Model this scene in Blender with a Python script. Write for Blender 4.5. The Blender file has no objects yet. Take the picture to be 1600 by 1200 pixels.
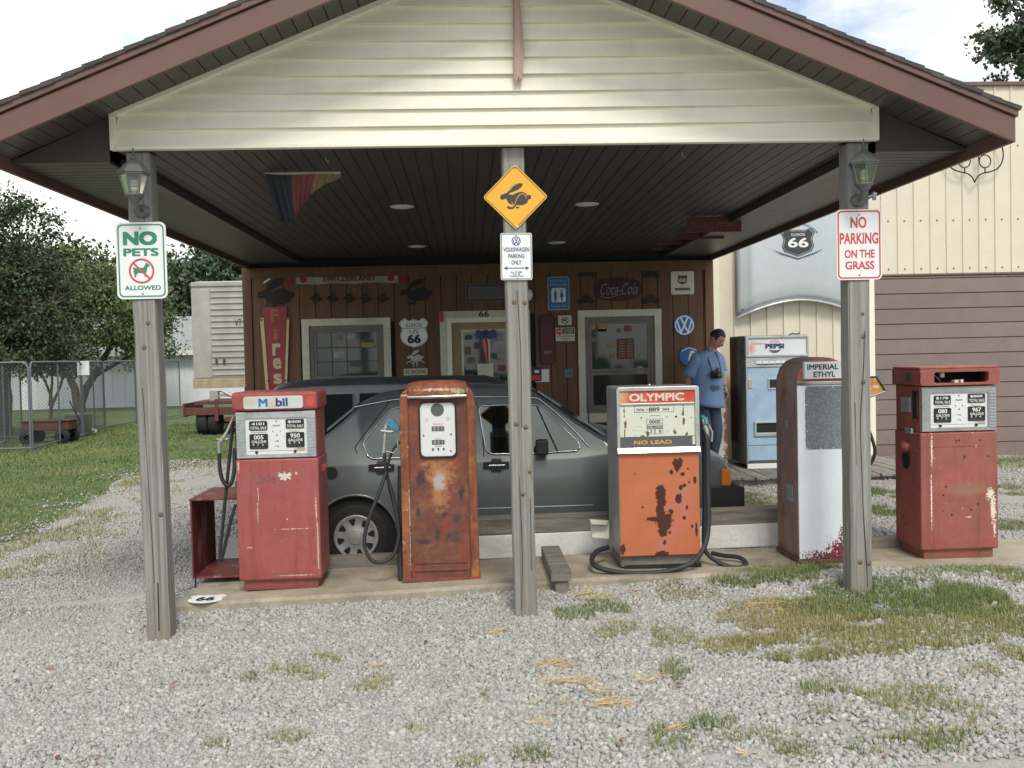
import bpy, bmesh, math, random
import numpy as np
from mathutils import Vector, Matrix
random.seed(7); rng = np.random.default_rng(7)
S = bpy.context.scene; C = S.collection
# ------------------------------------------------------------------ camera
YAW, PITCH, ROLL, FPX, ZC = .0473, -.0299, .0232, 1500.0, 1.65
def basis():
    cy, sy, cp, sp = math.cos(YAW), math.sin(YAW), math.cos(PITCH), math.sin(PITCH)
    f = np.array([sy*cp, cy*cp, sp]); r = np.array([cy, -sy, 0.]); u = np.cross(r, f)
    cr, sr = math.cos(ROLL), math.sin(ROLL)
    return cr*r - sr*u, sr*r + cr*u, f
CR, CU, CF = basis()
def at(px, py, Y):          # point of the place at depth Y behind a spot measured on the photograph
    d = CF*FPX + CR*(px-800) - CU*(py-600); t = Y/d[1]
    return (d[0]*t, Y, ZC + d[2]*t)
def atz(px, py, z):
    d = CF*FPX + CR*(px-800) - CU*(py-600); t = (z-ZC)/d[2]
    return (d[0]*t, d[1]*t, z)
cam = bpy.data.cameras.new('view'); camo = bpy.data.objects.new('view_camera', cam); C.objects.link(camo)
camo.matrix_world = Matrix(((CR[0], CU[0], -CF[0], 0), (CR[1], CU[1], -CF[1], 0), (CR[2], CU[2], -CF[2], ZC), (0, 0, 0, 1)))
cam.sensor_width = 36; cam.lens = FPX/1600*36; cam.clip_start = .05; cam.clip_end = 2000
S.camera = camo
# ------------------------------------------------------------------ sky, sun, exposure
SUN_EL, SUN_AZ = math.radians(51), math.radians(172)     # azimuth from +Y clockwise: behind the photographer
W = bpy.data.worlds.new('World'); S.world = W; W.use_nodes = True
wn, wl = W.node_tree.nodes, W.node_tree.links; wn.clear()
def wnode(t, **k):
    n = wn.new(t)
    for a, v in k.items(): setattr(n, a, v)
    return n
sky = wnode('ShaderNodeTexSky', sky_type='NISHITA', sun_disc=False)
sky.sun_elevation = SUN_EL; sky.sun_rotation = SUN_AZ; sky.air_density = 1.0; sky.dust_density = 1.5
tc = wnode('ShaderNodeTexCoord'); mp = wnode('ShaderNodeMapping'); mp.inputs['Scale'].default_value = (1, 1, 2.2); mp.inputs['Location'].default_value = (2.1, .7, .4)
nz = wnode('ShaderNodeTexNoise'); nz.inputs['Scale'].default_value = 2.1; nz.inputs['Detail'].default_value = 7; nz.inputs['Roughness'].default_value = .58
rp = wnode('ShaderNodeValToRGB'); rp.color_ramp.elements[0].position = .41; rp.color_ramp.elements[1].position = .56
mx = wnode('ShaderNodeMix', data_type='RGBA')
mx.inputs['B'].default_value = (10.0, 9.85, 9.35, 1)
bg = wnode('ShaderNodeBackground'); bg.inputs['Strength'].default_value = .1
out = wnode('ShaderNodeOutputWorld')
wl.new(tc.outputs['Generated'], mp.inputs['Vector']); wl.new(mp.outputs[0], nz.inputs['Vector']); wl.new(nz.outputs['Fac'], rp.inputs['Fac'])
wl.new(rp.outputs['Color'], mx.inputs['Factor'])
hz = wnode('ShaderNodeMix', data_type='RGBA'); hz.inputs['Factor'].default_value = .35; hz.inputs['B'].default_value = (5.2, 6.4, 8.6, 1)
wl.new(sky.outputs[0], hz.inputs['A']); wl.new(hz.outputs['Result'], mx.inputs['A'])
wl.new(mx.outputs['Result'], bg.inputs['Color']); wl.new(bg.outputs[0], out.inputs[0])
sl = bpy.data.lights.new('sun', 'SUN'); sl.energy = 1.5; sl.angle = math.radians(16); sl.color = (1, .93, .80)
so = bpy.data.objects.new('sun', sl); C.objects.link(so)
sd = Vector((math.sin(SUN_AZ)*math.cos(SUN_EL), math.cos(SUN_AZ)*math.cos(SUN_EL), math.sin(SUN_EL)))
so.rotation_euler = sd.to_track_quat('Z', 'Y').to_euler(); so.location = (0, -5, 20)
vs = S.view_settings; vs.view_transform = 'Standard'; vs.look = 'None'; vs.exposure = .56; vs.gamma = 1; vs.use_curve_mapping = False
S.cycles.max_bounces = 8; S.cycles.diffuse_bounces = 4; S.cycles.transparent_max_bounces = 16
# ------------------------------------------------------------------ materials
def lay(name, base, layers=(), rough=.6, metal=0, bump=.15, bscale=60, var=.14, vscale=4, rnd=0, st=(1,1,1), coat=0, spec=.5, attr=None, dent=0):
    m = bpy.data.materials.new(name); m.use_nodes = True; nt = m.node_tree; N = nt.nodes; L = nt.links
    b = N['Principled BSDF']; b.inputs['Roughness'].default_value = rough; b.inputs['Metallic'].default_value = metal
    b.inputs['Specular IOR Level'].default_value = spec
    if coat: b.inputs['Coat Weight'].default_value = coat; b.inputs['Coat Roughness'].default_value = .08
    t = N.new('ShaderNodeTexCoord'); mp = N.new('ShaderNodeMapping'); mp.inputs['Scale'].default_value = st
    L.new(t.outputs['Object'], mp.inputs[0]); P = mp.outputs[0]; RAW = t.outputs['Object']
    if rnd:
        oi = N.new('ShaderNodeObjectInfo'); ad = N.new('ShaderNodeVectorMath'); ad.operation = 'ADD'
        sc = N.new('ShaderNodeVectorMath'); sc.operation = 'SCALE'; cb = N.new('ShaderNodeCombineXYZ')
        for i in range(3): L.new(oi.outputs['Random'], cb.inputs[i])
        L.new(cb.outputs[0], sc.inputs[0]); sc.inputs['Scale'].default_value = 37.0
        L.new(P, ad.inputs[0]); L.new(sc.outputs[0], ad.inputs[1]); P = ad.outputs[0]
    def noise(s, d=5, ro=.6, vec=None):
        n = N.new('ShaderNodeTexNoise'); n.inputs['Scale'].default_value = s; n.inputs['Detail'].default_value = d; n.inputs['Roughness'].default_value = ro
        L.new(vec or P, n.inputs['Vector']); return n.outputs['Fac']
    def rng_(v, a, c, lo, hi):
        r = N.new('ShaderNodeMapRange'); L.new(v, r.inputs[0])
        for i, x in zip((1, 2, 3, 4), (a, c, lo, hi)): r.inputs[i].default_value = x
        return r.outputs[0]
    def math_(op, a, c):
        n = N.new('ShaderNodeMath'); n.operation = op
        for i, x in enumerate((a, c)):
            if isinstance(x, (int, float)): n.inputs[i].default_value = x
            else: L.new(x, n.inputs[i])
        return n.outputs[0]
    def mix(f, a, c, typ='MIX'):
        n = N.new('ShaderNodeMix'); n.data_type = 'RGBA'; n.blend_type = typ
        if isinstance(f, (int, float)): n.inputs['Factor'].default_value = f
        else: L.new(f, n.inputs['Factor'])
        for k, x in (('A', a), ('B', c)):
            if isinstance(x, tuple): n.inputs[k].default_value = (*x, 1)
            else: L.new(x, n.inputs[k])
        return n.outputs['Result']
    def grey(v):
        n = N.new('ShaderNodeCombineColor')
        for i in range(3): L.new(v, n.inputs[i])
        return n.outputs[0]
    col = base
    if var:
        col = mix(1.0, col, grey(rng_(noise(vscale), .3, .7, 1-var, 1+var)), 'MULTIPLY')
        col = mix(1.0, col, grey(rng_(noise(vscale*9, 3), .3, .7, 1-var*.6, 1+var*.6)), 'MULTIPLY')
    if rnd: col = mix(1.0, col, grey(rng_(oi.outputs['Random'], 0, 1, 1-rnd, 1+rnd)), 'MULTIPLY')
    if attr:
        a_ = N.new('ShaderNodeAttribute'); a_.attribute_name = 'tone'
        r = N.new('ShaderNodeValToRGB'); cr = r.color_ramp
        while len(cr.elements) < len(attr): cr.elements.new(.5)
        for e, (p, c_) in zip(cr.elements, attr): e.position = p; e.color = (*c_, 1)
        L.new(a_.outputs['Fac'], r.inputs[0]); col = mix(1.0, r.outputs[0], col, 'MULTIPLY')
    hts = []
    for l in layers:
        c_ = l['c']
        if 'spots' in l:
            d = None
            for (x, z, rx, rz) in l['spots']:
                ma = N.new('ShaderNodeVectorMath'); ma.operation = 'MULTIPLY_ADD'; L.new(RAW, ma.inputs[0])
                ma.inputs[1].default_value = (1/rx, 0, 1/rz); ma.inputs[2].default_value = (-x/rx, 0, -z/rz)
                le = N.new('ShaderNodeVectorMath'); le.operation = 'LENGTH'; L.new(ma.outputs[0], le.inputs[0])
                d = le.outputs['Value'] if d is None else math_('MINIMUM', d, le.outputs['Value'])
            am = l.get('amp', .8)
            nn = rng_(noise(l.get('s', 30), 6, .65), .25, .75, -am, am)
            f = rng_(math_('ADD', d, nn), 1+l.get('w', .12), 1-l.get('w', .12), 0, 1)
        elif 'grad' in l:
            sx = N.new('ShaderNodeSeparateXYZ'); L.new(RAW, sx.inputs[0]); ax, lo, hi = l['grad']
            g = rng_(sx.outputs[ax], lo, hi, 1, 0); nn = rng_(noise(l.get('s', 12), 6, .65), .25, .75, -l.get('amp', .6), l.get('amp', .6))
            f = rng_(math_('ADD', g, nn), .5-l.get('w', .2), .5+l.get('w', .2), 0, l.get('k', 1))
        else:
            vec = P
            if 'st' in l:
                m2 = N.new('ShaderNodeMapping'); m2.inputs['Scale'].default_value = l['st']; L.new(P, m2.inputs[0]); vec = m2.outputs[0]
            f = rng_(noise(l['s'], l.get('d', 6), l.get('r', .6), vec), l['t']-l.get('w', .05), l['t']+l.get('w', .05), 0, l.get('k', 1))
        col = mix(f, col, c_)
        if l.get('rough'):
            pr = b.inputs['Roughness']
            if pr.is_linked: src = pr.links[0].from_socket; v = math_('ADD', math_('MULTIPLY', f, l['rough']-rough), src)
            else: v = math_('ADD', math_('MULTIPLY', f, l['rough']-rough), rough)
            L.new(v, pr)
        hts.append(f)
    if isinstance(col, tuple): b.inputs['Base Color'].default_value = (*col, 1)
    else: L.new(col, b.inputs['Base Color'])
    if dent:
        hn = math_('MULTIPLY', noise(2.6, 2, .4), dent)
    if bump:
        bp = N.new('ShaderNodeBump'); bp.inputs['Strength'].default_value = bump; bp.inputs['Distance'].default_value = .004
        h = noise(bscale, 4)
        if dent: h = math_('ADD', h, hn)
        for f in hts[:2]: h = math_('ADD', h, math_('MULTIPLY', f, -.35))
        L.new(h, bp.inputs['Height']); L.new(bp.outputs[0], b.inputs['Normal'])
    return m
def glass(name, tint, alpha=.25, rough=.03):
    m = bpy.data.materials.new(name); m.use_nodes = True; nt = m.node_tree; N = nt.nodes; L = nt.links; N.clear(); ior = 1.5 if alpha > .26 else 1.28
    o = N.new('ShaderNodeOutputMaterial'); t = N.new('ShaderNodeBsdfTransparent'); t.inputs[0].default_value = (*tint, 1)
    g = N.new('ShaderNodeBsdfGlossy'); g.inputs['Roughness'].default_value = rough; g.inputs[0].default_value = (.9, .95, .95, 1)
    f = N.new('ShaderNodeFresnel'); f.inputs[0].default_value = ior
    mm = N.new('ShaderNodeMath'); mm.operation = 'ADD'; mm.inputs[1].default_value = alpha*.3; L.new(f.outputs[0], mm.inputs[0])
    s = N.new('ShaderNodeMixShader'); L.new(mm.outputs[0], s.inputs[0]); L.new(t.outputs[0], s.inputs[1]); L.new(g.outputs[0], s.inputs[2]); L.new(s.outputs[0], o.inputs[0])
    return m
RUST = (.055, .022, .013); ORUST = (.20, .065, .022)
M = {}
M['siding'] = lay('cream_siding', (.87, .835, .70), [dict(c=(.60, .56, .46), s=9, t=.60, w=.12, k=.25, st=(.15, 1, 1)), dict(c=(.55, .52, .42), s=5, t=.66, w=.12, k=.3, st=(1, 1, .2))], rough=.55, bump=.05, var=.03, rnd=.02)
M['trimcream'] = lay('cream_trim', (.86, .825, .69), rough=.5, bump=.05, var=.03)
M['fascia'] = lay('brown_fascia', (.15, .082, .066), rough=.45, bump=.03, var=.07, vscale=2)
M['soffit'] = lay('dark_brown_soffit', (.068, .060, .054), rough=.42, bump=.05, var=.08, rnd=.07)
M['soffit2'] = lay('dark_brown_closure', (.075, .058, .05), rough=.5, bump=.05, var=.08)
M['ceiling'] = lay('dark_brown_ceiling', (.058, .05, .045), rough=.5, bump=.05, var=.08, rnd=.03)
M['shingle'] = lay('asphalt_shingle', (.075, .068, .066), rough=.95, bump=.6, bscale=220, var=.25, rnd=.15)
M['wallboard'] = lay('brown_wall_board', (.155, .082, .042), [dict(c=(.09, .045, .025), s=3, t=.58, w=.15, k=.6, st=(2, 2, .25))], rough=.7, bump=.3, bscale=25, st=(3, 3, .4), rnd=.12)
M['winframe'] = lay('grey_brown_window_frame', (.17, .15, .12), rough=.5, bump=.05)
M['wintrim'] = lay('weathered_cream_trim', (.60, .585, .47), [dict(c=(.25, .22, .17), s=14, t=.69, w=.03, k=.8)], rough=.7, bump=.2)
M['post'] = lay('weathered_post_wood', (.275, .278, .258), [dict(c=(.135, .125, .112), s=7, t=.54, w=.09, k=.85, st=(4, 4, .14)), dict(c=(.17, .16, .145), s=24, t=.56, w=.07, k=.7, st=(4, 4, .1)), dict(c=(.06, .05, .045), s=9, t=.69, w=.025, k=.9, st=(3.2, 3.2, .1)), dict(c=(.37, .36, .33), s=5, t=.60, w=.1, k=.6, st=(3, 3, .12)), dict(c=(.24, .19, .13), grad=(2, -.1, .5), s=6, w=.3, k=.5)], rough=.85, bump=.5, bscale=30, st=(2, 2, .3), var=.16)
M['knot'] = lay('wood_knot', (.19, .135, .09), [dict(c=(.10, .07, .05), s=60, t=.58, w=.1)], rough=.9)
M['crack'] = lay('dark_wood_crack', (.03, .026, .022), rough=1)
M['oldwood'] = lay('weathered_timber', (.235, .215, .185), [dict(c=(.10, .085, .07), s=7, t=.55, w=.1, k=.8, st=(.3, 3, 3))], rough=.9, bump=.5, bscale=30, rnd=.15)
M['deckwood'] = lay('weathered_deck', (.25, .235, .21), [dict(c=(.12, .105, .09), s=6, t=.55, w=.1, k=.8, st=(4, .3, 3))], rough=.9, bump=.4, bscale=30, rnd=.18)
M['whitewood'] = lay('white_painted_board', (.70, .70, .68), [dict(c=(.38, .36, .32), s=8, t=.62, w=.1, k=.6, st=(.3, 1, 1))], rough=.6, bump=.2)
M['concrete'] = lay('stained_concrete', (.36, .315, .24), [dict(c=(.15, .13, .10), s=2.2, t=.56, w=.12, k=.75), dict(c=(.46, .43, .36), s=6, t=.6, w=.1, k=.5)], rough=.9, bump=.4, bscale=90, var=.15)
M['darkfloor'] = lay('dark_bay_floor', (.2, .18, .155), [dict(c=(.11, .1, .085), s=1.5, t=.52, w=.15, k=.7)], rough=.95, bump=.4)
M['redpaint'] = lay('faded_red_paint', (.34, .078, .074), [dict(c=(.41, .14, .135), s=3, t=.55, w=.15, k=.5), dict(c=(.60, .52, .42), s=26, t=.70, w=.02), dict(c=(.56, .46, .36), spots=[(.262, .30, .004, .16), (.255, .55, .004, .1), (-.14, .55, .003, .07), (.1, .42, .10, .003), (-.26, .85, .006, .04), (.1, .1, .12, .004), (-.2, .3, .02, .004)], amp=1.2, s=60, w=.15), dict(c=RUST, s=13, t=.72, w=.025, k=.85), dict(c=(.2, .035, .03), s=5, t=.62, w=.12, k=.5, st=(3, 3, .3)), dict(c=(.16, .05, .03), grad=(2, .0, .16), s=9, w=.3, k=.7)], rough=.5, bump=.25, bscale=40, var=.14, dent=14)
M['redpaint2'] = lay('sunbleached_red_paint', (.34, .088, .066), [dict(c=(.41, .165, .135), s=3, t=.54, w=.15, k=.6), dict(c=(.20, .075, .05), s=2.6, t=.53, w=.14, k=.65), dict(c=(.62, .54, .43), s=24, t=.69, w=.02), dict(c=RUST, s=12, t=.665, w=.03, k=.9), dict(c=(.2, .05, .035), s=4, t=.6, w=.12, k=.6, st=(3, 3, .3)), dict(c=(.15, .075, .045), grad=(2, -.02, .16), s=9, w=.3, k=.6),
    dict(c=(.28, .14, .09), spots=[(.05, .50, .13, .05)], amp=.5, s=20, w=.4), dict(c=(.72, .66, .55), spots=[(-.20, .78, .006, .1), (-.205, .42, .005, .2), (.222, .46, .025, .035), (.24, .36, .018, .09), (.25, .22, .008, .05), (.06, .30, .02, .004), (.12, .80, .004, .01)], amp=1.25, s=75, w=.1)], rough=.55, bump=.25, bscale=40, var=.14, dent=16)
M['rustpump'] = lay('heavily_rusted_paint', (.165, .06, .04), [dict(c=(.30, .125, .052), s=4.5, t=.56, w=.1, k=.75), dict(c=(.125, .05, .042), s=5, t=.55, w=.07, k=.85), dict(c=(.07, .035, .04), s=8, t=.64, w=.06, k=.8), dict(c=(.33, .06, .035), s=3.2, t=.57, w=.08, k=.7, st=(2, 2, .5)),
    dict(c=(.40, .18, .075), spots=[(.0, .74, .085, .075), (.0, .62, .05, .1)], amp=1.1, s=34, w=.5), dict(c=(.46, .38, .35), spots=[(.0, .695, .035, .05), (.0, .655, .042, .03)], amp=.8, s=40, w=.4), dict(c=(.06, .035, .04), spots=[(.03, .45, .018, .018), (.11, .42, .025, .022), (-.12, .27, .045, .02), (.09, .29, .045, .025), (-.02, .33, .012, .045), (-.13, .70, .035, .05), (-.15, .47, .014, .03), (.15, .6, .02, .05)], amp=1.0, s=30, w=.6)], rough=.75, bump=.5, bscale=50, var=.22, dent=8)
M['rustedge'] = lay('rusted_orange_trim', (.25, .08, .04), [dict(c=(.58, .48, .34), s=17, t=.655, w=.025), dict(c=(.60, .50, .36), spots=[(-.206, .50, .004, .14), (-.207, .22, .003, .12), (-.2, 1.28, .09, .004), (.0, 1.315, .16, .008), (.15, 1.30, .05, .014)], amp=1.2, s=50, w=.15), dict(c=(.13, .04, .025), s=5, t=.56, w=.1, k=.8, st=(3, 3, .6)), dict(c=(.42, .17, .05), s=7, t=.58, w=.08, k=.7)], rough=.7, bump=.5, bscale=50, var=.2)
M['chrome'] = lay('chrome', (.56, .57, .58), rough=.2, metal=1, bump=0, var=.04)
M['alu'] = lay('dull_aluminium', (.55, .565, .56), [dict(c=(.25, .25, .24), s=6, t=.6, w=.1, k=.6)], rough=.42, metal=.75, bump=.1, var=.1)
M['galv'] = lay('galvanised_steel', (.42, .46, .48), rough=.5, metal=.6, bump=.1)
M['silverside'] = lay('tarnished_silver_panel', (.36, .37, .365), [dict(c=(.14, .13, .12), s=4, t=.56, w=.12, k=.7), dict(c=(.2, .09, .05), grad=(2, 0, .2), s=9, w=.25, k=.6)], rough=.45, metal=.2, bump=.12)
M['orange'] = lay('orange_enamel', (.52, .165, .07), [dict(c=(.46, .12, .05), s=2.5, t=.55, w=.2, k=.6), dict(c=(.50, .17, .11), spots=[(.06, .30, .09, .10), (.02, .14, .05, .09), (.16, .45, .06, .14)], amp=.8, s=18, w=.6),
    dict(c=(.075, .022, .016), spots=[(0.007, 0.515, 0.0366, 0.061), (0.012, 0.46, 0.0366, 0.0366), (0, 0.405, 0.0268, 0.0488), (-0.048, 0.337, 0.0415, 0.0171), (0.03, 0.325, 0.061, 0.061), (0.035, 0.29, 0.0464, 0.0366), (0.018, 0.247, 0.0342, 0.0342), (0.132, 0.72, 0.0366, 0.0415), (0.125, 0.685, 0.0171, 0.0244), (0.084, 0.66, 0.0146, 0.0171), (0.163, 0.645, 0.0171, 0.0146), (0.132, 0.473, 0.0268, 0.0317), (0.15, 0.55, 0.0146, 0.0195), (0.175, 0.565, 0.0122, 0.0146), (0.2, 0.68, 0.0073, 0.0073), (0.21, 0.585, 0.0085, 0.0085), (0.079, 0.385, 0.0146, 0.0171), (0.17, 0.337, 0.0122, 0.0146), (0.225, 0.278, 0.0085, 0.0122), (0.068, 0.24, 0.0098, 0.0122), (0.007, 0.09, 0.0488, 0.022), (-0.265, 0.13, 0.0171, 0.0366), (-0.12, 0.42, 0.0073, 0.0098), (0.19, 0.41, 0.0085, 0.0171), (0.145, 0.5, 0.0098, 0.0122), (-0.17, 0.655, 0.0049, 0.0049), (0.03, 0.17, 0.0122, 0.0195), (0.25, 0.6, 0.0122, 0.0244), (0.255, 0.25, 0.0098, 0.0488)], amp=.48, s=34, w=.1, rough=.9)], rough=.4, bump=.1, var=.08, dent=18)
M['dialcream'] = lay('chipped_cream_enamel', (.68, .70, .60), [dict(c=(.16, .09, .045), spots=[(-.215, 1.22, .006, .05), (-.205, 1.13, .012, .028), (-.214, 1.06, .005, .03), (.205, 1.23, .005, .06), (.21, 1.15, .011, .03), (.145, 1.118, .014, .016), (-.03, 1.108, .012, .02), (-.06, 1.098, .02, .006)], amp=.9, s=60, w=.15)], rough=.4, bump=.1, var=.05)
M['dialwhite'] = lay('white_dial_enamel', (.72, .74, .74), [dict(c=(.45, .40, .30), spots=[(.16, .965, .03, .016), (0, .83, .02, .012)], amp=.7, s=40, w=.5)], rough=.35, bump=.05, var=.04)
M['white'] = lay('white_print', (.78, .79, .78), rough=.5, bump=0, var=.03)
M['signwhite'] = lay('white_sign_sheet', (.80, .82, .82), rough=.4, bump=.02, var=.03)
M['offwhite'] = lay('yellowed_white', (.62, .61, .50), rough=.6, bump=.05, var=.06)
M['black'] = lay('black_plastic', (.016, .016, .018), rough=.45, bump=.05, var=.1)
M['dark'] = lay('dark_void', (.012, .013, .013), rough=.8, bump=0, var=0)
M['rubber'] = lay('black_rubber', (.025, .027, .03), rough=.6, bump=.15, var=.15)
M['greyband'] = lay('grey_band', (.105, .105, .11), rough=.5, bump=.05, var=.06)
M['green'] = lay('sign_green', (.03, .24, .15), rough=.5, bump=0, var=.04)
M['red'] = lay('sign_red', (.55, .045, .05), rough=.5, bump=0, var=.05)
M['redband'] = lay('red_header_panel', (.60, .055, .035), [dict(c=(.62, .45, .22), grad=(0, -.26, -.18), s=5, w=.5, k=.9)], rough=.35, bump=0, var=.05)
M['yellow'] = lay('sign_yellow', (.82, .43, .04), rough=.45, bump=.02, var=.03)
M['navy'] = lay('navy_print', (.03, .045, .20), rough=.5, bump=0, var=.03)
M['blue'] = lay('sign_blue', (.035, .16, .42), rough=.5, bump=.02, var=.06)
M['gold'] = lay('gold_letter', (.60, .36, .06), rough=.5, bump=0, var=.08)
M['logodark'] = lay('charcoal_print', (.045, .045, .05), rough=.5, bump=0, var=.03)
M['letterred'] = lay('red_print', (.60, .07, .07), rough=.5, bump=0, var=.05)
M['cream'] = lay('cream_letter', (.62, .50, .27), rough=.6, bump=0, var=.1)
M['fadedtext'] = lay('faded_lettering', (.22, .10, .10), rough=.6, bump=0, var=.3, vscale=40)
M['maroon'] = lay('maroon_board', (.12, .03, .035), rough=.6, bump=.1, var=.12)
M['mauve'] = lay('mauve_rust_side', (.25, .18, .17), [dict(c=(.26, .12, .055), s=3.5, t=.55, w=.1, k=.85, st=(2, 2, .5)), dict(c=(.40, .09, .08), grad=(1, .0, .05), amp=.3, s=9, w=.15, k=.7), dict(c=(.12, .055, .04), s=7, t=.63, w=.07, k=.7), dict(c=(.1, .05, .035), grad=(2, 0, .1), s=9, w=.3)], rough=.75, bump=.3, bscale=40, var=.14)
M['whitepanel'] = lay('white_pump_panel', (.72, .75, .77), [dict(c=(.17, .025, .045), spots=[(.10, .02, .3, .05), (.16, .1, .14, .09), (.2, .18, .09, .08)], amp=1.25, s=75, w=.06)], rough=.4, bump=.08, var=.04)
M['greyplate'] = lay('speckled_grey_plate', (.15, .165, .19), [dict(c=(.27, .29, .31), s=70, t=.56, w=.1, k=.8)], rough=.7, bump=.3, bscale=150, var=.08)
M['shed'] = lay('cream_metal_cladding', (.70, .65, .52), rough=.45, bump=.03, var=.04, rnd=.02)
M['dullshadedred'] = lay('dull_shaded_rusty_red_steel', (.125, .045, .038), [dict(c=(.08, .035, .028), s=3, t=.55, w=.12, k=.8)], rough=.8, bump=.2)  # dull rusty red, darkened to stand for shade on the garden wagon
M['garage'] = lay('brown_garage_door', (.22, .168, .15), rough=.5, bump=.06, bscale=30, var=.07, rnd=.04)
M['browntrim'] = lay('brown_metal_trim', (.17, .10, .085), rough=.45, bump=.03)
M['hoodmetal'] = lay('silver_hood_paint', (.54, .59, .61), rough=.3, metal=.35, bump=.03, var=.05, vscale=2, coat=.3)
M['iron'] = lay('wrought_iron', (.03, .026, .024), rough=.6, metal=.4, bump=.1)
M['pepblue'] = lay('pale_blue_vending_paint', (.35, .49, .64), [dict(c=(.22, .36, .52), s=5, t=.58, w=.1, k=.6), dict(c=(.5, .62, .72), s=3, t=.6, w=.12, k=.4)], rough=.45, bump=.1, var=.08)
M['pepside'] = lay('dirty_grey_blue_side', (.21, .225, .215), [dict(c=(.12, .06, .045), s=4, t=.57, w=.1, k=.7), dict(c=(.07, .065, .06), s=6, t=.6, w=.1, k=.8)], rough=.6, bump=.2, var=.2)
M['peprust'] = lay('rust_brown_panel', (.16, .06, .04), [dict(c=(.08, .03, .022), s=5, t=.55, w=.1, k=.8)], rough=.8, bump=.3, var=.2)
M['pepwhite'] = lay('faded_white_header', (.70, .735, .745), [dict(c=(.72, .30, .31), spots=[(-.315, 1.47, .04, .07), (-.26, 1.52, .12, .012)], amp=.5, s=9, w=.7)], rough=.35, bump=0, var=.03)
M['coolerwhite'] = lay('rusty_white_enamel', (.62, .62, .58), [dict(c=(.17, .06, .03), grad=(0, .50, .40), s=16, w=.15, k=.95), dict(c=(.25, .12, .06), s=14, t=.69, w=.03)], rough=.5, bump=.2)
M['carpaint'] = lay('grey_metallic_car_paint', (.16, .18, .183), rough=.36, metal=.3, bump=.02, bscale=8, var=.06, vscale=1.5, coat=.35)
M['carroof'] = lay('faded_grey_roof_paint', (.135, .135, .13), rough=.55, metal=.2, bump=.02, var=.08)
M['carpaint2'] = lay('blue_grey_car_paint', (.46, .50, .51), rough=.35, metal=.3, bump=.02, var=.05, coat=.4)
M['carblack'] = lay('black_trim', (.02, .02, .021), rough=.5, bump=.05)
M['roofdark'] = lay('dark_vinyl_roof', (.085, .092, .098), rough=.5, bump=.15, var=.1)
M['sideglass'] = glass('tinted_car_glass', (.62, .68, .67), .25)
M['seatcloth'] = lay('dark_seat_cloth', (.05, .052, .055), rough=.9, bump=.2)
M['carglass'] = lay('dark_car_glass', (.022, .03, .033), rough=.04, bump=0, var=0, spec=.9)
M['amber'] = lay('amber_lens', (.75, .22, .015), rough=.2, bump=0, var=.05)
M['hub'] = lay('silver_wheel_cover', (.40, .40, .385), rough=.4, metal=.35, bump=.05, var=.08)
M['tyre'] = lay('tyre_rubber', (.02, .02, .02), rough=.8, bump=.2)
M['pane'] = lay('dim_window_glass', (.022, .042, .034), [dict(c=(.05, .085, .066), s=1.6, t=.53, w=.2, k=.7), dict(c=(.014, .02, .018), s=4, t=.60, w=.1, k=.7)], rough=.06, bump=0, var=.1, spec=.7)
M['panedark'] = lay('dark_lower_glass', (.022, .027, .028), rough=.07, bump=0, var=.1, spec=.6)
M['door'] = lay('tan_door', (.33, .24, .12), rough=.6, bump=.1)
M['muntin'] = lay('window_shelf_line', (.028, .045, .04), rough=.6, bump=0)
M['flagblack'] = lay('flag_black', (.035, .045, .055), rough=.8, bump=.1)
M['flagred'] = lay('flag_red', (.23, .07, .075), rough=.8, bump=.1)
M['flaggold'] = lay('flag_gold', (.25, .19, .115), rough=.8, bump=.1)
M['cloth'] = lay('pale_hem', (.5, .48, .43), rough=.8, bump=.1)
M['skin'] = lay('skin', (.50, .25, .18), [dict(c=(.55, .2, .15), s=9, t=.58, w=.15, k=.4)], rough=.5, bump=.05, var=.06)
M['hair'] = lay('dark_hair', (.03, .022, .018), rough=.6, bump=.6, bscale=120, var=.2)
M['tshirt'] = lay('blue_cotton', (.19, .29, .47), [dict(c=(.08, .10, .17), spots=[(.06, 1.02, .08, .035), (.06, 1.17, .1, .05), (.09, 1.245, .03, .02)], amp=.5, s=22, w=.3)], rough=.9, bump=.15, bscale=15, var=.08)
M['jeans'] = lay('blue_denim', (.045, .068, .105), [dict(c=(.075, .105, .15), s=5, t=.56, w=.15, k=.6)], rough=.9, bump=.3, bscale=60)
M['trailer'] = lay('grey_trailer_metal', (.43, .42, .39), [dict(c=(.28, .26, .23), s=1.5, t=.58, w=.15, k=.6)], rough=.55, metal=.15, bump=.05, var=.08)
M['trailery'] = lay('yellowed_trailer_sill', (.44, .36, .22), [dict(c=(.25, .2, .14), s=3, t=.58, w=.1, k=.6)], rough=.7, bump=.1)
M['redmetal'] = lay('weathered_red_metal', (.21, .05, .045), [dict(c=(.2, .035, .03), s=3, t=.55, w=.12, k=.7), dict(c=(.35, .22, .19), s=4, t=.64, w=.08, k=.7)], rough=.7, bump=.2)
M['boxred'] = lay('scraped_maroon_metal', (.17, .042, .038), [dict(c=(.42, .38, .35), s=4.5, t=.61, w=.06, k=.75, st=(2, 1, .5)), dict(c=(.27, .075, .06), s=3, t=.55, w=.12, k=.6)], rough=.65, bump=.25, var=.15)
M['whwall'] = lay('white_metal_wall', (.72, .74, .78), rough=.6, bump=.02, var=.05)
M['whroof'] = lay('grey_roof', (.27, .275, .28), rough=.8, bump=.05)
M['bark'] = lay('bark', (.075, .058, .045), rough=.95, bump=.8, bscale=20, st=(2, 2, .4), var=.25)
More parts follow.
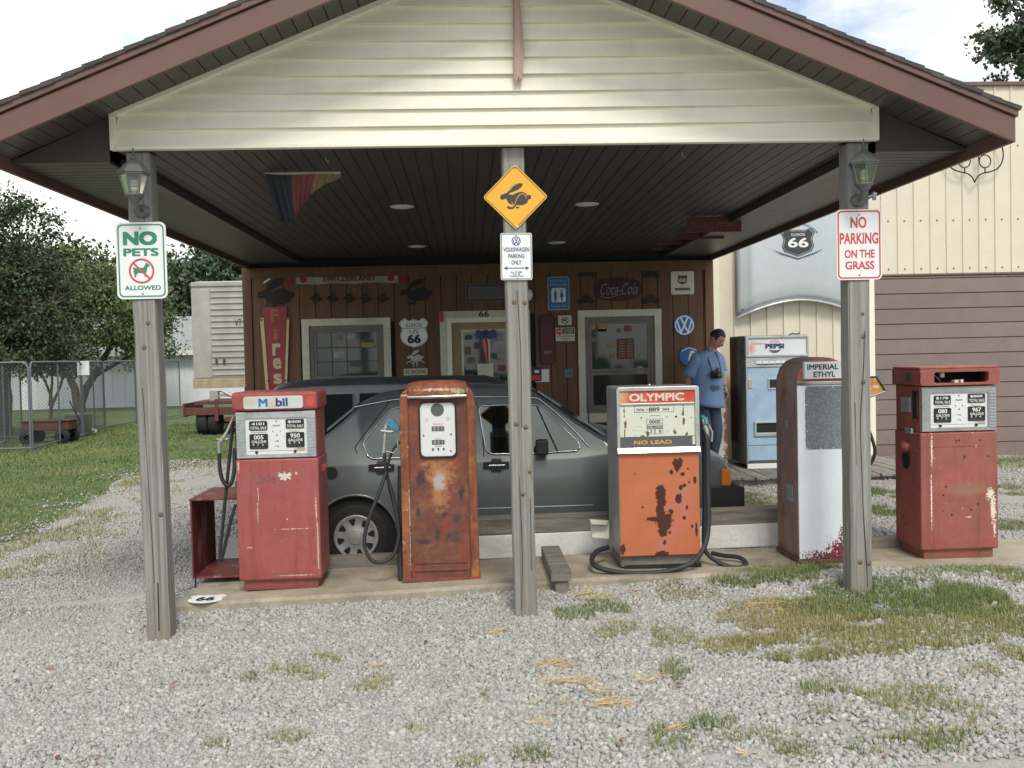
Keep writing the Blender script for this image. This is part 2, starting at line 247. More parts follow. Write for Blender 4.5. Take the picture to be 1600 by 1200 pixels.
M['leafdark'] = lay('dark_leaves', (1, 1, 1), rough=.55, bump=0, var=.1, attr=[(0, (.018, .034, .014)), (.5, (.04, .074, .025)), (.9, (.075, .12, .04)), (1, (.12, .11, .04))])
M['leafmid'] = lay('olive_leaves', (1, 1, 1), rough=.55, bump=0, var=.1, attr=[(0, (.045, .072, .028)), (.5, (.09, .135, .045)), (.85, (.15, .18, .06)), (1, (.22, .15, .05))])
M['leafgrey'] = lay('grey_green_leaves', (1, 1, 1), rough=.6, bump=0, var=.1, attr=[(0, (.035, .06, .036)), (.5, (.06, .10, .055)), (1, (.11, .15, .08))])
M['grass'] = lay('grass_blades', (1, 1, 1), rough=.6, bump=0, var=.05, attr=[(0, (.50, .37, .19)), (.3, (.37, .315, .145)), (.5, (.255, .265, .10)), (.75, (.165, .22, .065)), (1, (.105, .175, .045))])
M['straw'] = lay('dry_straw', (1, 1, 1), rough=.7, bump=0, var=.05, attr=[(0, (.36, .25, .12)), (1, (.62, .49, .28))])
M['lawn'] = lay('lawn_turf', (.075, .125, .032), [dict(c=(.13, .14, .045), s=.8, t=.53, w=.15, k=.8), dict(c=(.035, .07, .016), s=4, t=.56, w=.1, k=.7)], rough=.9, bump=.8, bscale=30, var=.25, vscale=2)
M['gravelbed'] = lay('gravel_bed', (.36, .352, .33), [dict(c=(.46, .455, .44), s=55, t=.56, w=.05, k=.8, d=3), dict(c=(.17, .165, .155), s=48, t=.60, w=.05, k=.8, d=3), dict(c=(.33, .305, .26), s=.7, t=.55, w=.12, k=.6)], rough=.95, bump=1, bscale=45, var=.18, vscale=30)
M['stone'] = lay('crushed_limestone', (1, .995, .965), rough=.9, bump=.2, bscale=150, var=.08, attr=[(0, (.22, .218, .21)), (.12, (.31, .308, .298)), (.5, (.385, .382, .37)), (.93, (.50, .497, .485)), (.97, (.54, .52, .48)), (1, (.33, .2, .16))])
M['kennel'] = lay('shade_darkened_galvanised_tube', (.17, .20, .215), rough=.5, metal=.4, bump=.05)  # galvanised steel darkened; the shade over the kennel is in the colour
M['lampmetal'] = lay('pewter_lamp_metal', (.16, .165, .165), rough=.55, metal=.3, bump=.2, var=.15)
M['lampglass'] = glass('lamp_glass', (.85, .9, .9), .3)
M['bulb'] = lay('white_bulb', (.75, .74, .66), rough=.3, bump=0, var=.02)
M['bulbbase'] = lay('cream_bulb_base', (.66, .60, .38), rough=.4, bump=0, var=.03)
M['raildark'] = lay('mast_wood', (.42, .27, .22), [dict(c=(.55, .42, .35), s=5, t=.55, w=.1, k=.7, st=(3, 3, .3)), dict(c=(.42, .15, .10), s=8, t=.63, w=.06, k=.7)], rough=.8, bump=.4, st=(2, 2, .5))
M['wire'] = lay('shade_darkened_chain_link', (.16, .18, .18), rough=.5, metal=.5, bump=0, var=0)  # wire colour darkened as well, standing for the kennel's shade
M['tealplastic'] = lay('teal_plastic', (.05, .21, .30), rough=.45, bump=.05)
M['nozzle'] = lay('worn_nozzle_metal', (.42, .41, .37), rough=.5, metal=.5, bump=.2, var=.15)
M['coketxt'] = lay('dim_script', (.22, .20, .19), rough=.6, bump=0)
M['scarfwhite'] = lay('dull_scarf_white', (.36, .34, .30), rough=.9, bump=.1)
M['scarfred'] = lay('dull_scarf_red', (.27, .045, .05), rough=.9, bump=.1)
M['cokered'] = lay('dark_red_sign', (.05, .014, .014), rough=.6, bump=.05, var=.2)
M['firered'] = lay('old_red_sign', (.30, .05, .048), [dict(c=(.34, .04, .10), s=4, t=.58, w=.12, k=.6)], rough=.6, bump=.05, var=.12)
M['teal'] = lay('pale_teal_plate', (.12, .20, .19), rough=.6, bump=.05)
M['stickers'] = [lay('sticker_'+n, c, rough=.5, bump=0, var=.3, vscale=22) for n, c in (('yellow', (.28, .22, .08)), ('white', (.27, .285, .275)), ('orange', (.19, .12, .095)), ('blue', (.06, .075, .11)), ('green', (.08, .12, .085)), ('red', (.15, .06, .055)))]  # sticker colours dimmed; the shade under the canopy is put into them
# ------------------------------------------------------------------ mesh helpers
class MB:
    def __init__(s): s.v = []; s.f = []; s.m = []; s.sm = []
    def add(s, vs, fs, mi=0, sm=False):
        o = len(s.v); s.v += [tuple(map(float, p)) for p in vs]
        for f in fs: s.f.append([o+i for i in f]); s.m.append(mi); s.sm.append(sm)
        return s
    def box(s, x0, x1, y0, y1, z0, z1, mi=0):
        return s.add([(x0,y0,z0),(x1,y0,z0),(x1,y1,z0),(x0,y1,z0),(x0,y0,z1),(x1,y0,z1),(x1,y1,z1),(x0,y1,z1)],
                     [(3,2,1,0),(4,5,6,7),(0,1,5,4),(1,2,6,5),(2,3,7,6),(3,0,4,7)], mi)
    def prism(s, poly, d0, d1, axis='y', mi=0, sm=False):
        n = len(poly)
        def P(a, b, d): return {'y': (a, d, b), 'x': (d, a, b), 'z': (a, b, d)}[axis]
        vs = [P(a, b, d0) for a, b in poly] + [P(a, b, d1) for a, b in poly]
        s.add(vs, [list(range(n)), list(range(2*n-1, n-1, -1))], mi)
        o = len(s.v) - 2*n
        for i in range(n):
            j = (i+1) % n; s.f.append([o+i, o+n+i, o+n+j, o+j]); s.m.append(mi); s.sm.append(sm)
        return s
    def ring(s, outer, inner, d0, d1, mi=0):       # frame between two closed outlines with as many points, in x-z
        n = len(outer); vs = []
        for d in (d0, d1):
            vs += [(a, d, b) for a, b in outer] + [(a, d, b) for a, b in inner]
        fs = []
        for i in range(n):
            j = (i+1) % n
            fs += [(i, j, n+j, n+i), (2*n+j, 2*n+i, 3*n+i, 3*n+j), (j, i, 2*n+i, 2*n+j), (n+i, n+j, 3*n+j, 3*n+i)]
        return s.add(vs, fs, mi)
    def tube(s, pts, r, n=8, mi=0, closed=False, caps=True):
        P = [Vector(p) for p in pts]; k = len(P); R = r if isinstance(r, (list, tuple)) else [r]*k
        T = []
        for i in range(k):
            a = P[(i-1) % k] if closed or i else P[0]; b = P[(i+1) % k] if closed or i < k-1 else P[-1]
            T.append((b-a).normalized())
        up = Vector((0, 0, 1)) if abs(T[0].z) < .9 else Vector((1, 0, 0))
        u = (up - T[0]*up.dot(T[0])).normalized(); vs = []
        for i in range(k):
            u = (u - T[i]*u.dot(T[i])).normalized(); w = T[i].cross(u)
            for j in range(n):
                a = 2*math.pi*j/n; vs.append(P[i] + (u*math.cos(a) + w*math.sin(a))*R[i])
        fs = []
        for i in range(k if closed else k-1):
            a, b = i*n, ((i+1) % k)*n
            for j in range(n): fs.append((a+j, a+(j+1) % n, b+(j+1) % n, b+j))
        s.add(vs, fs, mi, True)
        if caps and not closed:
            s.add(vs[:n], [list(range(n-1, -1, -1))], mi); s.add(vs[-n:], [list(range(n))], mi)
        return s
    def lathe(s, prof, c=(0,0,0), n=16, axis='z', mi=0, sm=True, ph=0):
        vs = []; k = len(prof)
        for r, h in prof:
            for j in range(n):
                a = 2*math.pi*j/n + ph; x, y = r*math.cos(a), r*math.sin(a)
                p = {'z': (x, y, h), 'y': (x, h, -y), 'x': (h, x, y)}[axis]
                vs.append((c[0]+p[0], c[1]+p[1], c[2]+p[2]))
        fs = [(i*n+j, i*n+(j+1) % n, (i+1)*n+(j+1) % n, (i+1)*n+j) for i in range(k-1) for j in range(n)]
        fs += [list(range(n-1, -1, -1)), [(k-1)*n+j for j in range(n)]]
        for f in fs[:-2]: pass
        s.add(vs, fs[:-2], mi, sm); o = len(s.v)-len(vs)
        for f in fs[-2:]: s.f.append([o+i for i in f]); s.m.append(mi); s.sm.append(False)
        return s
    def grid(s, P, mi=0, sm=True, cu=False, cv=False):
        a, b = len(P), len(P[0]); vs = [p for row in P for p in row]; fs = []
        for i in range(a if cu else a-1):
            for j in range(b if cv else b-1):
                i2, j2 = (i+1) % a, (j+1) % b
                fs.append((i*b+j, i*b+j2, i2*b+j2, i2*b+j))
        return s.add(vs, fs, mi, sm)
    def mesh(s, name, mats, recalc=True):
        me = bpy.data.meshes.new(name); me.from_pydata(s.v, [], s.f)
        for m in (mats if isinstance(mats, (list, tuple)) else [mats]): me.materials.append(m)
        me.polygons.foreach_set('material_index', s.m); me.polygons.foreach_set('use_smooth', s.sm); me.update()
        if recalc:
            bm = bmesh.new(); bm.from_mesh(me); bmesh.ops.recalc_face_normals(bm, faces=bm.faces); bm.to_mesh(me); bm.free()
        return me
    def build(s, name, mats, parent=None, bevel=0, loc=None, recalc=True, seg=2):
        return link(name, s.mesh(name, mats, recalc), parent, bevel, loc, seg)
def link(name, me, parent=None, bevel=0, loc=None, seg=2):
    o = bpy.data.objects.new(name, me); C.objects.link(o)
    if parent: o.parent = parent
    if loc is not None: o.location = loc
    if bevel:
        b = o.modifiers.new('bevel', 'BEVEL'); b.width = bevel; b.segments = seg; b.limit_method = 'ANGLE'; b.angle_limit = math.radians(40)
    return o
def tag(o, label=None, cat=None, group=None, kind=None):
    for k, v in (('label', label), ('category', cat), ('group', group), ('kind', kind)):
        if v: o[k] = v
    return o
def thing(name, label, cat, loc=(0,0,0), rz=0, group=None):
    o = bpy.data.objects.new(name, None); C.objects.link(o); o.location = loc; o.rotation_euler = (0, 0, rz); o.empty_display_size = .1
    return tag(o, label, cat, group)
def rrect(x0, x1, z0, z1, r, n=5):
    out = []
    for cx, cz, a0 in ((x1-r, z0+r, -90), (x1-r, z1-r, 0), (x0+r, z1-r, 90), (x0+r, z0+r, 180)):
        for i in range(n+1):
            a = math.radians(a0 + 90*i/n); out.append((cx+r*math.cos(a), cz+r*math.sin(a)))
    return out
def circ(cx, cz, r, n=28, rz=None): return [(cx+r*math.cos(2*math.pi*i/n), cz+(rz or r)*math.sin(2*math.pi*i/n)) for i in range(n)]
def smooth(pts, k=6, closed=False):               # Catmull-Rom through points of any dimension
    P = [np.array(p, float) for p in pts]; n = len(P); o = []
    for i in range(n if closed else n-1):
        if closed: a, b, c, d = P[(i-1) % n], P[i], P[(i+1) % n], P[(i+2) % n]
        else: a, b, c, d = P[max(i-1, 0)], P[i], P[i+1], P[min(i+2, n-1)]
        for j in range(k):
            t = j/k; o.append(tuple(.5*((2*b)+(c-a)*t+(2*a-5*b+4*c-d)*t*t+(3*b-a-3*c+d)*t**3)))
    if not closed: o.append(tuple(P[-1]))
    return o
def stroke(mb, pts, w, d0, d1, mi=0):               # flat ribbon along points in x-z with a mitre at each bend
    P = [np.array(p, float) for p in pts]; L, Rr = [], []
    for i in range(len(P)):
        a = P[i]-P[i-1] if i else P[1]-P[0]; b = P[i+1]-P[i] if i < len(P)-1 else P[i]-P[i-1]
        a = a/np.linalg.norm(a); b = b/np.linalg.norm(b); na, nb = np.array([-a[1], a[0]]), np.array([-b[1], b[0]])
        m = na+nb; m = m/max(np.linalg.norm(m), 1e-6); k = w/2/max(m@na, .35)
        L.append(tuple(P[i]+m*k)); Rr.append(tuple(P[i]-m*k))
    for i in range(len(P)-1): mb.prism([L[i], Rr[i], Rr[i+1], L[i+1]], d0, d1, 'y', mi)
    return mb
def text(body, x0, x1, z0, z1, y, mat, parent=None, bold=0., shear=0., name='lettering', depth=.0015, up=False, arc=None):
    cu = bpy.data.curves.new('t', 'FONT'); cu.body = body; cu.size = 1; cu.align_x = 'CENTER'; cu.shear = shear; cu.extrude = .001; cu.space_line = .9; cu.resolution_u = 4
    ob = bpy.data.objects.new('t', cu); C.objects.link(ob)
    me = bpy.data.meshes.new_from_object(ob); bpy.data.objects.remove(ob); bpy.data.curves.remove(cu)
    n = len(me.vertices); a = np.empty(n*3, np.float32); me.vertices.foreach_get('co', a); a = a.reshape(-1, 3)
    nc_ = 1
    if bold:                                         # thicken by near-coincident copies, each a hair in front of the last
        sh = [(-bold, -bold), (bold, -bold), (bold, bold), (-bold, bold), (0, 0)]; nc_ = len(sh)
        fs = [list(p.vertices) for p in me.polygons]; dz = a[:, 2] > 0
        a = np.concatenate([a+np.array([dx, dy, 0]) for dx, dy in sh]); me2 = bpy.data.meshes.new(name)
        me2.from_pydata(a.tolist(), [], [[i+n*k for i in f] for k in range(nc_) for f in fs]); bpy.data.meshes.remove(me); me = me2
    lo, hi = a.min(0), a.max(0); u = (a[:, 0]-lo[0])/(hi[0]-lo[0]); v = (a[:, 1]-lo[1])/(hi[1]-lo[1]); w = (a[:, 2] > 0).astype(float)*(1+.06*np.repeat(np.arange(nc_), n))
    if arc:                                          # arc = (cx, cz, radius, a0, a1, height)
        cx, cz, R_, a0, a1, h = arc; an = np.radians(a0+(a1-a0)*u); rr = R_+v*h
        x, z = cx+rr*np.cos(an), cz+rr*np.sin(an)
    else: x, z = x0+u*(x1-x0), z0+v*(z1-z0)
    b = np.stack([x, y-depth*w, z], 1) if not up else np.stack([x, z, y+depth*w], 1)
    me.vertices.foreach_set('co', b.astype(np.float32).ravel()); me.update(); me.materials.clear(); me.materials.append(mat)
    me.name = name
    return link(name, me, parent)
def box_at(px0, px1, py0, py1, Y):                  # x-z extent of a photographed rectangle on the plane at depth Y
    a, b = at((px0+px1)/2-(px1-px0)/2, (py0+py1)/2, Y), at(px1, (py0+py1)/2, Y)
    c, d = at((px0+px1)/2, py1, Y), at((px0+px1)/2, py0, Y)
    return a[0], b[0], c[2], d[2]
def gz(x, y=0):
    x = np.asarray(x, float); u = .032*(x-.3); l = np.where(u > 0, .16, .1); g = u/(1+(np.abs(u)/l)**4)**.25
    y = np.asarray(y, float)                         # gravel is banked up against the pump island
    t = np.clip((y-5.95)/.45, 0, 1)*np.clip((7.6-y)/.4, 0, 1)*np.clip((x+2.5)/.4, 0, 1)*np.clip((5.6-x)/1.0, 0, 1)
    return g+np.minimum(.06*t*t*(3-2*t), np.maximum(np.where(x < 1.3, np.minimum(.065+.028*(x+1.9), .145), .142)-.016-g, 0))
def hash2(ix, iy, s=0):
    h = np.sin(ix*127.1+iy*311.7+s*74.7)*43758.5453; return h-np.floor(h)
def vnoise(x, y, s=0):
    ix, iy = np.floor(x), np.floor(y); fx, fy = x-ix, y-iy; fx = fx*fx*(3-2*fx); fy = fy*fy*(3-2*fy)
    return (hash2(ix, iy, s)*(1-fx)+hash2(ix+1, iy, s)*fx)*(1-fy)+(hash2(ix, iy+1, s)*(1-fx)+hash2(ix+1, iy+1, s)*fx)*fy
def fbm(x, y, s=0, o=4): return sum(vnoise(x*2**i, y*2**i, s+i)*.5**i for i in range(o))/sum(.5**i for i in range(o))
def np_mesh(name, verts, faces, mat, tone=None, parent=None):   # big triangle / quad meshes from arrays
    me = bpy.data.meshes.new(name); k = faces.shape[1]; nf = len(faces)
    me.vertices.add(len(verts)); me.vertices.foreach_set('co', verts.astype(np.float32).ravel())
    me.loops.add(nf*k); me.loops.foreach_set('vertex_index', faces.astype(np.int32).ravel())
    me.polygons.add(nf); me.polygons.foreach_set('loop_start', np.arange(0, nf*k, k, dtype=np.int32))
    if tone is not None:
        a = me.attributes.new('tone', 'FLOAT', 'FACE'); a.data.foreach_set('value', tone.astype(np.float32))
    me.materials.append(mat); me.update(calc_edges=True); return link(name, me, parent)
# ------------------------------------------------------------------ ground
xs = np.array(sorted(set([-400, -120, -60, -30] + list(np.arange(-20, 20.01, .5)) + [30, 60, 120, 400])))
P = [[(x, y, float(gz(x)) - .012) for y in (-60, -5, 5, 15, 30, 60, 150, 500)] for x in xs]
tag(MB().grid(P).build('lawn', M['lawn'], recalc=False), kind='structure')
rows = []
for y in np.concatenate([np.arange(-4, 5.6, .3), np.arange(5.6, 7.8, .1), np.arange(7.8, 17.0, .3)]):
    xl = -4.45 - .13*max(y-9, -6) + .5*(fbm(y*.9, .3, 3)-.5) if y < 15.2 else -5.2 + (y-15.2)*.7 + .5*(fbm(y*1.5, .7, 5)-.5)
    if y < 7: xl = -6
    rows.append([(x, y, float(gz(x, y))) for x in np.linspace(xl, 11, 70)])
tag(MB().grid(rows).build('gravel_lot', M['gravelbed'], recalc=False), kind='structure')
# pump island: a concrete slab that follows the slope
def padz(x): return min(.065+.028*(x+1.9), .145) if x < 1.3 else .142
mb = MB(); xs = np.linspace(-1.96, 4.35, 22); T = []
for x in xs:
    yf = 6.40 + .012*math.sin(x*2.3); z = padz(x) - .006
    T.append([(x, yf-.01, -.3), (x, yf-.008, z-.02), (x, yf+.015, z), (x, 7.2, z), (x, 7.2, -.3)])
mb.grid(T, sm=False); mb.f += [[0, 1, 2, 3, 4]]; mb.m += [0]; mb.sm += [False]
k = len(mb.v)-5; mb.f += [[k+4, k+3, k+2, k+1, k]]; mb.m += [0]; mb.sm += [False]
tag(mb.build('pump_island', M['concrete']), kind='structure')
tag(MB().grid([[(x, y, float(gz(x))+.012) for y in (7.42, 9, 12.36)] for x in np.linspace(-1.85, 2.2, 12)]).build('bay_floor', M['darkfloor'], recalc=False), kind='structure')  # dark floor added so less light bounces up under the canopy
# ------------------------------------------------------------------ the shop with its canopy
shop = thing('shop_building', 'brown boarded station shop with a wide gabled canopy on three weathered wooden posts', 'building', (0, 0, 0))
CX, HW, SL = .243, 2.984, .412
YF, YW, YB = 5.48, 12.37, 19.0
def under(x): return 2.822 + SL*(HW-abs(x-CX))       # bottom edge of the rake boards
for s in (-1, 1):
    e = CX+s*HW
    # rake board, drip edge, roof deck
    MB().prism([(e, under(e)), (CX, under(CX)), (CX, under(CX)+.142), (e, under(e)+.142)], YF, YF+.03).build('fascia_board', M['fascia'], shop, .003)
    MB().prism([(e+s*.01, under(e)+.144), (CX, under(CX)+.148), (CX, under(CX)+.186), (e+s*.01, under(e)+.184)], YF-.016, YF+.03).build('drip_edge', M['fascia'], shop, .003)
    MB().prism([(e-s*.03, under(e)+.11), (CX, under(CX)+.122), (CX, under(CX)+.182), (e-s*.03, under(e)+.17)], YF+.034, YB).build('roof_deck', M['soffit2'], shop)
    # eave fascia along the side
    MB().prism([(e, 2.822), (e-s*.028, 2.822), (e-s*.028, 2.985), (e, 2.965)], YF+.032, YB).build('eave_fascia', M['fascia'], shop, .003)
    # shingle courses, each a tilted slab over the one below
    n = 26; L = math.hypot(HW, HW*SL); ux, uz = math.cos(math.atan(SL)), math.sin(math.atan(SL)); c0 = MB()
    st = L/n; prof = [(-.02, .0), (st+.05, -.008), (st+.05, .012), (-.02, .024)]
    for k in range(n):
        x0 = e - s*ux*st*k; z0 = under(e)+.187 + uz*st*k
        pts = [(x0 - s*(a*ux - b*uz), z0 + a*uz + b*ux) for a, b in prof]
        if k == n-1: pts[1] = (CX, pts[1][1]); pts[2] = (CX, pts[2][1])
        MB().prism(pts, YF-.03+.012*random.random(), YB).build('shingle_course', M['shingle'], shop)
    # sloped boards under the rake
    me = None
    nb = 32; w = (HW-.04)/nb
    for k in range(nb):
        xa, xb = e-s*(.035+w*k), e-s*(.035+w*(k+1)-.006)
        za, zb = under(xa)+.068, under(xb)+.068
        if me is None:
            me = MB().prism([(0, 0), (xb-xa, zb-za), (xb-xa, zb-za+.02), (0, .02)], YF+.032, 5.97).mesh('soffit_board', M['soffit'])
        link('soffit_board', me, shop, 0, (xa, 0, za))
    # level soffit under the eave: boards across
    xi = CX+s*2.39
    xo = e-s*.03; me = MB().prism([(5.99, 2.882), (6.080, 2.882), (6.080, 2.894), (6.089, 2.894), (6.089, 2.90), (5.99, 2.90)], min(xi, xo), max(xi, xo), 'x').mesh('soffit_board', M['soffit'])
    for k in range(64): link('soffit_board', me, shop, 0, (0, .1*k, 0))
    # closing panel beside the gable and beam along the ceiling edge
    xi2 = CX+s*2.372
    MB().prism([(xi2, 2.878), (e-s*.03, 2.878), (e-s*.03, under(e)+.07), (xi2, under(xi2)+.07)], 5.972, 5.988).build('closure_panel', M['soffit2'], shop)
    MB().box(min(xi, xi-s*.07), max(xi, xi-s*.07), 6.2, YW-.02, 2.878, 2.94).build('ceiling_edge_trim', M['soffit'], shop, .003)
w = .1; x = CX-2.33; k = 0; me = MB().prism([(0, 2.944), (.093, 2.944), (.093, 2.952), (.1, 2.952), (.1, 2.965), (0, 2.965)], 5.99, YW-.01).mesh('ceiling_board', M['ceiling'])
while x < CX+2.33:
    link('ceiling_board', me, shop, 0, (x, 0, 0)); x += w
# gable siding
GB, GT, GA, GCX = 2.94, 3.16, 4.118, .2525
GH = 2.36
def ghalf(z): return GH if z <= GT else (GA-z)/.4055
z = GB+.022; i = 0
while z < GA-.03:
    z1 = min(z+.1035, GA-.012); ha, hb = ghalf(z)-.03, max(ghalf(z1)-.03, .004)
    cuts = [-1.0, 1.0]
    sp = [.43, .31, .62, .75, .22, .55, .4, .68][i % 8] if i < 8 else None
    def side(f, h): return GCX - h + 2*h*f
    segs = [(0, 1)] if sp is None else [(0, sp), (sp, 1)]
    for q, (fa, fb) in enumerate(segs):
        def X(f, zz, h): return GCX-h if f == 0 else GCX+h if f == 1 else GCX-2.3+4.6*f
        d = .002*q
        xa0, xb0, xa1, xb1 = X(fa, z, ha), X(fb, z, ha), X(fa, z1, hb), X(fb, z1, hb)
        if fa and xa0 > GCX+ha-.02 or fb != 1 and xb0 < GCX-ha+.02: continue
        yf, yb = 5.930-d, 5.966
        MB().add([(xa0, yf, z), (xb0, yf, z), (xb1, yf+.026, z1+.004), (xa1, yf+.026, z1+.004), (xa0, yb, z), (xb0, yb, z), (xb1, yb, z1+.004), (xa1, yb, z1+.004)],
                 [(0, 1, 2, 3), (4, 7, 6, 5), (0, 4, 5, 1), (1, 5, 6, 2), (2, 6, 7, 3), (3, 7, 4, 0)]).build('siding_board', M['siding'], shop)
    z = z1; i += 1
for s in (-1, 1):
    e = GCX+s*GH
    MB().prism([(e, GB), (e, GT), (e-s*.034, GT-.02), (e-s*.034, GB)], 5.917, 5.968).build('gable_trim', M['trimcream'], shop, .003)
    MB().prism([(e, GT+.001), (GCX, GA+.002), (GCX, GA-.04), (e-s*.036, GT-.019)], 5.915, 5.968).build('gable_trim', M['trimcream'], shop, .003)
MB().box(GCX-GH+.036, GCX+GH-.036, 5.918, 5.968, GB, GB+.022).build('gable_trim', M['trimcream'], shop, .003)
MB().prism([(GCX-2.3, GB), (GCX+2.3, GB), (GCX, GA-.02)], 5.968, 5.986).build('gable_backing', M['soffit2'], shop)
# posts, each cut a little differently
POST = [(-1.966, 5.98, .006), (.322, 5.98, .004), (2.5, 5.98, -.002)]
for i, (px, py, lean) in enumerate(POST):
    g = float(gz(px))-.12; n = 14; V = []
    for k in range(n+1):
        z = g+(2.935-g)*k/n; dx = lean*(2.9-z)*1.6; j = .0025
        V.append([(px+dx+a*.07+random.uniform(-j, j), py+b*.07+.07+random.uniform(-j, j), z) for a, b in ((-.86, -1), (.86, -1), (1, -.86), (1, .86), (.86, 1), (-.86, 1), (-1, .86), (-1, -.86))])
    mb = MB().grid(V, sm=False, cv=True); mb.add(V[0], [list(range(8))]); mb.add(V[-1], [list(range(8))])
    po = mb.build('post', M['post'], shop)
    def kn(x, z, r=.016):
        MB().lathe([(r*.2, -.003), (r, -.001), (r*1.15, .004)], (px+lean*(2.9-z)*1.6+x, py-.0005, z), 12, 'y').build('knot', M['knot'], po)
    def crk(pts, w):
        m = MB(); q = [(px+lean*(2.9-z)*1.6+x, z) for x, z in pts]; stroke(m, q, w, py-.0035, py+.01); m.build('crack', M['crack'], po)
    if i == 2:
        for a in ((.025, 1.72), (.02, 1.43), (-.01, .28), (.045, .27), (.02, 1.86)): kn(*a)
        crk(smooth([(.03, 1.75), (.022, 1.5), (.0, 1.2), (.005, .9), (.012, .6), (.03, .3), (.035, .12)], 3), .004); crk([(-.035, 1.3), (-.03, .9)], .002)
    elif i == 1:
        for a in ((-.02, 1.98), (.045, 1.975), (.0, .78), (.03, 1.2), (.045, .92), (-.03, 1.22)): kn(*a, .015)
        crk(smooth([(.0, 2.05), (.012, 1.7), (.005, 1.2)], 3), .003); crk(smooth([(-.02, .9), (-.015, .4), (-.03, .05)], 3), .0025); crk([(.045, .75), (.04, .3)], .002)
    else:
        for a in ((.02, 1.9), (.045, .72), (-.01, 1.75)): kn(*a, .015)
        crk(smooth([(-.03, 1.5), (-.02, .9), (-.01, .3)], 3), .002); crk(smooth([(.01, .3), (.005, .0)], 3), .006)
# front wall of the shop: boards split round the openings
def on(px0, px1, py0, py1, Y=12.34): return box_at(px0, px1, py0, py1, Y)
WIN = [(-2.08, -.955, .80, 2.17), (1.452, 2.54, .785, 2.208)]; DOOR = (-.325, .835, -.1, 2.232)
x = -2.70; bw = .2
while x < 3.12:
    xb = min(x+bw, 3.12); xm = (x+xb)/2; holes = [(a[2]+.05, a[3]-.05) for a in WIN+[DOOR] if a[0]+.02 < xm < a[1]-.02]
    spans, z0 = [], -.1
    for a, b in sorted(holes):
        if a > z0+.05: spans.append((z0, a))
        z0 = b
    spans.append((z0, 2.83))
    for a, b in spans:
        MB().box(x+.004, xb-.004, YW, YW+.02, a, b).build('wall_board', M['wallboard'], shop, .002)
    x += bw
MB().box(-2.8, 3.22, YW+.022, YW+.14, -.1, 2.96).build('wall', M['dark'], shop)
MB().box(-2.8, -2.655, YW+.145, YB, -.1, 2.9).build('wall', M['wallboard'], shop); MB().box(3.07, 3.22, YW+.145, YB, -.1, 2.9).build('wall', M['wallboard'], shop)
for a, b in ((-2.81, -2.70), (3.12, 3.23)): MB().box(a, b, YW-.025, YW+.142, -.1, 2.83).build('corner_board', M['wallboard'], shop, .003)
MB().box(-2.7, 3.12, YW-.022, YW+.0, 2.70, 2.83).build('frieze_board', M['wallboard'], shop, .003)
def frame(x0, x1, z0, z1, w, y0, y1): return MB().ring([(x0, z0), (x1, z0), (x1, z1), (x0, z1)], [(x0+w, z0+w), (x1-w, z0+w), (x1-w, z1-w), (x0+w, z1-w)], y0, y1)
def stick(par, px, py, w, h, col, Y=12.36, txt=None):
    w *= .82; h *= .82
    x, _, z = at(px, py, Y); o = MB().prism(rrect(x-w/2, x+w/2, z-h/2, z+h/2, min(w, h)*.2, 3), Y-.006, Y-.001).build('sticker', M['stickers'][col], par)
wparts = []
for i, (x0, x1, z0, z1) in enumerate(WIN):
    tr = frame(x0, x1, z0, z1, .09, YW-.03, YW+.03).build('window', M['wintrim'], shop, .004)
    fx0, fx1, fz0, fz1 = x0+.09, x1-.09, z0+.09, z1-.09; zm = fz0+(fz1-fz0)*.46
    frame(fx0, fx1, fz0, fz1, .055, YW-.004, YW+.03).build('frame', M['winframe'], tr, .004)
    frame(fx0+.055, fx1-.055, zm-.035, fz1-.055, .035, YW+.002, YW+.03).build('sash', M['winframe'], tr, .003)
    frame(fx0+.055, fx1-.055, fz0+.055, zm-.038, .045, YW+.008, YW+.03).build('sash', M['winframe'], tr, .003)
    MB().box(fx0+.06, fx1-.06, YW+.016, YW+.02, zm-.03, fz1-.06).build('pane', M['pane'], tr)
    MB().box(fx0+.06, fx1-.06, YW+.017, YW+.021, fz0+.06, zm-.042).build('pane', M['panedark'], tr)
    mb = MB(); zz = zm+.02
    for k in range(1, 4): mb.box(fx0+.09+(fx1-fx0-.18)*k/4-.006, fx0+.09+(fx1-fx0-.18)*k/4+.006, YW+.0135, YW+.0155, zm+.002, fz1-.092)
    for k in range(1, 3): mb.box(fx0+.092, fx1-.092, YW+.0132, YW+.0152, zm+(fz1-.1-zm)*k/3-.006, zm+(fz1-.1-zm)*k/3+.006)
    if i == 0: mb.build('shelf_lines', M['muntin'], tr)
    wparts.append(tr)
    MB().box(x0-.02, x1+.02, YW-.06, YW-.032, z0-.03, z0+.012).build('sill', M['wintrim'], tr, .004)
w1, w2 = wparts
for a in ((531, 527, .06, .08, 2), (548, 526, .12, .07, 1), (575, 538, .21, .09, 0), (575, 532, .17, .05, 3), (530, 554, .18, .10, 1), (555, 568, .17, .1, 3)): stick(w1, *a, Y=12.38)
for a in ((926, 509, .1, .13, 0), (941, 511, .15, .14, 0), (941, 517, .15, .05, 1), (967, 516, .07, .07, 4), (981, 513, .12, .1, 5), (928, 531, .09, .07, 2), (954, 540, .11, .07, 0), (1003, 556, .06, .06, 1), (956, 557, .07, .09, 2), (933, 558, .06, .07, 5), (1000, 577, .1, .1, 1)): stick(w2, *a, Y=12.38)
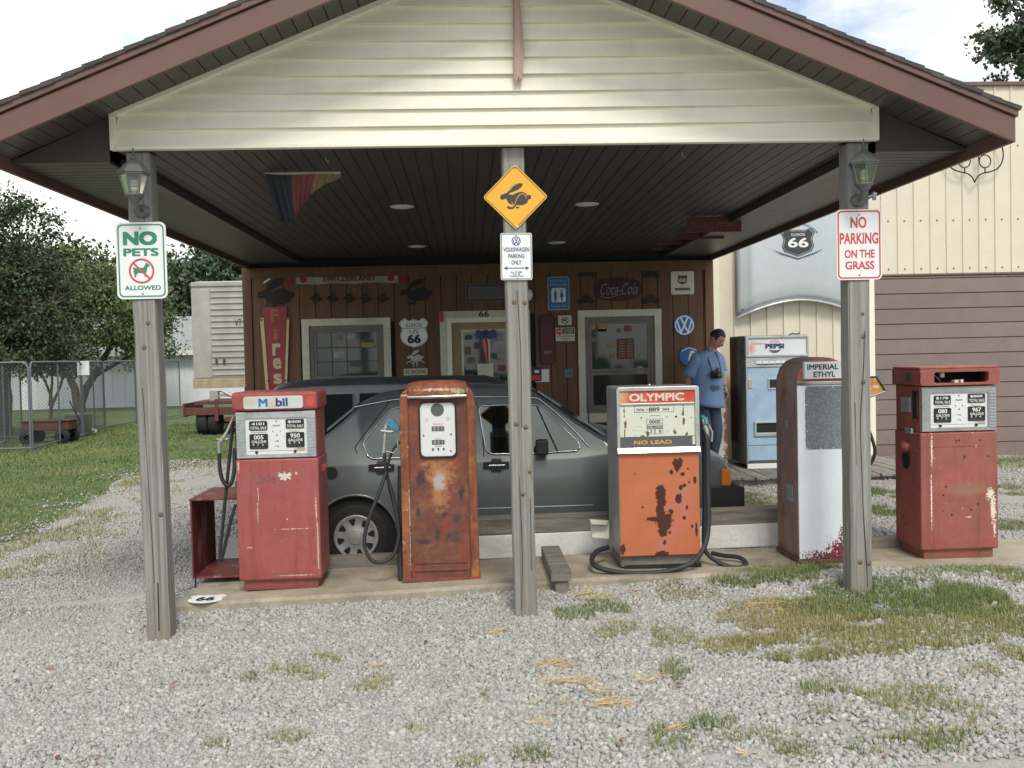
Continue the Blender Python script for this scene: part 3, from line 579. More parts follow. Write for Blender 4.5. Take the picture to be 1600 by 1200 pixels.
# a menu board behind the right-hand window's glass
xa, xb, za, zb = on(964, 991, 529, 561, 12.38); mb = MB().box(xa, xb, 12.376, 12.383, za, zb).build('menu_board', M['maroon'], w2)
m2 = MB()
for k in range(7):
    zz = zb-.03-(zb-za-.06)*k/6
    m2.box(xa+.03, xa+(xb-xa)*.45, 12.372, 12.375, zz-.006, zz+.006); m2.box(xa+(xb-xa)*.58, xb-.02, 12.372, 12.375, zz-.006, zz+.006)
m2.build('menu_line', M['stickers'][0], w2)
# door
dx0, dx1, _, dz1 = DOOR
dt = MB().ring([(dx0, -.1), (dx1, -.1), (dx1, dz1), (dx0, dz1)], [(dx0+.15, -.09), (dx1-.15, -.09), (dx1-.15, dz1-.15), (dx0+.15, dz1-.15)], YW-.03, YW+.03).build('door_frame', M['wintrim'], shop, .004)
MB().ring([(dx0+.09, -.09), (dx1-.09, -.09), (dx1-.09, dz1-.09), (dx0+.09, dz1-.09)], [(dx0+.15, -.09), (dx1-.15, -.09), (dx1-.15, dz1-.15), (dx0+.15, dz1-.15)], YW-.042, YW-.031).build('inner_trim', M['trimcream'], dt)
dr = MB().box(dx0+.152, dx1-.152, YW+.0, YW+.028, -.09, dz1-.152).build('door', M['door'], shop, .003)
gx0, gx1, _, _ = on(725, 800, 518, 600); gx1 = dx1-.15-(gx0-dx0-.15); gz1 = at(760, 518, 12.36)[2]; gz0 = gz1-1.0
frame(gx0-.03, gx1+.03, gz0-.03, gz1+.03, .03, YW-.012, YW+.01).build('glazing_bead', M['wintrim'], dr)
MB().box(gx0, gx1, YW-.004, YW-.001, gz0, gz1).build('pane', M['pane'], dr)
for a in ((732, 527, .12, .08, 3), (731, 548, .1, .13, 2), (745, 540, .09, .1, 3), (736, 563, .13, .1, 2), (733, 574, .1, .07, 1), (735, 588, .12, .08, 5), (765, 542, .1, .1, 1), (770, 530, .12, .12, 1), (780, 526, .1, .14, 1), (782, 548, .14, .1, 1), (772, 556, .1, .09, 3), (784, 575, .12, .1, 5), (780, 562, .14, .05, 0), (745, 525, .1, .06, 1), (776, 588, .1, .06, 4)): stick(dr, *a, Y=12.366)
xa, xb, za, zb = on(746, 771, 568, 592); MB().box(xa, xb, 12.348, 12.352, za, zb).build('notice_paper', M['offwhite'], dr)
text('66', *on(748, 764, 486, 495, 12.33), YW-.031, M['black'], dt, bold=.02)
xa, xb, za, zb = on(685, 693, 487, 503, 12.33); MB().box(xa, xb, YW-.045, YW-.0425, za, zb).build('red_tag', M['red'], dt)
# ------------------------------------------------------------------ metal shed on the right
shed = thing('metal_shed', 'tall cream ribbed metal shed with a wide brown roll-up garage door', 'building', (0, 0, 0))
YS = 12.6; x = 3.36; pw = .2225
gx = 5.459; top = 5.09
def panel(z0, z1): return MB().prism([(0, 0), (pw-.028, 0), (pw-.022, -.02), (pw-.006, -.02), (pw, 0), (pw, .012), (0, .012)], z0, z1, 'z')
mA = panel(.05, top).mesh('wall_panel', M['shed']); mB = panel(2.60, top).mesh('wall_panel', M['shed'])
while x < 13:
    link('wall_panel', mA if x+pw*.6 < gx-.06 else mB, shed, 0, (x, YS, 0)); x += pw
MB().box(3.25, 3.36, YS-.03, YS+.02, .05, top).build('corner_trim', M['trimcream'], shed, .004)
MB().box(3.25, 13.3, YS-.05, YS+.1, top, top+.05).build('roof_trim', M['browntrim'], shed, .004)
MB().box(3.25, 13.3, YS+.02, YS+.06, .0, top).build('wall', M['shed'], shed)
MB().box(3.25, 13.3, YS+.06, YS+9, top-.1, top).build('roof', M['browntrim'], shed)
MB().box(gx-.09, gx-.005, YS-.035, YS+.015, .05, 2.66).build('door_jamb', M['trimcream'], shed, .004)
MB().box(gx-.005, 13, YS-.03, YS+.015, 2.585, 2.612).build('door_head', M['browntrim'], shed, .003)
z = .13
gd = MB().box(gx-.003, 12.95, YS-.006, YS+.0, .1, 2.584).build('garage_door', M['dark'], shed)
while z < 2.56:
    z1 = min(z+.2015, 2.58)
    MB().prism([(YS-.012, z+.002), (YS-.024, z+.010), (YS-.024, z1-.010), (YS-.012, z1-.003), (YS-.007, z1-.003), (YS-.007, z+.002)], gx, 12.9, 'x').build('door_panel', M['garage'], gd)
    z = z1
me = MB().lathe([(.011, 0), (.011, -.006), (.004, -.01)], (0, 0, 0), 8, 'y').mesh('screw', M['browntrim'])
for z in (2.68, 3.32, 4.3):
    for k in range(30): link('screw', me, shed, 0, (3.36+pw*k+pw*.35, YS-.001, z)) if (z > 3 or k > 8) else None
# deck in front of shed
deck = thing('wooden_deck', 'low weathered plank deck in front of the cream metal shed', 'deck', (0, 0, 0))
me = MB().box(0, .138, 0, 1.78, 0, .032).mesh('plank', M['deckwood'])
for k in range(26):
    if 2.1+k*.145 < 6.1: link('plank', me, deck, .004, (2.1+k*.145, 10.72+random.uniform(-.03, .03), .168+random.uniform(-.004, .004)))
MB().box(2.12, 5.85, 10.80, 10.84, .0, .166).build('joist', M['deckwood'], deck)
MB().box(2.12, 5.85, 12.3, 12.34, .0, .166).build('joist', M['deckwood'], deck)
# timbers and white boards edging the parking bay
def board(name, label, x0, x1, y0, y1, z0, z1, mat, dz=0, b=.006):
    mb = MB().box(x0, x1, y0, y1, z0, z1)
    mb.v = [(x, y, z+dz*(x-x0)) for x, y, z in mb.v]
    return tag(mb.build(name, mat, None, b), label, 'board')
board('white_board', 'long white painted board on edge behind the rusty and orange pumps', -.02, 2.42, 7.30, 7.345, .095, .272, M['whitewood'], .012)
board('timber_beam', 'long weathered grey timber lying above the white painted board', -.05, 2.48, 7.32, 7.50, .28, .40, M['oldwood'], .004)
board('timber_beam', 'low pale timber in front of the grey hatchback\'s rear wheel', -1.75, -.12, 7.24, 7.38, .065, .15, M['oldwood'], .008)
board('timber_beam', 'dark low timber lying behind the rightmost red pump', 2.62, 3.5, 7.02, 7.16, .12, .21, M['oldwood'], 0)
bl = thing('wooden_block', 'short weathered timber on a stub leg beside the middle post', 'timber block', (.0, 0, 0))
mb = MB().box(.525, .66, 6.27, 7.1, .15, .225); mb.v = [(x, y, z-.0*(y-6.4)) for x, y, z in mb.v]; mb.build('beam', M['oldwood'], bl, .006)
MB().box(.553, .635, 6.285, 6.37, -.03, .15).build('leg', M['oldwood'], bl, .004)
wb = thing('white_card', 'crumpled white card leaning against the orange pump', 'card', (0, 0, 0))
a = [at(922, 813, 7.05), at(952, 815, 7.0), at(952, 842, 6.95), at(925, 840, 7.0)]
mb = MB(); mb.add(a+[(p[0], p[1]+.04, p[2]) for p in a], [(0, 1, 2, 3), (7, 6, 5, 4), (0, 4, 5, 1), (1, 5, 6, 2), (2, 6, 7, 3), (3, 7, 4, 0)]); mb.build('card', M['offwhite'], wb, .003)
a = [at(921, 811, 7.04), at(951, 813, 6.99), at(948, 820, 6.93), at(925, 819, 6.95)]
mb = MB(); mb.add(a+[(p[0], p[1]+.004, p[2]-.003) for p in a], [(0, 1, 2, 3), (7, 6, 5, 4), (0, 4, 5, 1), (1, 5, 6, 2), (2, 6, 7, 3), (3, 7, 4, 0)]); mb.build('flap', M['offwhite'], wb)
# splintered mast board hanging on the gable
ms = tag(MB().prism([(.333, 3.34), (.345, 3.30), (.362, 3.345), (.366, 3.32), (.385, 3.335), (.40, 3.48), (.376, 3.85), (.372, 4.4), (.345, 4.4), (.338, 3.7)], 5.885, 5.915).build('broken_board', M['raildark'], None, .003),
         'splintered reddish board hanging point down on the cream gable', 'board')
# recessed ceiling lamps
for (px, py), lab in (((628, 323), 'front left'), ((917, 319), 'front right'), ((652, 385), 'rear left'), ((870, 379), 'rear right')):
    p = atz(px, py, 2.94); t = thing('ceiling_light', f'round white recessed ceiling light, {lab} of the four', 'ceiling light', (p[0], p[1], 2.944), 0, 'recessed ceiling lights')
    MB().lathe([(.10, .0), (.105, -.006), (.085, -.012), (.075, -.002)], (0, 0, 0), 24).build('trim_ring', M['white'], t)
    MB().lathe([(.076, -.004), (.05, -.012), (.01, -.016)], (0, 0, 0), 20).build('lens', M['white'], t)
# ------------------------------------------------------------------ fuel pumps
def digits(par, x0, x1, z0, z1, y, s, mat): text(s, x0, x1, z0, z1, y, mat, par, bold=.015)
def computing_pump(name, label, loc, paint, left, bezmat='alu', nums=('4101', '$000', '005', '950')):
    t = thing(name, label, 'fuel pump', loc, 0, None)
    MB().box(-.252, .252, .025, .385, 0, .08).build('plinth', paint, t, .006)
    MB().box(-.28, .28, 0, .41, .07, .905).build('body', paint, t, .012)
    MB().box(-.272, .272, .022, .40, .906, 1.232).build('upper_body', paint, t, .006)
    # bright metal bezel with ribbed ends
    bz = MB().ring([(-.268, .912), (.268, .912), (.268, 1.226), (-.268, 1.226)], [(-.205, .938), (.208, .938), (.208, 1.182), (-.205, 1.182)], -.004, .024).build('bezel', M[bezmat], t, .003)
    m = MB()
    for k in range(12):
        z = .935+.0215*k
        if left: m.box(-.262, -.212, -.009, -.004, z, z+.011)
        m.box(.215, .262, -.009, -.004, z, z+.011)
    tag(m.build('ribs', M['galv'], bz), kind='stuff')
    d = MB().prism(rrect(-.206, .209, .937, 1.183, .012), .006, .02).build('dial_plate', M['dialwhite'], t)
    MB().box(-.098, .10, .0, .006, 1.187, 1.204).build('name_strip', M['black'], t)
    for (a, b, z0, z1), s1, s2, s3 in (((-.18, -.058, 1.10, 1.164), nums[0], 'TOTAL SALE', None), ((.066, .19, 1.108, 1.172), nums[1], 'TOTAL SALE', None), ((-.18, -.056, .974, 1.076), nums[2], 'GALLONS', '4  7  2'), ((.066, .19, .98, 1.082), nums[3], 'GALLONS', '5  7  4')):
        w = MB().prism(rrect(a, b, z0, z1, .008), .001, .006).build('window', M['black'], d)
        h = z1-z0
        if s3 is None:
            digits(d, a+.016, b-.02, z0+h*.55, z1-.009, .001, s1, M['white']); text(s2, a+.007, b-.005, z0+.007, z0+h*.42, .001, M['white'], d, bold=.012)
        else:
            digits(d, a+.03, b-.03, z1-h*.36, z1-.008, .001, s1, M['white']); text(s2, a+.014, b-.012, z0+h*.4, z0+h*.58, .001, M['white'], d, bold=.015)
            text(s3, a+.018, b-.03, z0+.022, z0+.038, .001, M['white'], d); MB().box(a+.02, b-.02, .0, .001, z0+.008, z0+.011).build('print_line', M['greyband'], d)
    for s, z in (('P', 1.155), ('PUMP', 1.125), ('9', 1.06), ('10', 1.02), ('12', .985)): text(s, .004-.006*len(s), .004+.006*len(s), z, z+.010, .005, M['greyband'], d)
    m = MB().box(-.17, -.07, .0045, .006, 1.085, 1.0875).box(.085, .16, .0045, .006, 1.091, 1.0935)
    m.box(-.19, .19, .0045, .006, .958, .9595); m.build('print_line', M['greyband'], d)
    MB().box(.105, .145, .003, .006, 1.086, 1.094).build('stamp', M['cream'], d)
    for x in (-.135, .125): MB().lathe([(.010, .006), (.009, -.004), (.004, -.008)], (x, 0, .951), 12, 'y').build('knob', M['iron'], d)
    for x in (-.022, .028): MB().lathe([(.004, .006), (.003, .003)], (x, 0, 1.09), 8, 'y').build('screw', M['iron'], d)
    return t
# leftmost pump
A = computing_pump('fuel_pump', 'faded red fuel pump with a white lettered header, leftmost of the row', (-1.305, 6.6, .078), M['redpaint'], True)
MB().box(-.288, .288, -.022, .425, 1.235, 1.362).build('header', M['redpaint'], A, .02, seg=3)
hp = MB().prism(rrect(-.208, .193, 1.247, 1.333, .018), -.030, -.02).build('header_sign', lay('yellowed_header_panel', (.58, .62, .60), [dict(c=(.55, .50, .36), spots=[(-.18, 1.30, .07, .03), (-.01, 1.28, .04, .03)], amp=.6, s=14, w=.7)], rough=.35, bump=0, var=.05), A, .003)
text('M', -.105, -.045, 1.262, 1.318, -.030, M['blue'], hp, bold=.03); text('o', -.036, .0, 1.262, 1.302, -.030, M['offwhite'], hp, bold=.02)
text('bil', .01, .09, 1.262, 1.320, -.030, M['navy'], hp, bold=.03)
MB().prism(circ(.243, 1.29, .03, 16, .035), -.0245, -.02).build('red_patch', M['letterred'], A)
text('Unle', -.165, -.01, .74, .80, -.0005, M['fadedtext'], A, bold=.01)
def splat(par, cx, cz, rx, rz, n, mat, y, seed):
    r = random.Random(seed); p = []
    for i in range(n):
        a = 2*math.pi*i/n; k = r.uniform(.35, 1.1); p.append((cx+rx*k*math.cos(a), cz+rz*k*math.sin(a)))
    MB().prism(p, y-.0008, y+.001).build('chip', mat, par)
splat(A, .055, .785, .062, .035, 26, M['offwhite'], -.0002, 3); splat(A, .128, .80, .008, .012, 9, M['offwhite'], -.0002, 5)
for k in range(5): splat(A, -.135+.004*random.random(), .70-.018*k, .003, .012, 7, M['offwhite'], -.0002, 20+k)
MB().box(.281, .31, .10, .16, .80, .83).lathe([(.022, 0), (.026, .03), (.016, .05)], (.30, .13, .80), 12).build('lever', M['redmetal'], A)
MB().box(-.30, -.281, .1, .26, .86, 1.10).build('nozzle_boot', M['iron'], A, .004)
def loc(o, px, py, Y): p = at(px, py, Y); return (p[0]-o.location.x, p[1]-o.location.y, p[2]-o.location.z)
def hose(o, pts, r=.014, name='hose', mat='rubber', k=6): return MB().tube(smooth([loc(o, *p) for p in pts], k), r, 10).build(name, M[mat], o)
nz_ = MB().tube([loc(A, 365, 650, 6.72), loc(A, 356, 672, 6.7), loc(A, 350, 683, 6.7)], [.006, .009, .014], 8).tube([loc(A, 350, 683, 6.7), loc(A, 343, 692, 6.7), loc(A, 343, 710, 6.7)], [.018, .016, .012], 8)
nz_.tube([loc(A, 338, 686, 6.7), loc(A, 344, 687, 6.69), loc(A, 356, 686, 6.7)], .007, 6).build('nozzle', M['nozzle'], A)
hose(A, [(343, 708, 6.7), (343, 725, 6.7), (346, 745, 6.7), (353, 758, 6.7), (361, 755, 6.7), (366, 735, 6.72), (367, 700, 6.75)])
hose(A, [(364, 662, 6.74), (361, 690, 6.74), (356, 740, 6.73), (350, 800, 6.72), (344, 865, 6.72), (346, 874, 6.72), (352, 850, 6.72), (360, 815, 6.72), (368, 788, 6.74)], .012)
# rusted pump with rounded shoulders
B = thing('fuel_pump', 'heavily rusted vintage fuel pump with a rounded hood and oval white dial', 'fuel pump', (-.205, 6.6, .112))
for s in (-1, 1):
    pr = [(s*.205, 0), (s*.266, 0), (s*.258, 1.20), (s*.252, 1.27), (s*.236, 1.305), (s*.216, 1.318), (s*.2, 1.32)]
    MB().prism(pr, -.008, .40).build('side_column', M['rustedge'], B, .012, seg=3)
P = [(-.204, .012), (.204, .012), (.204, 1.27), (-.204, 1.27)]
MB().prism(P, .012, .395).build('front_panel', M['rustpump'], B, .004)
sec = lambda z: [(-.212, .40, z), (-.214, .04, z), (-.19, -.004, z), (-.1, -.016, z), (0, -.02, z), (.1, -.016, z), (.19, -.004, z), (.214, .04, z), (.212, .40, z)]
rows = [sec(1.255), sec(1.30), [(x*.985, .2+(y-.2)*.97, z) for x, y, z in sec(1.335)], [(x*.93, .2+(y-.2)*.85, z+.008*(1-(x/.22)**2)) for x, y, z in sec(1.358)], [(x*.6, .2+(y-.2)*.5, z) for x, y, z in sec(1.372)], [(x*.05, .2, z) for x, y, z in sec(1.376)]]
MB().grid(rows, cv=True).build('hood', M['rustedge'], B)
MB().tube([(-.2, -.022, 1.268), (-.1, -.034, 1.268), (0, -.038, 1.268), (.1, -.034, 1.268), (.2, -.022, 1.268)], .013, 10).build('chrome_bar', M['chrome'], B)
MB().ring(rrect(-.13, .13, .846, 1.234, .04, 6), rrect(-.119, .119, .857, 1.223, .034, 6), -.006, .013).build('dial_rim', M['black'], B, .003)
d = MB().prism(rrect(-.119, .119, .857, 1.223, .034, 6), .004, .012).build('dial_plate', M['dialwhite'], B)
MB().prism(circ(0, 1.176, .045, 28), .0015, .004).build('sight_glass', M['greyband'], d)
for z0, z1 in ((1.03, 1.062), (.937, .968)):
    MB().box(-.042, .044, .001, .004, z0, z1).build('window', M['greyband'], d); text('0 2 1', -.03, .03, z0+.006, z1-.006, .001, M['offwhite'], d)
text('THIS SALE', -.034, .034, 1.072, 1.082, .004, M['letterred'], d); text('GALLONS', -.02, .02, .973, .979, .004, M['greyband'], d); text('PRICE', -.02, .024, .922, .928, .004, M['greyband'], d)
for x in (-.037, .0, .037): MB().box(x-.006, x+.006, .002, .004, .895, .913).build('digit_window', M['greyband'], d)
text('NET\nGAL', -.083, -.064, 1.10, 1.12, .004, M['galv'], d); text('CASH\nSALE', .06, .083, 1.10, 1.125, .004, M['galv'], d)
for x, z in ((-.098, 1.0), (.09, 1.005), (.086, .89)): MB().lathe([(.006, .004), (.004, -.002)], (x, 0, z), 8, 'y').build('screw', M['iron'], d)
MB().box(-.185, .185, .004, .0119, .06, .078).box(-.185, .185, .004, .0119, .115, .121).build('foot_rib', M['rustpump'], B, .003)
MB().box(-.27, .27, -.014, .41, -.01, .018).build('foot', M['rustpump'], B, .004)
hose(B, [(604, 738, 6.66), (590, 775, 6.62), (573, 822, 6.6), (570, 855, 6.6), (583, 877, 6.6), (605, 876, 6.62), (619, 858, 6.64), (623, 825, 6.66), (613, 772, 6.68), (604, 742, 6.68), (602, 724, 6.68), (600, 708, 6.68)], .013)
hose(B, [(625, 690, 6.72), (613, 705, 6.7), (605, 735, 6.7), (608, 760, 6.72), (618, 800, 6.74), (624, 835, 6.76)], .010)
hose(B, [(626, 728, 6.74), (626, 790, 6.72), (625, 850, 6.7), (627, 906, 6.66)], .022)
m = MB().tube([loc(B, 599, 712, 6.68), loc(B, 601, 690, 6.68), loc(B, 602, 672, 6.68)], [.011, .012, .013], 8).tube([loc(B, 595, 673, 6.67), loc(B, 610, 675, 6.67), loc(B, 622, 672, 6.68)], .010, 8).tube([loc(B, 601, 672, 6.68), loc(B, 606, 662, 6.68), loc(B, 614, 660, 6.68)], [.012, .016, .012], 8)
m.tube([loc(B, 603, 705, 6.68), loc(B, 615, 708, 6.68), loc(B, 622, 700, 6.68), loc(B, 622, 685, 6.68)], .006, 6).build('nozzle', M['nozzle'], B)
a = [loc(B, 605, 655, 6.665), loc(B, 612, 654, 6.665), loc(B, 625, 667, 6.665), loc(B, 622, 676, 6.665), loc(B, 604, 664, 6.665)]
MB().prism([(p[0], p[2]) for p in a], a[0][1]-.012, a[0][1]+.03).build('nozzle_cover', M['tealplastic'], B, .004)
# orange pump
O = thing('fuel_pump', 'orange and silver fuel pump with a red header and dark rust blotches', 'fuel pump', (1.322, 6.6, .152))
MB().prism(rrect(-.285, .285, .075, 1.256, .014, 3), .012, .5).build('cabinet', M['silverside'], O, .006)
MB().box(-.272, .278, .03, .47, .0, .074).build('plinth', M['oldwood'], O, .004); MB().box(-.25, .29, .015, .2, -.02, .012).build('foot', M['iron'], O)
MB().ring(rrect(-.289, .289, .80, 1.258, .02, 4), rrect(-.268, .258, .83, 1.228, .004, 4), -.012, .014).build('frame', M['alu'], O, .004)
h = MB().box(-.267, .257, -.002, .01, 1.146, 1.227).build('header_sign', M['redband'], O)
text('OLYMPIC', -.20, .185, 1.158, 1.212, -.002, M['offwhite'], h, bold=.035)
MB().box(-.268, .258, -.008, .01, 1.131, 1.145).build('header_ledge', M['alu'], O, .003)
M['dialcream2'] = lay('chipped_pale_enamel', (.66, .69, .58), [dict(c=(.16, .09, .045), spots=[(-.236, 1.09, .004, .04), (-.229, 1.0, .009, .03), (-.235, .94, .004, .03), (.178, 1.08, .004, .05), (.176, 1.065, .007, .018), (.18, 1.01, .009, .022), (.118, .94, .013, .015), (-.074, .932, .011, .018), (-.108, .916, .02, .005), (.2, .925, .01, .012), (-.16, .918, .004, .004)], amp=.9, s=60, w=.15)], rough=.4, bump=.1, var=.05)
d = MB().box(-.267, .257, .002, .011, .912, 1.13).build('dial_plate', M['dialcream2'], O)
m = MB().ring([(-.165, 1.08), (.112, 1.08), (.112, 1.128), (-.165, 1.128)], [(-.163, 1.082), (.110, 1.082), (.110, 1.126), (-.163, 1.126)], .0005, .002); m.build('print_line', M['logodark'], d)
text('TOTAL', -.152, -.092, 1.09, 1.107, .002, M['logodark'], d, bold=.02); text('$', -.08, -.072, 1.092, 1.106, .002, M['logodark'], d); digits(d, -.064, .012, 1.087, 1.114, .002, '889', M['logodark']); text('SALE', .034, .08, 1.092, 1.108, .002, M['logodark'], d, bold=.02)
text('Tokens not taken'.replace('Tokens not taken', 'computing'), -.06, .016, 1.052, 1.06, .002, M['logodark'], d, shear=.3)
MB().ring([(-.08, .928), (.032, .928), (.032, 1.034), (-.08, 1.034)], [(-.078, .930), (.030, .930), (.030, 1.032), (-.078, 1.032)], .0005, .002).box(-.079, .031, .0006, .002, .963, .987).box(-.079, .031, .0006, .002, .996, .999).box(-.026, -.02, .0006, .002, .93, .962).build('print_line', M['logodark'], d)
text('GALLONS', -.076, .028, .966, .984, .0006, M['offwhite'], d, bold=.015); digits(d, -.062, .016, 1.003, 1.026, .002, '0000', M['logodark']); text('8', -.055, -.043, .935, .957, .002, M['logodark'], d); text('8', .005, .019, .935, .957, .002, M['logodark'], d)
text('1/2', -.115, -.092, .938, .952, .002, M['alu'], d); text('1/2', .047, .073, .938, .952, .002, M['alu'], d)
MB().ring([(-.172, .957), (-.11, .957), (-.11, .987), (-.172, .987)], [(-.169, .960), (-.113, .960), (-.113, .984), (-.169, .984)], .0008, .002).build('tag', M['offwhite'], d)
for x, z, r in ((-.118, 1.044, .005), (.063, 1.046, .004), (.126, 1.046, .008), (.233, 1.038, .004)): MB().lathe([(r, .002), (r*.8, -.002)], (x, 0, z), 10, 'y').build('knob', M['iron'], d)
bnd = MB().box(-.267, .257, -.001, .0105, .832, .911).build('grade_band', M['greyband'], O)
text('NO LEAD', -.172, .092, .858, .886, -.001, M['gold'], bnd, bold=.035)
MB().box(.238, .256, -.003, -.0012, .85, .908).build('chip', M['dialcream2'], bnd)
MB().prism([(-.026, .795), (-.03, .80), (-.012, .838), (.012, .838), (.012, .795)], -.29, .29, 'x').build('chrome_ledge', M['chrome'], O, .003)
MB().box(-.281, .281, -.003, .013, .08, .793).build('door', M['orange'], O, .004)
MB().lathe([(.012, 0), (.014, .01), (.005, .018)], (-.02, .2, 1.256), 10).build('lock', M['chrome'], O)
hose(O, [(1098, 668, 6.72), (1105, 690, 6.68), (1106, 760, 6.64), (1107, 820, 6.6), (1100, 855, 6.54), (1080, 880, 6.5), (1040, 893, 6.48), (985, 896, 6.48), (938, 888, 6.5), (925, 876, 6.6), (932, 862, 6.75), (950, 855, 6.85)], .018)
hose(O, [(1100, 690, 6.8), (1101, 780, 6.78), (1100, 848, 6.74), (1108, 868, 6.68), (1130, 882, 6.62), (1153, 887, 6.6), (1166, 881, 6.64), (1155, 871, 6.72), (1130, 868, 6.8), (1112, 864, 6.86)], .016)
MB().tube([loc(O, 1098, 655, 6.72), loc(O, 1104, 672, 6.7), loc(O, 1106, 700, 6.68)], [.01, .018, .016], 8).tube([loc(O, 1106, 662, 6.7), loc(O, 1113, 675, 6.7), loc(O, 1112, 690, 6.7)], .008, 6).build('nozzle', M['nozzle'], O)
MB().tube([loc(O, 1096, 650, 6.74), loc(O, 1102, 655, 6.72), loc(O, 1104, 664, 6.7)], [.012, .02, .018], 8).build('nozzle_cover', M['tealplastic'], O)
MB().box(.291, .315, .05, .16, .80, 1.02).build('nozzle_boot', M['iron'], O, .004)
# white and mauve pump behind the right post
cxI = at(1289, 750, 6.6)[0]
I = thing('fuel_pump', 'round-topped white and rusty mauve fuel pump half hidden by the right post', 'fuel pump', (cxI, 6.6, .138))
half = [(.192, .03), (.19, 1.24), (.182, 1.31), (.158, 1.375), (.115, 1.42), (.06, 1.443), (0, 1.45)]
prof = [(-x, z) for x, z in half[:-1]] + half[::-1]
MB().prism(prof[::-1], .012, .47).build('body', M['mauve'], I, .012, seg=3)
MB().box(-.2, .2, .0, .48, .0, .032).build('plinth', M['mauve'], I, .006)
h = MB().prism(rrect(-.138, .138, 1.298, 1.418, .006, 3), -.008, .013).build('header_sign', M['dialwhite'], I, .003)
text('IMPERIAL', -.118, .102, 1.362, 1.40, -.008, M['black'], h, bold=.02); text('ETHYL', -.074, .08, 1.31, 1.348, -.008, M['black'], h, bold=.02)
MB().box(-.150, -.14, -.012, .013, 1.294, 1.42).box(.14, .150, -.012, .013, 1.294, 1.42).build('sign_clamp', M['chrome'], I, .003)
MB().box(-.191, .191, -.01, .012, 1.256, 1.28).build('chrome_strip', M['chrome'], I, .003)
M['whitepanel'] = lay('flaking_white_panel', (.70, .74, .77), [dict(c=(.17, .025, .045), spots=[(.07, .045, .2, .04), (.11, .09, .09, .07), (.15, .17, .05, .09)], amp=1.35, s=70, w=.06)], rough=.4, bump=.08, var=.04)
MB().box(-.189, .189, -.003, .0115, .033, 1.254).build('front_panel', M['whitepanel'], I, .004)
gp = MB().box(-.13, .13, -.0065, -.0035, .806, 1.246).build('grey_plate', M['greyplate'], I)
for z in (.812, .93, 1.12, 1.238):
    for x in (-.124, -.03, .06, .124):
        if abs(x) > .1 or z in (.812, 1.238): MB().lathe([(.0045, -.0066), (.003, -.009)], (x, 0, z), 8, 'y').build('screw', M['white'], gp)
m = MB(); r = random.Random(4)
for k in range(34):
    z = .83+.4*k/34; m.prism([(-.131-r.uniform(.001, .008), z), (-.129, z-.004), (-.129, z+r.uniform(.004, .012)), (-.133, z+.007)], -.0045, -.0034)
m.build('torn_edge', M['logodark'], gp)
tg = MB().box(-.1965, -.193, .10, .24, .42, .54).build('maker_plate', M['galv'], I, .003)
MB().box(-.196, -.193, .19, .24, .94, 1.0).build('latch', M['nozzle'], I, .003)
hose(I, [(1340, 650, 6.8), (1355, 668, 6.78), (1364, 690, 6.76), (1367, 706, 6.76), (1362, 722, 6.78), (1350, 735, 6.8)], .012)
wd = thing('printed_board', 'small orange printed board with a dark rim poking out beside the right post', 'board', at(1362, 606, 6.75))
a = [loc(wd, 1346, 592, 6.72), loc(wd, 1368, 591, 6.74), loc(wd, 1381, 611, 6.74), loc(wd, 1346, 622, 6.7)]
MB().add(a+[(p[0], p[1]+.02, p[2]) for p in a], [(0, 1, 2, 3), (7, 6, 5, 4), (0, 4, 5, 1), (1, 5, 6, 2), (2, 6, 7, 3), (3, 7, 4, 0)]).build('face', lay('orange_print', (.62, .26, .05), [dict(c=(.7, .68, .6), s=38, t=.56, w=.03)], rough=.5, bump=0), wd)
MB().tube([loc(wd, 1346, 590, 6.72), loc(wd, 1369, 589, 6.74), loc(wd, 1383, 611, 6.74)], .008, 6).build('rim', M['black'], wd); MB().tube([loc(wd, 1383, 612, 6.73), loc(wd, 1346, 624, 6.69)], .009, 6).build('lower_edge', M['galv'], wd)
# right red pump, its header sign gone
R2 = computing_pump('fuel_pump', 'sun-bleached red fuel pump with an empty header opening, rightmost of the row', (3.462, 6.6, .132), M['redpaint2'], False, 'silverside', ('$178', '$000', '080', '967'))
op = rrect(-.185, .205, 1.254, 1.328, .018)
MB().ring(rrect(-.288, .288, 1.236, 1.352, .02), op, -.022, .03).build('header', M['redpaint2'], R2, .006)
MB().box(-.286, -.262, .031, .425, 1.237, 1.350).box(.262, .286, .031, .425, 1.237, 1.350).box(-.286, .286, .40, .426, 1.237, 1.35).build('header_side', M['redpaint2'], R2, .004)
MB().box(-.286, .286, -.01, .426, 1.3505, 1.368).build('lid', M['redpaint2'], R2, .012)
MB().box(-.261, .261, .034, .399, 1.2325, 1.2365).build('header_floor', M['dark'], R2); MB().box(-.261, .261, .2, .21, 1.237, 1.35).build('header_back', M['dark'], R2)
MB().box(-.03, -.0, .0, .05, 1.248, 1.272).box(.015, .035, .0, .05, 1.25, 1.274).box(-.105, -.075, .05, .08, 1.29, 1.325).build('socket', M['offwhite'], R2, .003)
MB().tube([(-.15, .06, 1.31), (-.12, .05, 1.28), (-.1, .06, 1.26)], .003, 5).build('wire', M['nozzle'], R2)
MB().box(-.290, -.2865, .12, .19, 1.262, 1.33).build('side_lens', lay('dim_green_lens', (.06, .10, .075), rough=.3, bump=0), R2, .003)
MB().box(-.285, -.2725, .04, .11, 1.0, 1.2).build('side_strip', M['iron'], R2, .003); MB().box(-.292, -.2725, .14, .28, 1.04, 1.15).build('side_box', M['silverside'], R2, .004)
MB().box(-.30, -.281, .10, .2, .89, .93).build('bracket', M['galv'], R2, .004)
MB().lathe([(.05, 0), (.045, -.03), (.02, -.05), (.004, -.055)], (-.281, .2, .79), 14, 'x').build('knob', M['redmetal'], R2)
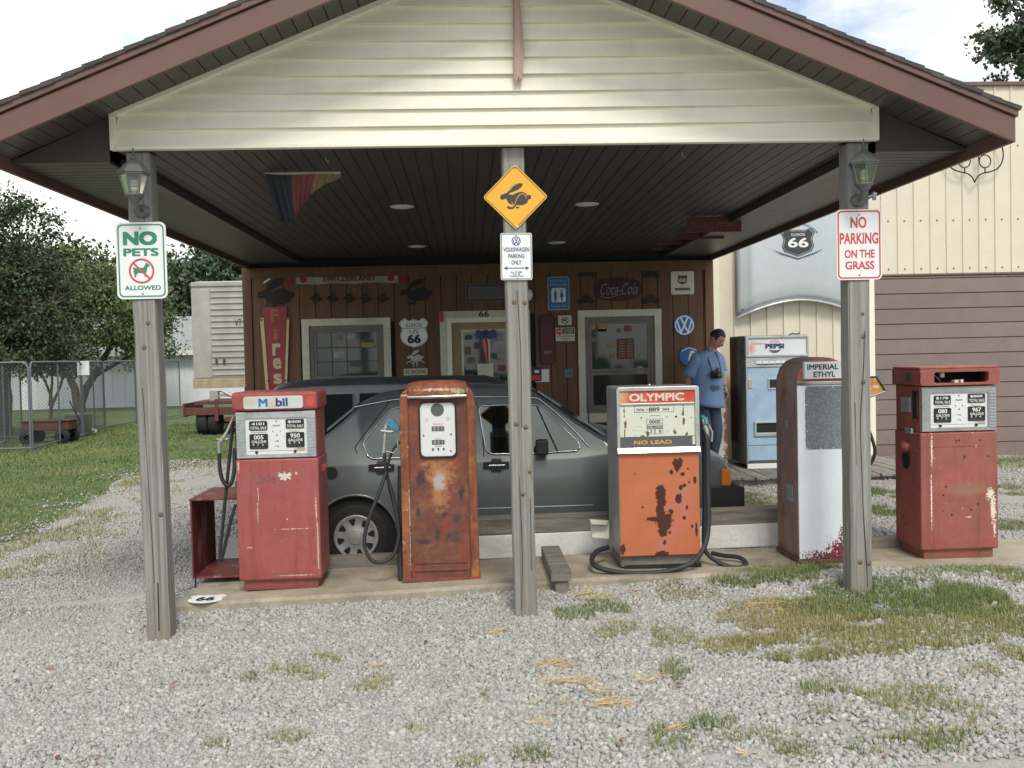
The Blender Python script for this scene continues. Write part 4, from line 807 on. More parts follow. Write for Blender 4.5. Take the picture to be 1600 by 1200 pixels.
MB().prism(circ(.22, .70, .06, 14, .075), -.286, -.281, 'x').build('nozzle_hole', M['dark'], R2)
for x, z in ((-.02, .84), (.0, .845), (.15, .842), (-.10, .52), (-.12, .46), (-.06, .32), (.08, .35), (.13, .39)): MB().lathe([(.007, -.0004), (.006, .0006)], (x, -.0006, z), 10, 'y').build('hole', M['dark'], R2)
MB().box(-.19, .18, -.0015, .001, .80, .803).build('crease', M['redmetal'], R2)
# maroon box lying open by the leftmost pump
bx = thing('metal_box', 'open scraped maroon metal box standing beside the leftmost red pump', 'box', (-2.0, 6.95, .10))
MB().box(0, .012, 0, .62, 0, .56).build('side_wall', M['boxred'], bx, .003); MB().box(.37, .382, 0, .62, 0, .56).build('side_wall', M['boxred'], bx, .003)
m = MB().box(.0125, .3695, -.005, .62, .0, .014); m.build('bottom', M['boxred'], bx, .003)
MB().box(-.004, .386, -.005, .625, .5605, .574).build('top', M['boxred'], bx, .003)
MB().tube([(.05, -.1, -.04), (.052, -.1, .06)], .006, 6).build('peg', M['iron'], bx)
# shield painted on the island
sp_ = [(0, .47), (.18, .42), (.33, .5), (.5, .33), (.42, .15), (.47, -.1), (.42, -.28), (.25, -.42), (0, -.5)]
def shield(cx, cz, w, h, k=4):
    q = smooth(sp_, k); o = [(cx+x*w, cz+z*h) for x, z in q]; return o + [(cx-x*w, cz+z*h) for x, z in q[-2:0:-1]]
p = atz(322, 937, .062)
fl = thing('painted_shield', 'white route shield numbered 66 painted on the corner of the concrete island', 'road marking', (p[0], p[1]-.0, padz(p[0])-.001))
MB().prism(shield(0, 0, .24, .22), -.002, .0012, 'z').build('shield', M['white'], fl)
text('66', -.06, .06, -.055, .045, .0015, M['black'], fl, bold=.03, up=True)
fl.rotation_euler.x = 0
# ------------------------------------------------------------------ signs on the posts
def bolt(par, x, z, y, mat='galv', r=.007): MB().lathe([(r, 0), (r*.8, -.004), (r*.3, -.006)], (x, y, z), 10, 'y').build('bolt', M[mat], par)
def vw(par, cx, cz, r, y, m_fg, m_bg=None):
    if m_bg: MB().prism(circ(cx, cz, r, 32), y-.001, y+.002).build('roundel', m_bg, par); y -= .0015
    m = MB().ring(circ(cx, cz, r*.93, 32), circ(cx, cz, r*.80, 32), y-.001, y); w = r*.17
    S_ = lambda pts: [(cx+a*r, cz+b*r) for a, b in pts]
    stroke(m, S_([(-.36, .74), (0, .03), (.36, .74)]), w, y-.001, y)
    stroke(m, S_([(-.70, .42), (-.36, -.70), (0, -.05), (.36, -.70), (.70, .42)]), w, y-.0012, y)
    m.build('emblem', m_fg, par)
RB = [(228, 395), (235, 370), (265, 358), (290, 350), (310, 330), (335, 295), (375, 268), (410, 262), (441, 268), (432, 290), (400, 320), (350, 340), (312, 354), (312, 366), (345, 370), (375, 355), (410, 342), (445, 345), (472, 362), (480, 378), (500, 370), (515, 385), (510, 408), (487, 415), (478, 440), (455, 458), (420, 465), (375, 463), (360, 488), (340, 500), (300, 497), (288, 480), (295, 471), (330, 480), (346, 470), (350, 462), (320, 453), (300, 438), (292, 415), (280, 402), (255, 411), (235, 410)]
def rabbit(cx, cz, w): k = w/287; return [(cx+(x-371)*k, cz-(y-381)*k) for x, y in RB]
SY = 5.972
s1 = thing('post_sign', 'white sign with green lettering and a barred dog on the left post', 'sign', (0, 0, 0))
MB().prism(rrect(-2.110, -1.808, 2.046, 2.512, .035), SY-.003, SY+.001).build('panel', M['signwhite'], s1)
MB().ring(rrect(-2.098, -1.820, 2.058, 2.500, .028), rrect(-2.090, -1.828, 2.066, 2.492, .022), SY-.0045, SY-.003).build('border', M['green'], s1)
text('NO', -2.066, -1.862, 2.372, 2.456, SY-.003, M['green'], s1, bold=.05); text('PETS', -2.066, -1.855, 2.306, 2.354, SY-.003, M['green'], s1, bold=.035); text('ALLOWED', -2.064, -1.848, 2.100, 2.127, SY-.003, M['green'], s1, bold=.02)
cx, cz = -1.960, 2.216
dog = [(-.052, .012), (-.046, .026), (-.036, .016), (.012, .020), (.026, .045), (.03, .052), (.036, .043), (.05, .034), (.048, .027), (.036, .024), (.03, .0), (.026, -.012), (.026, -.034), (.018, -.036), (.014, -.014), (-.024, -.012), (-.03, -.022), (-.034, -.038), (-.043, -.037), (-.042, -.02), (-.048, -.008), (-.046, .008)]
MB().prism([(cx+x*1.02, cz+z*1.02) for x, z in dog], SY-.0042, SY-.003).build('dog_symbol', M['green'], s1)
m = MB().ring(circ(cx, cz, .076, 40), circ(cx, cz, .065, 40), SY-.0055, SY-.003); stroke(m, [(cx-.05, cz+.05), (cx+.05, cz-.05)], .011, SY-.0053, SY-.003); m.build('prohibition_ring', M['letterred'], s1)
bolt(s1, -1.962, 2.474, SY-.003); bolt(s1, -1.957, 2.079, SY-.003)
s2 = thing('post_sign', 'white sign with red condensed lettering about parking on the right post', 'sign', (0, 0, 0))
x0, x1, z0, z1 = 2.350, 2.641, 2.076, 2.519
MB().prism(rrect(x0, x1, z0, z1, .03), SY-.003, SY+.001).build('panel', M['signwhite'], s2)
MB().ring(rrect(x0+.008, x1-.008, z0+.008, z1-.008, .026), rrect(x0+.017, x1-.017, z0+.017, z1-.017, .02), SY-.0045, SY-.003).build('border', M['letterred'], s2)
for s, a, b, c, d_ in (('NO', .315, .665, .735, .893), ('PARKING', .075, .925, .508, .668), ('ON THE', .175, .838, .310, .428), ('GRASS', .19, .83, .148, .264)):
    text(s, x0+a*.291, x0+b*.291, z0+c*.443, z0+d_*.443, SY-.003, M['letterred'], s2, bold=.02)
bolt(s2, 2.496, 2.485, SY-.003); bolt(s2, 2.496, 2.107, SY-.003)
s3 = thing('post_sign', 'yellow diamond sign with a running rabbit on the middle post', 'sign', (.331, SY, 2.630))
def dia(h, r):
    c = h-r*math.sqrt(2); o = []
    for a0, (x, z) in ((-45, (c, 0)), (45, (0, c)), (135, (-c, 0)), (225, (0, -c))):
        for i in range(6): a = math.radians(a0+90*i/5); o.append((x+r*math.cos(a), z+r*math.sin(a)))
    return o
MB().prism(dia(.203, .018), -.003, .001).build('panel', M['yellow'], s3)
MB().ring(dia(.193, .014), dia(.1885, .012), -.0042, -.003).build('border', M['black'], s3)
k = .203*2/605
MB().prism([((x-370)*k, -(y-388)*k) for x, y in RB], -.0045, -.003).build('rabbit_symbol', M['logodark'], s3)
m = MB(); q = lambda P_: [((x-370)*k, -(y-388)*k) for x, y in P_]
stroke(m, smooth(q([(330, 488), (362, 455), (382, 405), (408, 372), (438, 360), (462, 378), (468, 403)]), 4), .0035, -.0058, -.0045); stroke(m, smooth(q([(332, 432), (345, 455), (350, 462)]), 3), .003, -.0058, -.0045); stroke(m, smooth(q([(318, 330), (350, 290), (395, 266)]), 3), .003, -.0058, -.0045); m.build('highlight_line', M['yellow'], s3)
MB().prism(q(circ(386, 486, 14, 14, 9)), -.0045, -.003).build('paw', M['logodark'], s3)
bolt(s3, 0, .182, -.003); bolt(s3, .004, -.182, -.003, 'white')
s4 = thing('post_sign', 'small white parking sign with blue lettering and a double arrow under the diamond', 'sign', (.328, SY, 2.262)); s4.rotation_euler.y = math.radians(.6)
MB().prism(rrect(-.098, .098, -.145, .145, .012), -.003, .001).build('panel', M['signwhite'], s4)
MB().ring(rrect(-.094, .094, -.141, .141, .010), rrect(-.0895, .0895, -.1365, .1365, .007), -.004, -.003).build('border', M['greyband'], s4)
vw(s4, 0, .095, .030, -.003, M['navy'])
for s, a, z in (('VOLKSWAGEN', .080, .030), ('PARKING', .05, -.010), ('ONLY', .03, -.050)): text(s, -a, a, z, z+.026, -.003, M['navy'], s4, bold=.01)
m = MB().box(-.058, .058, -.004, -.003, -.0745, -.0695)
for s in (-1, 1): m.prism([(s*.08, -.072), (s*.055, -.060), (s*.060, -.072), (s*.055, -.084)], -.0041, -.003)
m.build('arrow', M['navy'], s4)
text('ALL OTHERS\nWILL BE\nTOWED AWAY', -.045, .045, -.128, -.092, -.003, M['navy'], s4); bolt(s4, 0, .130, -.003, r=.005); bolt(s4, .006, -.136, -.003, r=.005)
# ------------------------------------------------------------------ lanterns
def lantern(label, X, ztop, postx):
    t = thing('lantern', label, 'lantern', (X, 5.82, ztop-.336), 0, 'post lanterns'); t.scale = (.97, .97, .8)
    MB().lathe([(.0, .42), (.006, .40), (.008, .375), (.004, .365), (.012, .352), (.012, .335), (.03, .315), (.062, .285), (.085, .25), (.10, .232), (.10, .222), (.092, .218), (.092, .208), (.0, .206)], (0, 0, 0), 6, sm=False, ph=.3).build('roof', M['lampmetal'], t, .002)
    for k in range(6):
        a = 2*math.pi*k/6+.3; b = a+math.pi/3
        MB().tube([(.082*math.cos(a), .082*math.sin(a), .207), (.052*math.cos(a), .052*math.sin(a), .07)], .005, 6).build('frame_bar', M['lampmetal'], t)
        MB().add([(.080*math.cos(a), .080*math.sin(a), .206), (.080*math.cos(b), .080*math.sin(b), .206), (.050*math.cos(b), .050*math.sin(b), .072), (.050*math.cos(a), .050*math.sin(a), .072)], [(0, 1, 2, 3)]).build('glass_pane', M['lampglass'], t)
    MB().lathe([(.056, .07), (.058, .06), (.045, .05), (.04, .03), (.026, .02), (.022, .0), (.0, -.005)], (0, 0, 0), 12).build('base_cup', M['lampmetal'], t)
    sp = [(.018*math.cos(i*.9), .018*math.sin(i*.9), .122+.0022*i) for i in range(24)]
    MB().tube(sp, .0065, 6).build('bulb', M['bulb'], t); MB().lathe([(.012, .07), (.016, .09), (.024, .104), (.024, .118), (.01, .122)], (0, 0, 0), 12).build('bulb_base', M['bulbbase'], t)
    dx = postx-X
    MB().tube(smooth([(0, 0, .02), (dx*.3, .03, -.03), (dx*.7, .09, -.04), (dx, .14, -.02)], 4), .011, 8).build('bracket_arm', M['lampmetal'], t)
    MB().lathe([(.048, .0), (.05, -.008), (.035, -.018), (.012, -.022)], (dx, .158, -.03), 20, 'y').build('back_plate', M['lampmetal'], t)
lantern('six-sided grey lantern on the left post above the barred dog sign', -1.937, 2.936, -1.945); lantern('six-sided grey lantern on the right post above the red-lettered sign', 2.468, 2.934, 2.495)
lf = thing('floodlight', 'small grey floodlight on the far side of the right post', 'floodlight', at(1364, 305, 5.95))
MB().tube([(-.03, 0, -.01), (0, 0, 0), (.01, 0, .02)], .008, 6).build('arm', M['galv'], lf); MB().lathe([(.012, 0), (.014, .03), (.02, .045)], (.008, 0, -.03), 10).build('head', M['galv'], lf)
# ------------------------------------------------------------------ things on the shop's front wall (boards' face at YW)
FY = YW-.004
def wsign(name, label, cat, group=None): return thing(name, label, cat, (0, 0, 0), 0, group)
def plate(par, px0, px1, py0, py1, mat, r=.02, th=.012, name='panel', y=FY):
    b = box_at(px0, px1, py0, py1, y); MB().prism(rrect(*b, r), y-th, y).build(name, M[mat], par); return b
def sub(b, u0, u1, v0, v1): return (b[0]+(b[1]-b[0])*u0, b[0]+(b[1]-b[0])*u1, b[2]+(b[3]-b[2])*v0, b[2]+(b[3]-b[2])*v1)
# big and small rabbit silhouettes cut from sheet metal
def rab(label, px, py, w, mat, stripe=False, group=None):
    x, _, z = at(px, py, FY); t = thing('rabbit_silhouette', label, 'wall ornament', (x, FY-.01, z), 0, group)
    MB().prism(rabbit(0, 0, w), -.006, .004).build('rabbit', M[mat], t)
    if stripe: m = MB(); stroke(m, [(-.30*w, .30*w), (-.12*w, .42*w)], .045*w, -.009, -.006); m.build('ear_stripe', M['white'], t)
    MB().box(-.02*w, .02*w, .0, .012, -.05*w, .05*w).build('wall_spacer', M['iron'], t)
rab('large dark rabbit silhouette with a white ear stripe above the tapered red sign', 430, 459, .46, 'iron', True)
rab('large dark rabbit silhouette above the route shield, right of the row of small rabbits', 650, 456, .40, 'iron')
for px, w in ((493, 'leftmost'), (519, 'second from left'), (546, 'middle'), (571, 'fourth from left'), (598, 'rightmost')):
    rab(f'small dark rabbit silhouette above the left window, {w} of the row of five', px, 466, .155, 'iron', False, 'small rabbit silhouettes above the window')
M['fadedcream'] = lay('worn_off_letter', (.42, .13, .07), rough=.6, bump=0, var=.3, vscale=30)
# tapered red sign with cream rails
t = wsign('vertical_sign', 'tall tapered red sign with cream lettering running downwards, near the left corner', 'sign')
p = [at(*q, FY)[::2] for q in ((411, 480), (449, 479), (441, 700), (428, 700))]
MB().prism(p, FY-.03, FY).build('panel', M['firered'], t, .004)
for (a, b, c, d) in (((407, 497), (413, 497), (428, 700), (424, 700)), ((449, 497), (453, 497), (446, 700), (442, 700))):
    MB().prism([at(*q, FY)[::2] for q in (a, b, c, d)], FY-.04, FY-.031).build('side_rail', M['cream'], t, .003)
for px, py in ((409, 500), (451, 499), (420, 595), (447, 594)): x, _, z = at(px, py, FY); MB().lathe([(.012, FY-.0405), (.01, FY-.046)], (x, 0, z), 8, 'y').build('screw', M['iron'], t)
for c, py, h, w, cx in (('F', 493, 20, 13, 429), ('i', 523, 18, 6, 431), ('r', 546, 19, 13, 432), ('e', 568, 17, 13, 433), ('s', 592, 16, 13, 434), ('t', 614, 17, 10, 434), ('o', 636, 14, 12, 435), ('n', 658, 14, 12, 435), ('e', 680, 14, 12, 436)):
    text(c, *box_at(cx-w/2, cx+w/2, py-h/2, py+h/2, FY-.03), FY-.03, M['fadedcream' if c in 'Fi' else 'cream'], t, bold=.03)
# red and white scarf
t = wsign('banner', 'red and white supporter scarf pinned under the ceiling on the left of the wall', 'banner')
b = box_at(448, 636, 427, 443, FY); n = 40; V = []
for v in (0, 1): V.append([(b[0]+(b[1]-b[0])*i/n, FY-.012-.006*math.sin(i*1.1), b[2]+(b[3]-b[2])*v+.012*math.sin(i*.5)*(.5+v)) for i in range(n+1)])
m = MB()
for i in range(n): m.add([V[0][i], V[0][i+1], V[1][i+1], V[1][i], *[(x, y+.004, z) for x, y, z in (V[0][i], V[0][i+1], V[1][i+1], V[1][i])]], [(0, 1, 2, 3), (7, 6, 5, 4), (0, 4, 5, 1), (3, 2, 6, 7)], 1 if 3 <= i < n-3 else 0)
m.build('cloth', [M['scarfred'], M['scarfwhite']], t)
text('SWITZERLAND', *sub(b, .30, .73, .22, .72), FY-.021, M['scarfred'], t, bold=.02)
for u in (.14, .865): s_ = sub(b, u-.035, u+.035, .12, .88); MB().prism(shield((s_[0]+s_[1])/2, (s_[2]+s_[3])/2, .09, .105, 2), FY-.022, FY-.019).build('crest', M['scarfred'], t)
# route shield
t = wsign('route_shield', 'white route shield marked Illinois US 66 between the left window and the door', 'sign')
x, _, z = at(647, 520, FY); MB().prism(shield(x, z, .37, .375), FY-.012, FY).build('panel', M['signwhite'], t, .002)
MB().ring(shield(x, z, .355, .36), shield(x, z, .34, .345), FY-.0135, FY-.012).build('border', M['galv'], t)
text('ILLINOIS', x-.10, x+.10, z+.075, z+.125, FY-.012, M['logodark'], t); MB().box(x-.155, x+.155, FY-.0135, FY-.012, z+.056, z+.062).build('line', M['logodark'], t)
text('US', x-.055, x+.055, z-.008, z+.042, FY-.012, M['logodark'], t); text('66', x-.085, x+.085, z-.135, z-.022, FY-.012, M['black'], t, bold=.04)
t = wsign('rabbit_emblem', 'small silver running rabbit emblem under the route shield', 'wall ornament'); x, _, z = at(649, 560, FY)
MB().prism(rabbit(x, z+.02, .21), FY-.012, FY).build('rabbit', M['hub'], t); m = MB(); stroke(m, smooth([(x-.12, z-.06), (x-.04, z-.025), (x+.05, z-.025), (x+.12, z-.06)], 4), .012, FY-.014, FY); m.box(x-.035, x-.018, FY-.013, FY, z-.10, z-.045).box(x+.01, x+.028, FY-.013, FY, z-.10, z-.045); m.build('ground_line', M['hub'], t)
t = wsign('wall_plate', 'small pale lettered plate below the silver rabbit emblem', 'sign'); b = plate(t, 631, 668, 576, 586, 'offwhite', .008); text('NO SMOKING', *sub(b, .05, .95, .2, .82), FY-.012, M['maroon'], t, bold=.02)
t = wsign('dark_board', 'dark unreadable board above the shop door', 'sign'); b = plate(t, 727, 792, 443, 472, 'greyband', .01); MB().ring([(b[0]+.02, b[2]+.02), (b[1]-.02, b[2]+.02), (b[1]-.02, b[3]-.02), (b[0]+.02, b[3]-.02)], [(b[0]+.03, b[2]+.03), (b[1]-.03, b[2]+.03), (b[1]-.03, b[3]-.03), (b[0]+.03, b[3]-.03)], FY-.014, FY-.012).build('border', M['iron'], t)
t = wsign('restroom_sign', 'blue sign with white man and woman symbols right of the middle post', 'sign'); b = plate(t, 855, 890, 432, 485, 'blue', .03)
MB().ring(rrect(b[0]+.006, b[1]-.006, b[2]+.006, b[3]-.006, .026), rrect(b[0]+.013, b[1]-.013, b[2]+.013, b[3]-.013, .02), FY-.0135, FY-.012).build('border', M['galv'], t)
MB().prism(rrect(*sub(b, .18, .82, .24, .66), .03), FY-.0135, FY-.012).build('symbol_field', M['signwhite'], t)
m = MB()
for u in (.36, .64):
    q = sub(b, u-.1, u+.1, .27, .62); cx, hw = (q[0]+q[1])/2, (q[1]-q[0])/2
    m.prism(circ(cx, q[3]-.018, .014, 12), FY-.015, FY-.0135)
    if u < .5: m.prism([(cx-hw*.7, q[3]-.036), (cx+hw*.7, q[3]-.036), (cx+hw*.7, q[2]+.07), (cx+hw*.45, q[2]), (cx-hw*.45, q[2]), (cx-hw*.7, q[2]+.07)], FY-.015, FY-.0135)
    else: m.prism([(cx-hw*.45, q[3]-.036), (cx+hw*.45, q[3]-.036), (cx+hw*.95, q[2]+.05), (cx+hw*.35, q[2]+.05), (cx+hw*.3, q[2]), (cx-hw*.3, q[2]), (cx-hw*.35, q[2]+.05), (cx-hw*.95, q[2]+.05)], FY-.015, FY-.0135)
m.build('symbols', M['blue'], t)
text('NO PUBLIC', *sub(b, .14, .86, .84, .9), FY-.012, M['galv'], t); text('RESTROOMS', *sub(b, .14, .86, .72, .79), FY-.012, M['galv'], t); text('THANK YOU', *sub(b, .14, .86, .09, .16), FY-.012, M['galv'], t)
t = wsign('script_sign', 'dark red bowed soda sign with pale script above the right window', 'sign'); b = box_at(929, 1002, 435, 469, FY); x0, x1, z0, z1 = b
MB().prism(smooth([(x0, (z0+z1)/2), (x0+.05, z1-.03), ((x0+x1)/2, z1+.01), (x1-.05, z1-.03), (x1, (z0+z1)/2), (x1-.05, z0+.03), ((x0+x1)/2, z0-.01), (x0+.05, z0+.03)], 5, True), FY-.015, FY).build('panel', M['cokered'], t)
text('Coca-Cola', *sub(b, .12, .92, .25, .78), FY-.015, M['coketxt'], t, shear=.45); m = MB(); stroke(m, smooth([sub(b, u, u, v, v)[::2] for u, v in ((.1, .2), (.3, .12), (.6, .28), (.85, .35))], 4), .008, FY-.0165, FY-.015); m.build('swash', M['coketxt'], t)
def beetle(cx, cz, w):
    P_ = [(-.5, -.05), (-.47, .06), (-.36, .14), (-.22, .18), (-.1, .33), (.08, .36), (.22, .27), (.34, .14), (.46, .06), (.5, -.06), (.44, -.1), (.42, -.17), (.32, -.2), (.24, -.14), (.22, -.1), (-.2, -.1), (-.23, -.16), (-.32, -.2), (-.42, -.16), (-.44, -.1)]
    return [(cx+x*w, cz+z*w) for x, z in smooth(P_, 2, True)]
for px, py, lab in ((916, 428, 'upper left'), (916, 471, 'lower left'), (1017, 430, 'upper right'), (1017, 470, 'lower right')):
    x, _, z = at(px, py, FY); t = thing('car_silhouette', f'small dark round-backed car silhouette, {lab} corner of the red script sign', 'wall ornament', (x, FY-.008, z), 0, 'car silhouettes round the script sign')
    MB().prism(beetle(0, 0, .22), -.006, .008).build('silhouette', M['iron'], t)
t = wsign('route_plaque', 'square cream route 66 plaque near the right corner of the wall', 'sign'); b = plate(t, 1048, 1084, 424, 460, 'offwhite', .02); cx = (b[0]+b[1])/2
MB().prism(shield(cx, b[2]+.19, .13, .12, 2), FY-.0135, FY-.012).build('shield', M['maroon'], t); text('66', cx-.045, cx+.045, b[2]+.16, b[2]+.21, FY-.0135, M['offwhite'], t, bold=.02); MB().box(cx-.1, cx+.1, FY-.0132, FY-.012, b[2]+.05, b[2]+.085).build('text_band', M['greyband'], t); MB().box(cx-.11, cx+.11, FY-.0132, FY-.012, b[2]+.10, b[2]+.104).build('line', M['gold'], t)
t = wsign('round_emblem', 'round blue and white car maker emblem on the wall right of the window', 'emblem'); x, _, z = at(1069, 508, FY)
MB().prism(circ(x, z, .137, 40), FY-.012, FY).build('disc', M['blue'], t, .003); vw(t, x, z, .134, FY-.012, M['signwhite'])
t = wsign('small_sign', 'small pale sign with a barred dog in a ring beside the right window', 'sign'); b = plate(t, 872, 893, 493, 508, 'offwhite', .01); cx, cz = (b[0]+b[1])/2, (b[2]+b[3])/2
m = MB().ring(circ(cx, cz, .046, 24), circ(cx, cz, .038, 24), FY-.0135, FY-.012); stroke(m, [(cx-.03, cz+.03), (cx+.03, cz-.03)], .008, FY-.0136, FY-.012); m.build('prohibition_ring', M['logodark'], t); MB().prism([(cx+x*.62, cz+z*.62) for x, z in dog], FY-.013, FY-.012).build('dog_symbol', M['logodark'], t)
t = wsign('stop_notice', 'small white, black and red stop notice beside the right window', 'sign'); b = plate(t, 868, 898, 512, 533, 'offwhite', .01); MB().box(*sub(b, .38, .97, .55, .95)[:2], FY-.0133, FY-.012, *sub(b, 0, 0, .55, .95)[2:]).build('black_field', M['black'], t)
q = sub(b, .04, .36, .5, .96); MB().prism(circ((q[0]+q[1])/2, (q[2]+q[3])/2, .043, 8), FY-.0138, FY-.012).build('stop_octagon', M['red'], t); text('STOP', *sub(b, .06, .34, .66, .8), FY-.0138, M['white'], t)
text('NO SHOES\nNO SHIRT', *sub(b, .43, .92, .6, .9), FY-.0133, M['white'], t); text('NO SERVICE', *sub(b, .1, .93, .3, .45), FY-.012, M['black'], t); text('THANKS', *sub(b, .3, .72, .1, .23), FY-.012, M['black'], t)
t = wsign('thermometer_plaque', 'tall dark red rounded plaque between the door and the small signs', 'sign'); b = plate(t, 843, 867, 491, 570, 'maroon', .08, .02); MB().ring(rrect(*b, .08), rrect(b[0]+.012, b[1]-.012, b[2]+.012, b[3]-.012, .07), FY-.024, FY-.02).build('rim', M['iron'], t); MB().box(*sub(b, .25, .75, 0, 0)[:2], FY-.022, FY-.02, *sub(b, 0, 0, .22, .28)[2:]).build('label_band', M['stickers'][2], t)
t = wsign('paper_notice', 'plain white paper notice pinned right of the middle post', 'notice'); plate(t, 836, 858, 577, 597, 'white', .003, .003)
t = wsign('red_label', 'black and red rounded label over the corner of the white paper notice', 'sticker'); b = plate(t, 822, 846, 574, 596, 'black', .02, .012); MB().prism(rrect(*sub(b, .05, .95, .08, .45), .012), FY-.0135, FY-.012).build('red_field', M['red'], t); MB().box(*sub(b, .1, .35, .6, .8)[:2], FY-.0135, FY-.012, *sub(b, 0, 0, .6, .8)[2:]).box(*sub(b, .55, .85, .6, .8)[:2], FY-.0135, FY-.012, *sub(b, 0, 0, .6, .8)[2:]).build('white_field', M['white'], t)
t = wsign('switch_plate', 'small pale teal cover plate on the wall left of the right window', 'plate'); b = plate(t, 882, 895, 576, 590, 'teal', .006); MB().box(*sub(b, .2, .8, .35, .6)[:2], FY-.014, FY-.012, *sub(b, 0, 0, .35, .6)[2:]).build('mark', M['greyband'], t)
x, _, z = at(1076, 556, FY); t = thing('round_sign', 'round blue sign with a white slash behind the man\'s shoulder', 'sign', (x, FY, z)); MB().prism(circ(0, 0, .125, 28), -.02, 0).build('disc', M['blue'], t); m = MB(); stroke(m, [(.0, -.06), (.03, .05), (.07, .05)], .03, -.022, -.02); stroke(m, smooth([(-.1, .06), (0, .1), (.1, .07)], 4), .012, -.022, -.02); m.build('mark', M['white'], t)
x, _, z = at(821, 461, FY); t = thing('wall_lamp', 'round frosted wall lamp peeping out behind the middle post', 'lamp', (x, YW-.01, z)); MB().lathe([(.05, 0), (.055, -.02), (.06, -.03)], (0, 0, 0), 20, 'y').build('base', M['lampmetal'], t); MB().lathe([(.06, -.03), (.085, -.06), (.09, -.09), (.07, -.13), (.03, -.15), (.002, -.153)], (0, 0, 0), 20, 'y').build('globe', M['white'], t)
# hanging cloth on the door
t = wsign('windsock', 'dark and red-striped cloth windsock hanging on the shop door', 'cloth'); DY = YW-.05
m = MB(); xa, _, za = at(758, 527, DY); _, _, zb = at(758, 568, DY); n = 10
for k in range(4):
    P_ = []
    for i in range(n+1):
        u = i/n; wv = .05+.012*math.sin(u*5); P_.append([(xa+wv*(-1+2*(k+j)/4)*(1-.35*u)+.03*u, DY-.012*math.sin(j*3+k)-.01*u, za+(zb-za)*u) for j in (0, 1)])
    m.grid(P_, k % 2, False)
m.build('striped_tail', [M['red'], M['offwhite']], t)
x0, x1, z0, z1 = box_at(744, 776, 516, 529, DY); MB().grid([[(x0+(x1-x0)*i/8, DY-.02-.02*math.sin(i*1.3), z0+(z1-z0)*j+.015*math.sin(i*2.1)) for i in range(9)] for j in (0, 1)], sm=False).build('dark_top', M['navy'], t)
# tricolour flag drooping from the ceiling, hung by its hem
t = wsign('flag', 'black, red and gold flag hung by its hem from the dark ceiling', 'flag'); GY = 6.72
def fx(px, py): return at(px, py, GY)
top = [fx(414+118*i/12, 266.5+1.5*math.sin(i*.5)+2.0*i/12) for i in range(13)]
def bottom(i):
    return [(428, 342), (437, 341), (446, 342.5), (455, 341), (459, 340), (461, 329), (464, 321), (470, 312), (478, 301), (490, 294), (505, 285), (520, 278), (531, 270)][i]
m = MB(); cols = []
for i in range(13):
    bx_, by_ = bottom(i); e = fx(bx_, by_); c = []
    for j in range(9):
        v = j/8; c.append(tuple(top[i][q]*(1-v)+e[q]*v for q in range(3)))
    cols.append([(p_[0], GY+.05*math.sin(i*1.1)*(j/8)+.12*(j/8)**1.5, p_[2]) for j, p_ in enumerate(c)])
for i in range(12): m.grid([cols[i], cols[i+1]], 0 if i < 4 else 1 if i < 8 else 2)
fo = m.build('cloth', [M['flagblack'], M['flagred'], M['flaggold']], t); sm_ = fo.modifiers.new('thick', 'SOLIDIFY'); sm_.thickness = .003
MB().grid([[(p_[0], p_[1]-.006, p_[2]) for p_ in top], [(p_[0], p_[1]-.006, p_[2]-.022) for p_ in top]]).build('hem', M['cloth'], t)
for p_ in (top[0], top[12]): MB().tube([(p_[0], p_[1], p_[2]), (p_[0], p_[1]+.01, 2.944)], .003, 5).build('hook', M['iron'], t)
for px, py in ((509, 245), (1066, 238)):
    p_ = atz(px, py, 2.942); t = thing('ceiling_hook', 'tiny open ceiling hook near the %s' % ('flag' if px < 800 else 'right end of the gable'), 'hook', p_); MB().tube([(0, 0, 0), (0, 0, -.02), (.012, 0, -.035), (.02, 0, -.025)], .003, 5).build('hook', M['galv'], t)
# row of maroon boards hung under the ceiling, one behind the other
for i, (px1, py0, py1, lab) in enumerate(((1158, 338, 362, 'nearest and widest in view'), (1131, 356, 373, 'second from the front'), (1105, 366, 381, 'third from the front'), (1085, 374, 389, 'fourth from the front'))):
    Y = (9.15, 10.3, 11.1, 11.75)[i]; x1, _, z1 = at(px1, py0, Y); z0 = at(px1, py1, Y)[2]; z1 = min(z1, 2.93); x0 = x1-.52-.0*i
    t = thing('hanging_board', f'maroon lettered board hung under the dark ceiling, {lab} of the row', 'sign', (x0, Y, z0), 0, 'hanging maroon boards')
    MB().box(0, x1-x0, -.01, .01, 0, z1-z0).build('board', M['maroon'], t, .002)
    if i == 0: text('LOCALLY', .05, .25, .05, .095, -.0105, M['fadedtext'], t); text('MOBILE', .28, .47, .05, .095, -.0105, M['fadedtext'], t)
    for x in (.06, x1-x0-.06): MB().box(x-.004, x+.004, -.004, .004, z1-z0, 2.944-z0).build('hanger', M['iron'], t)
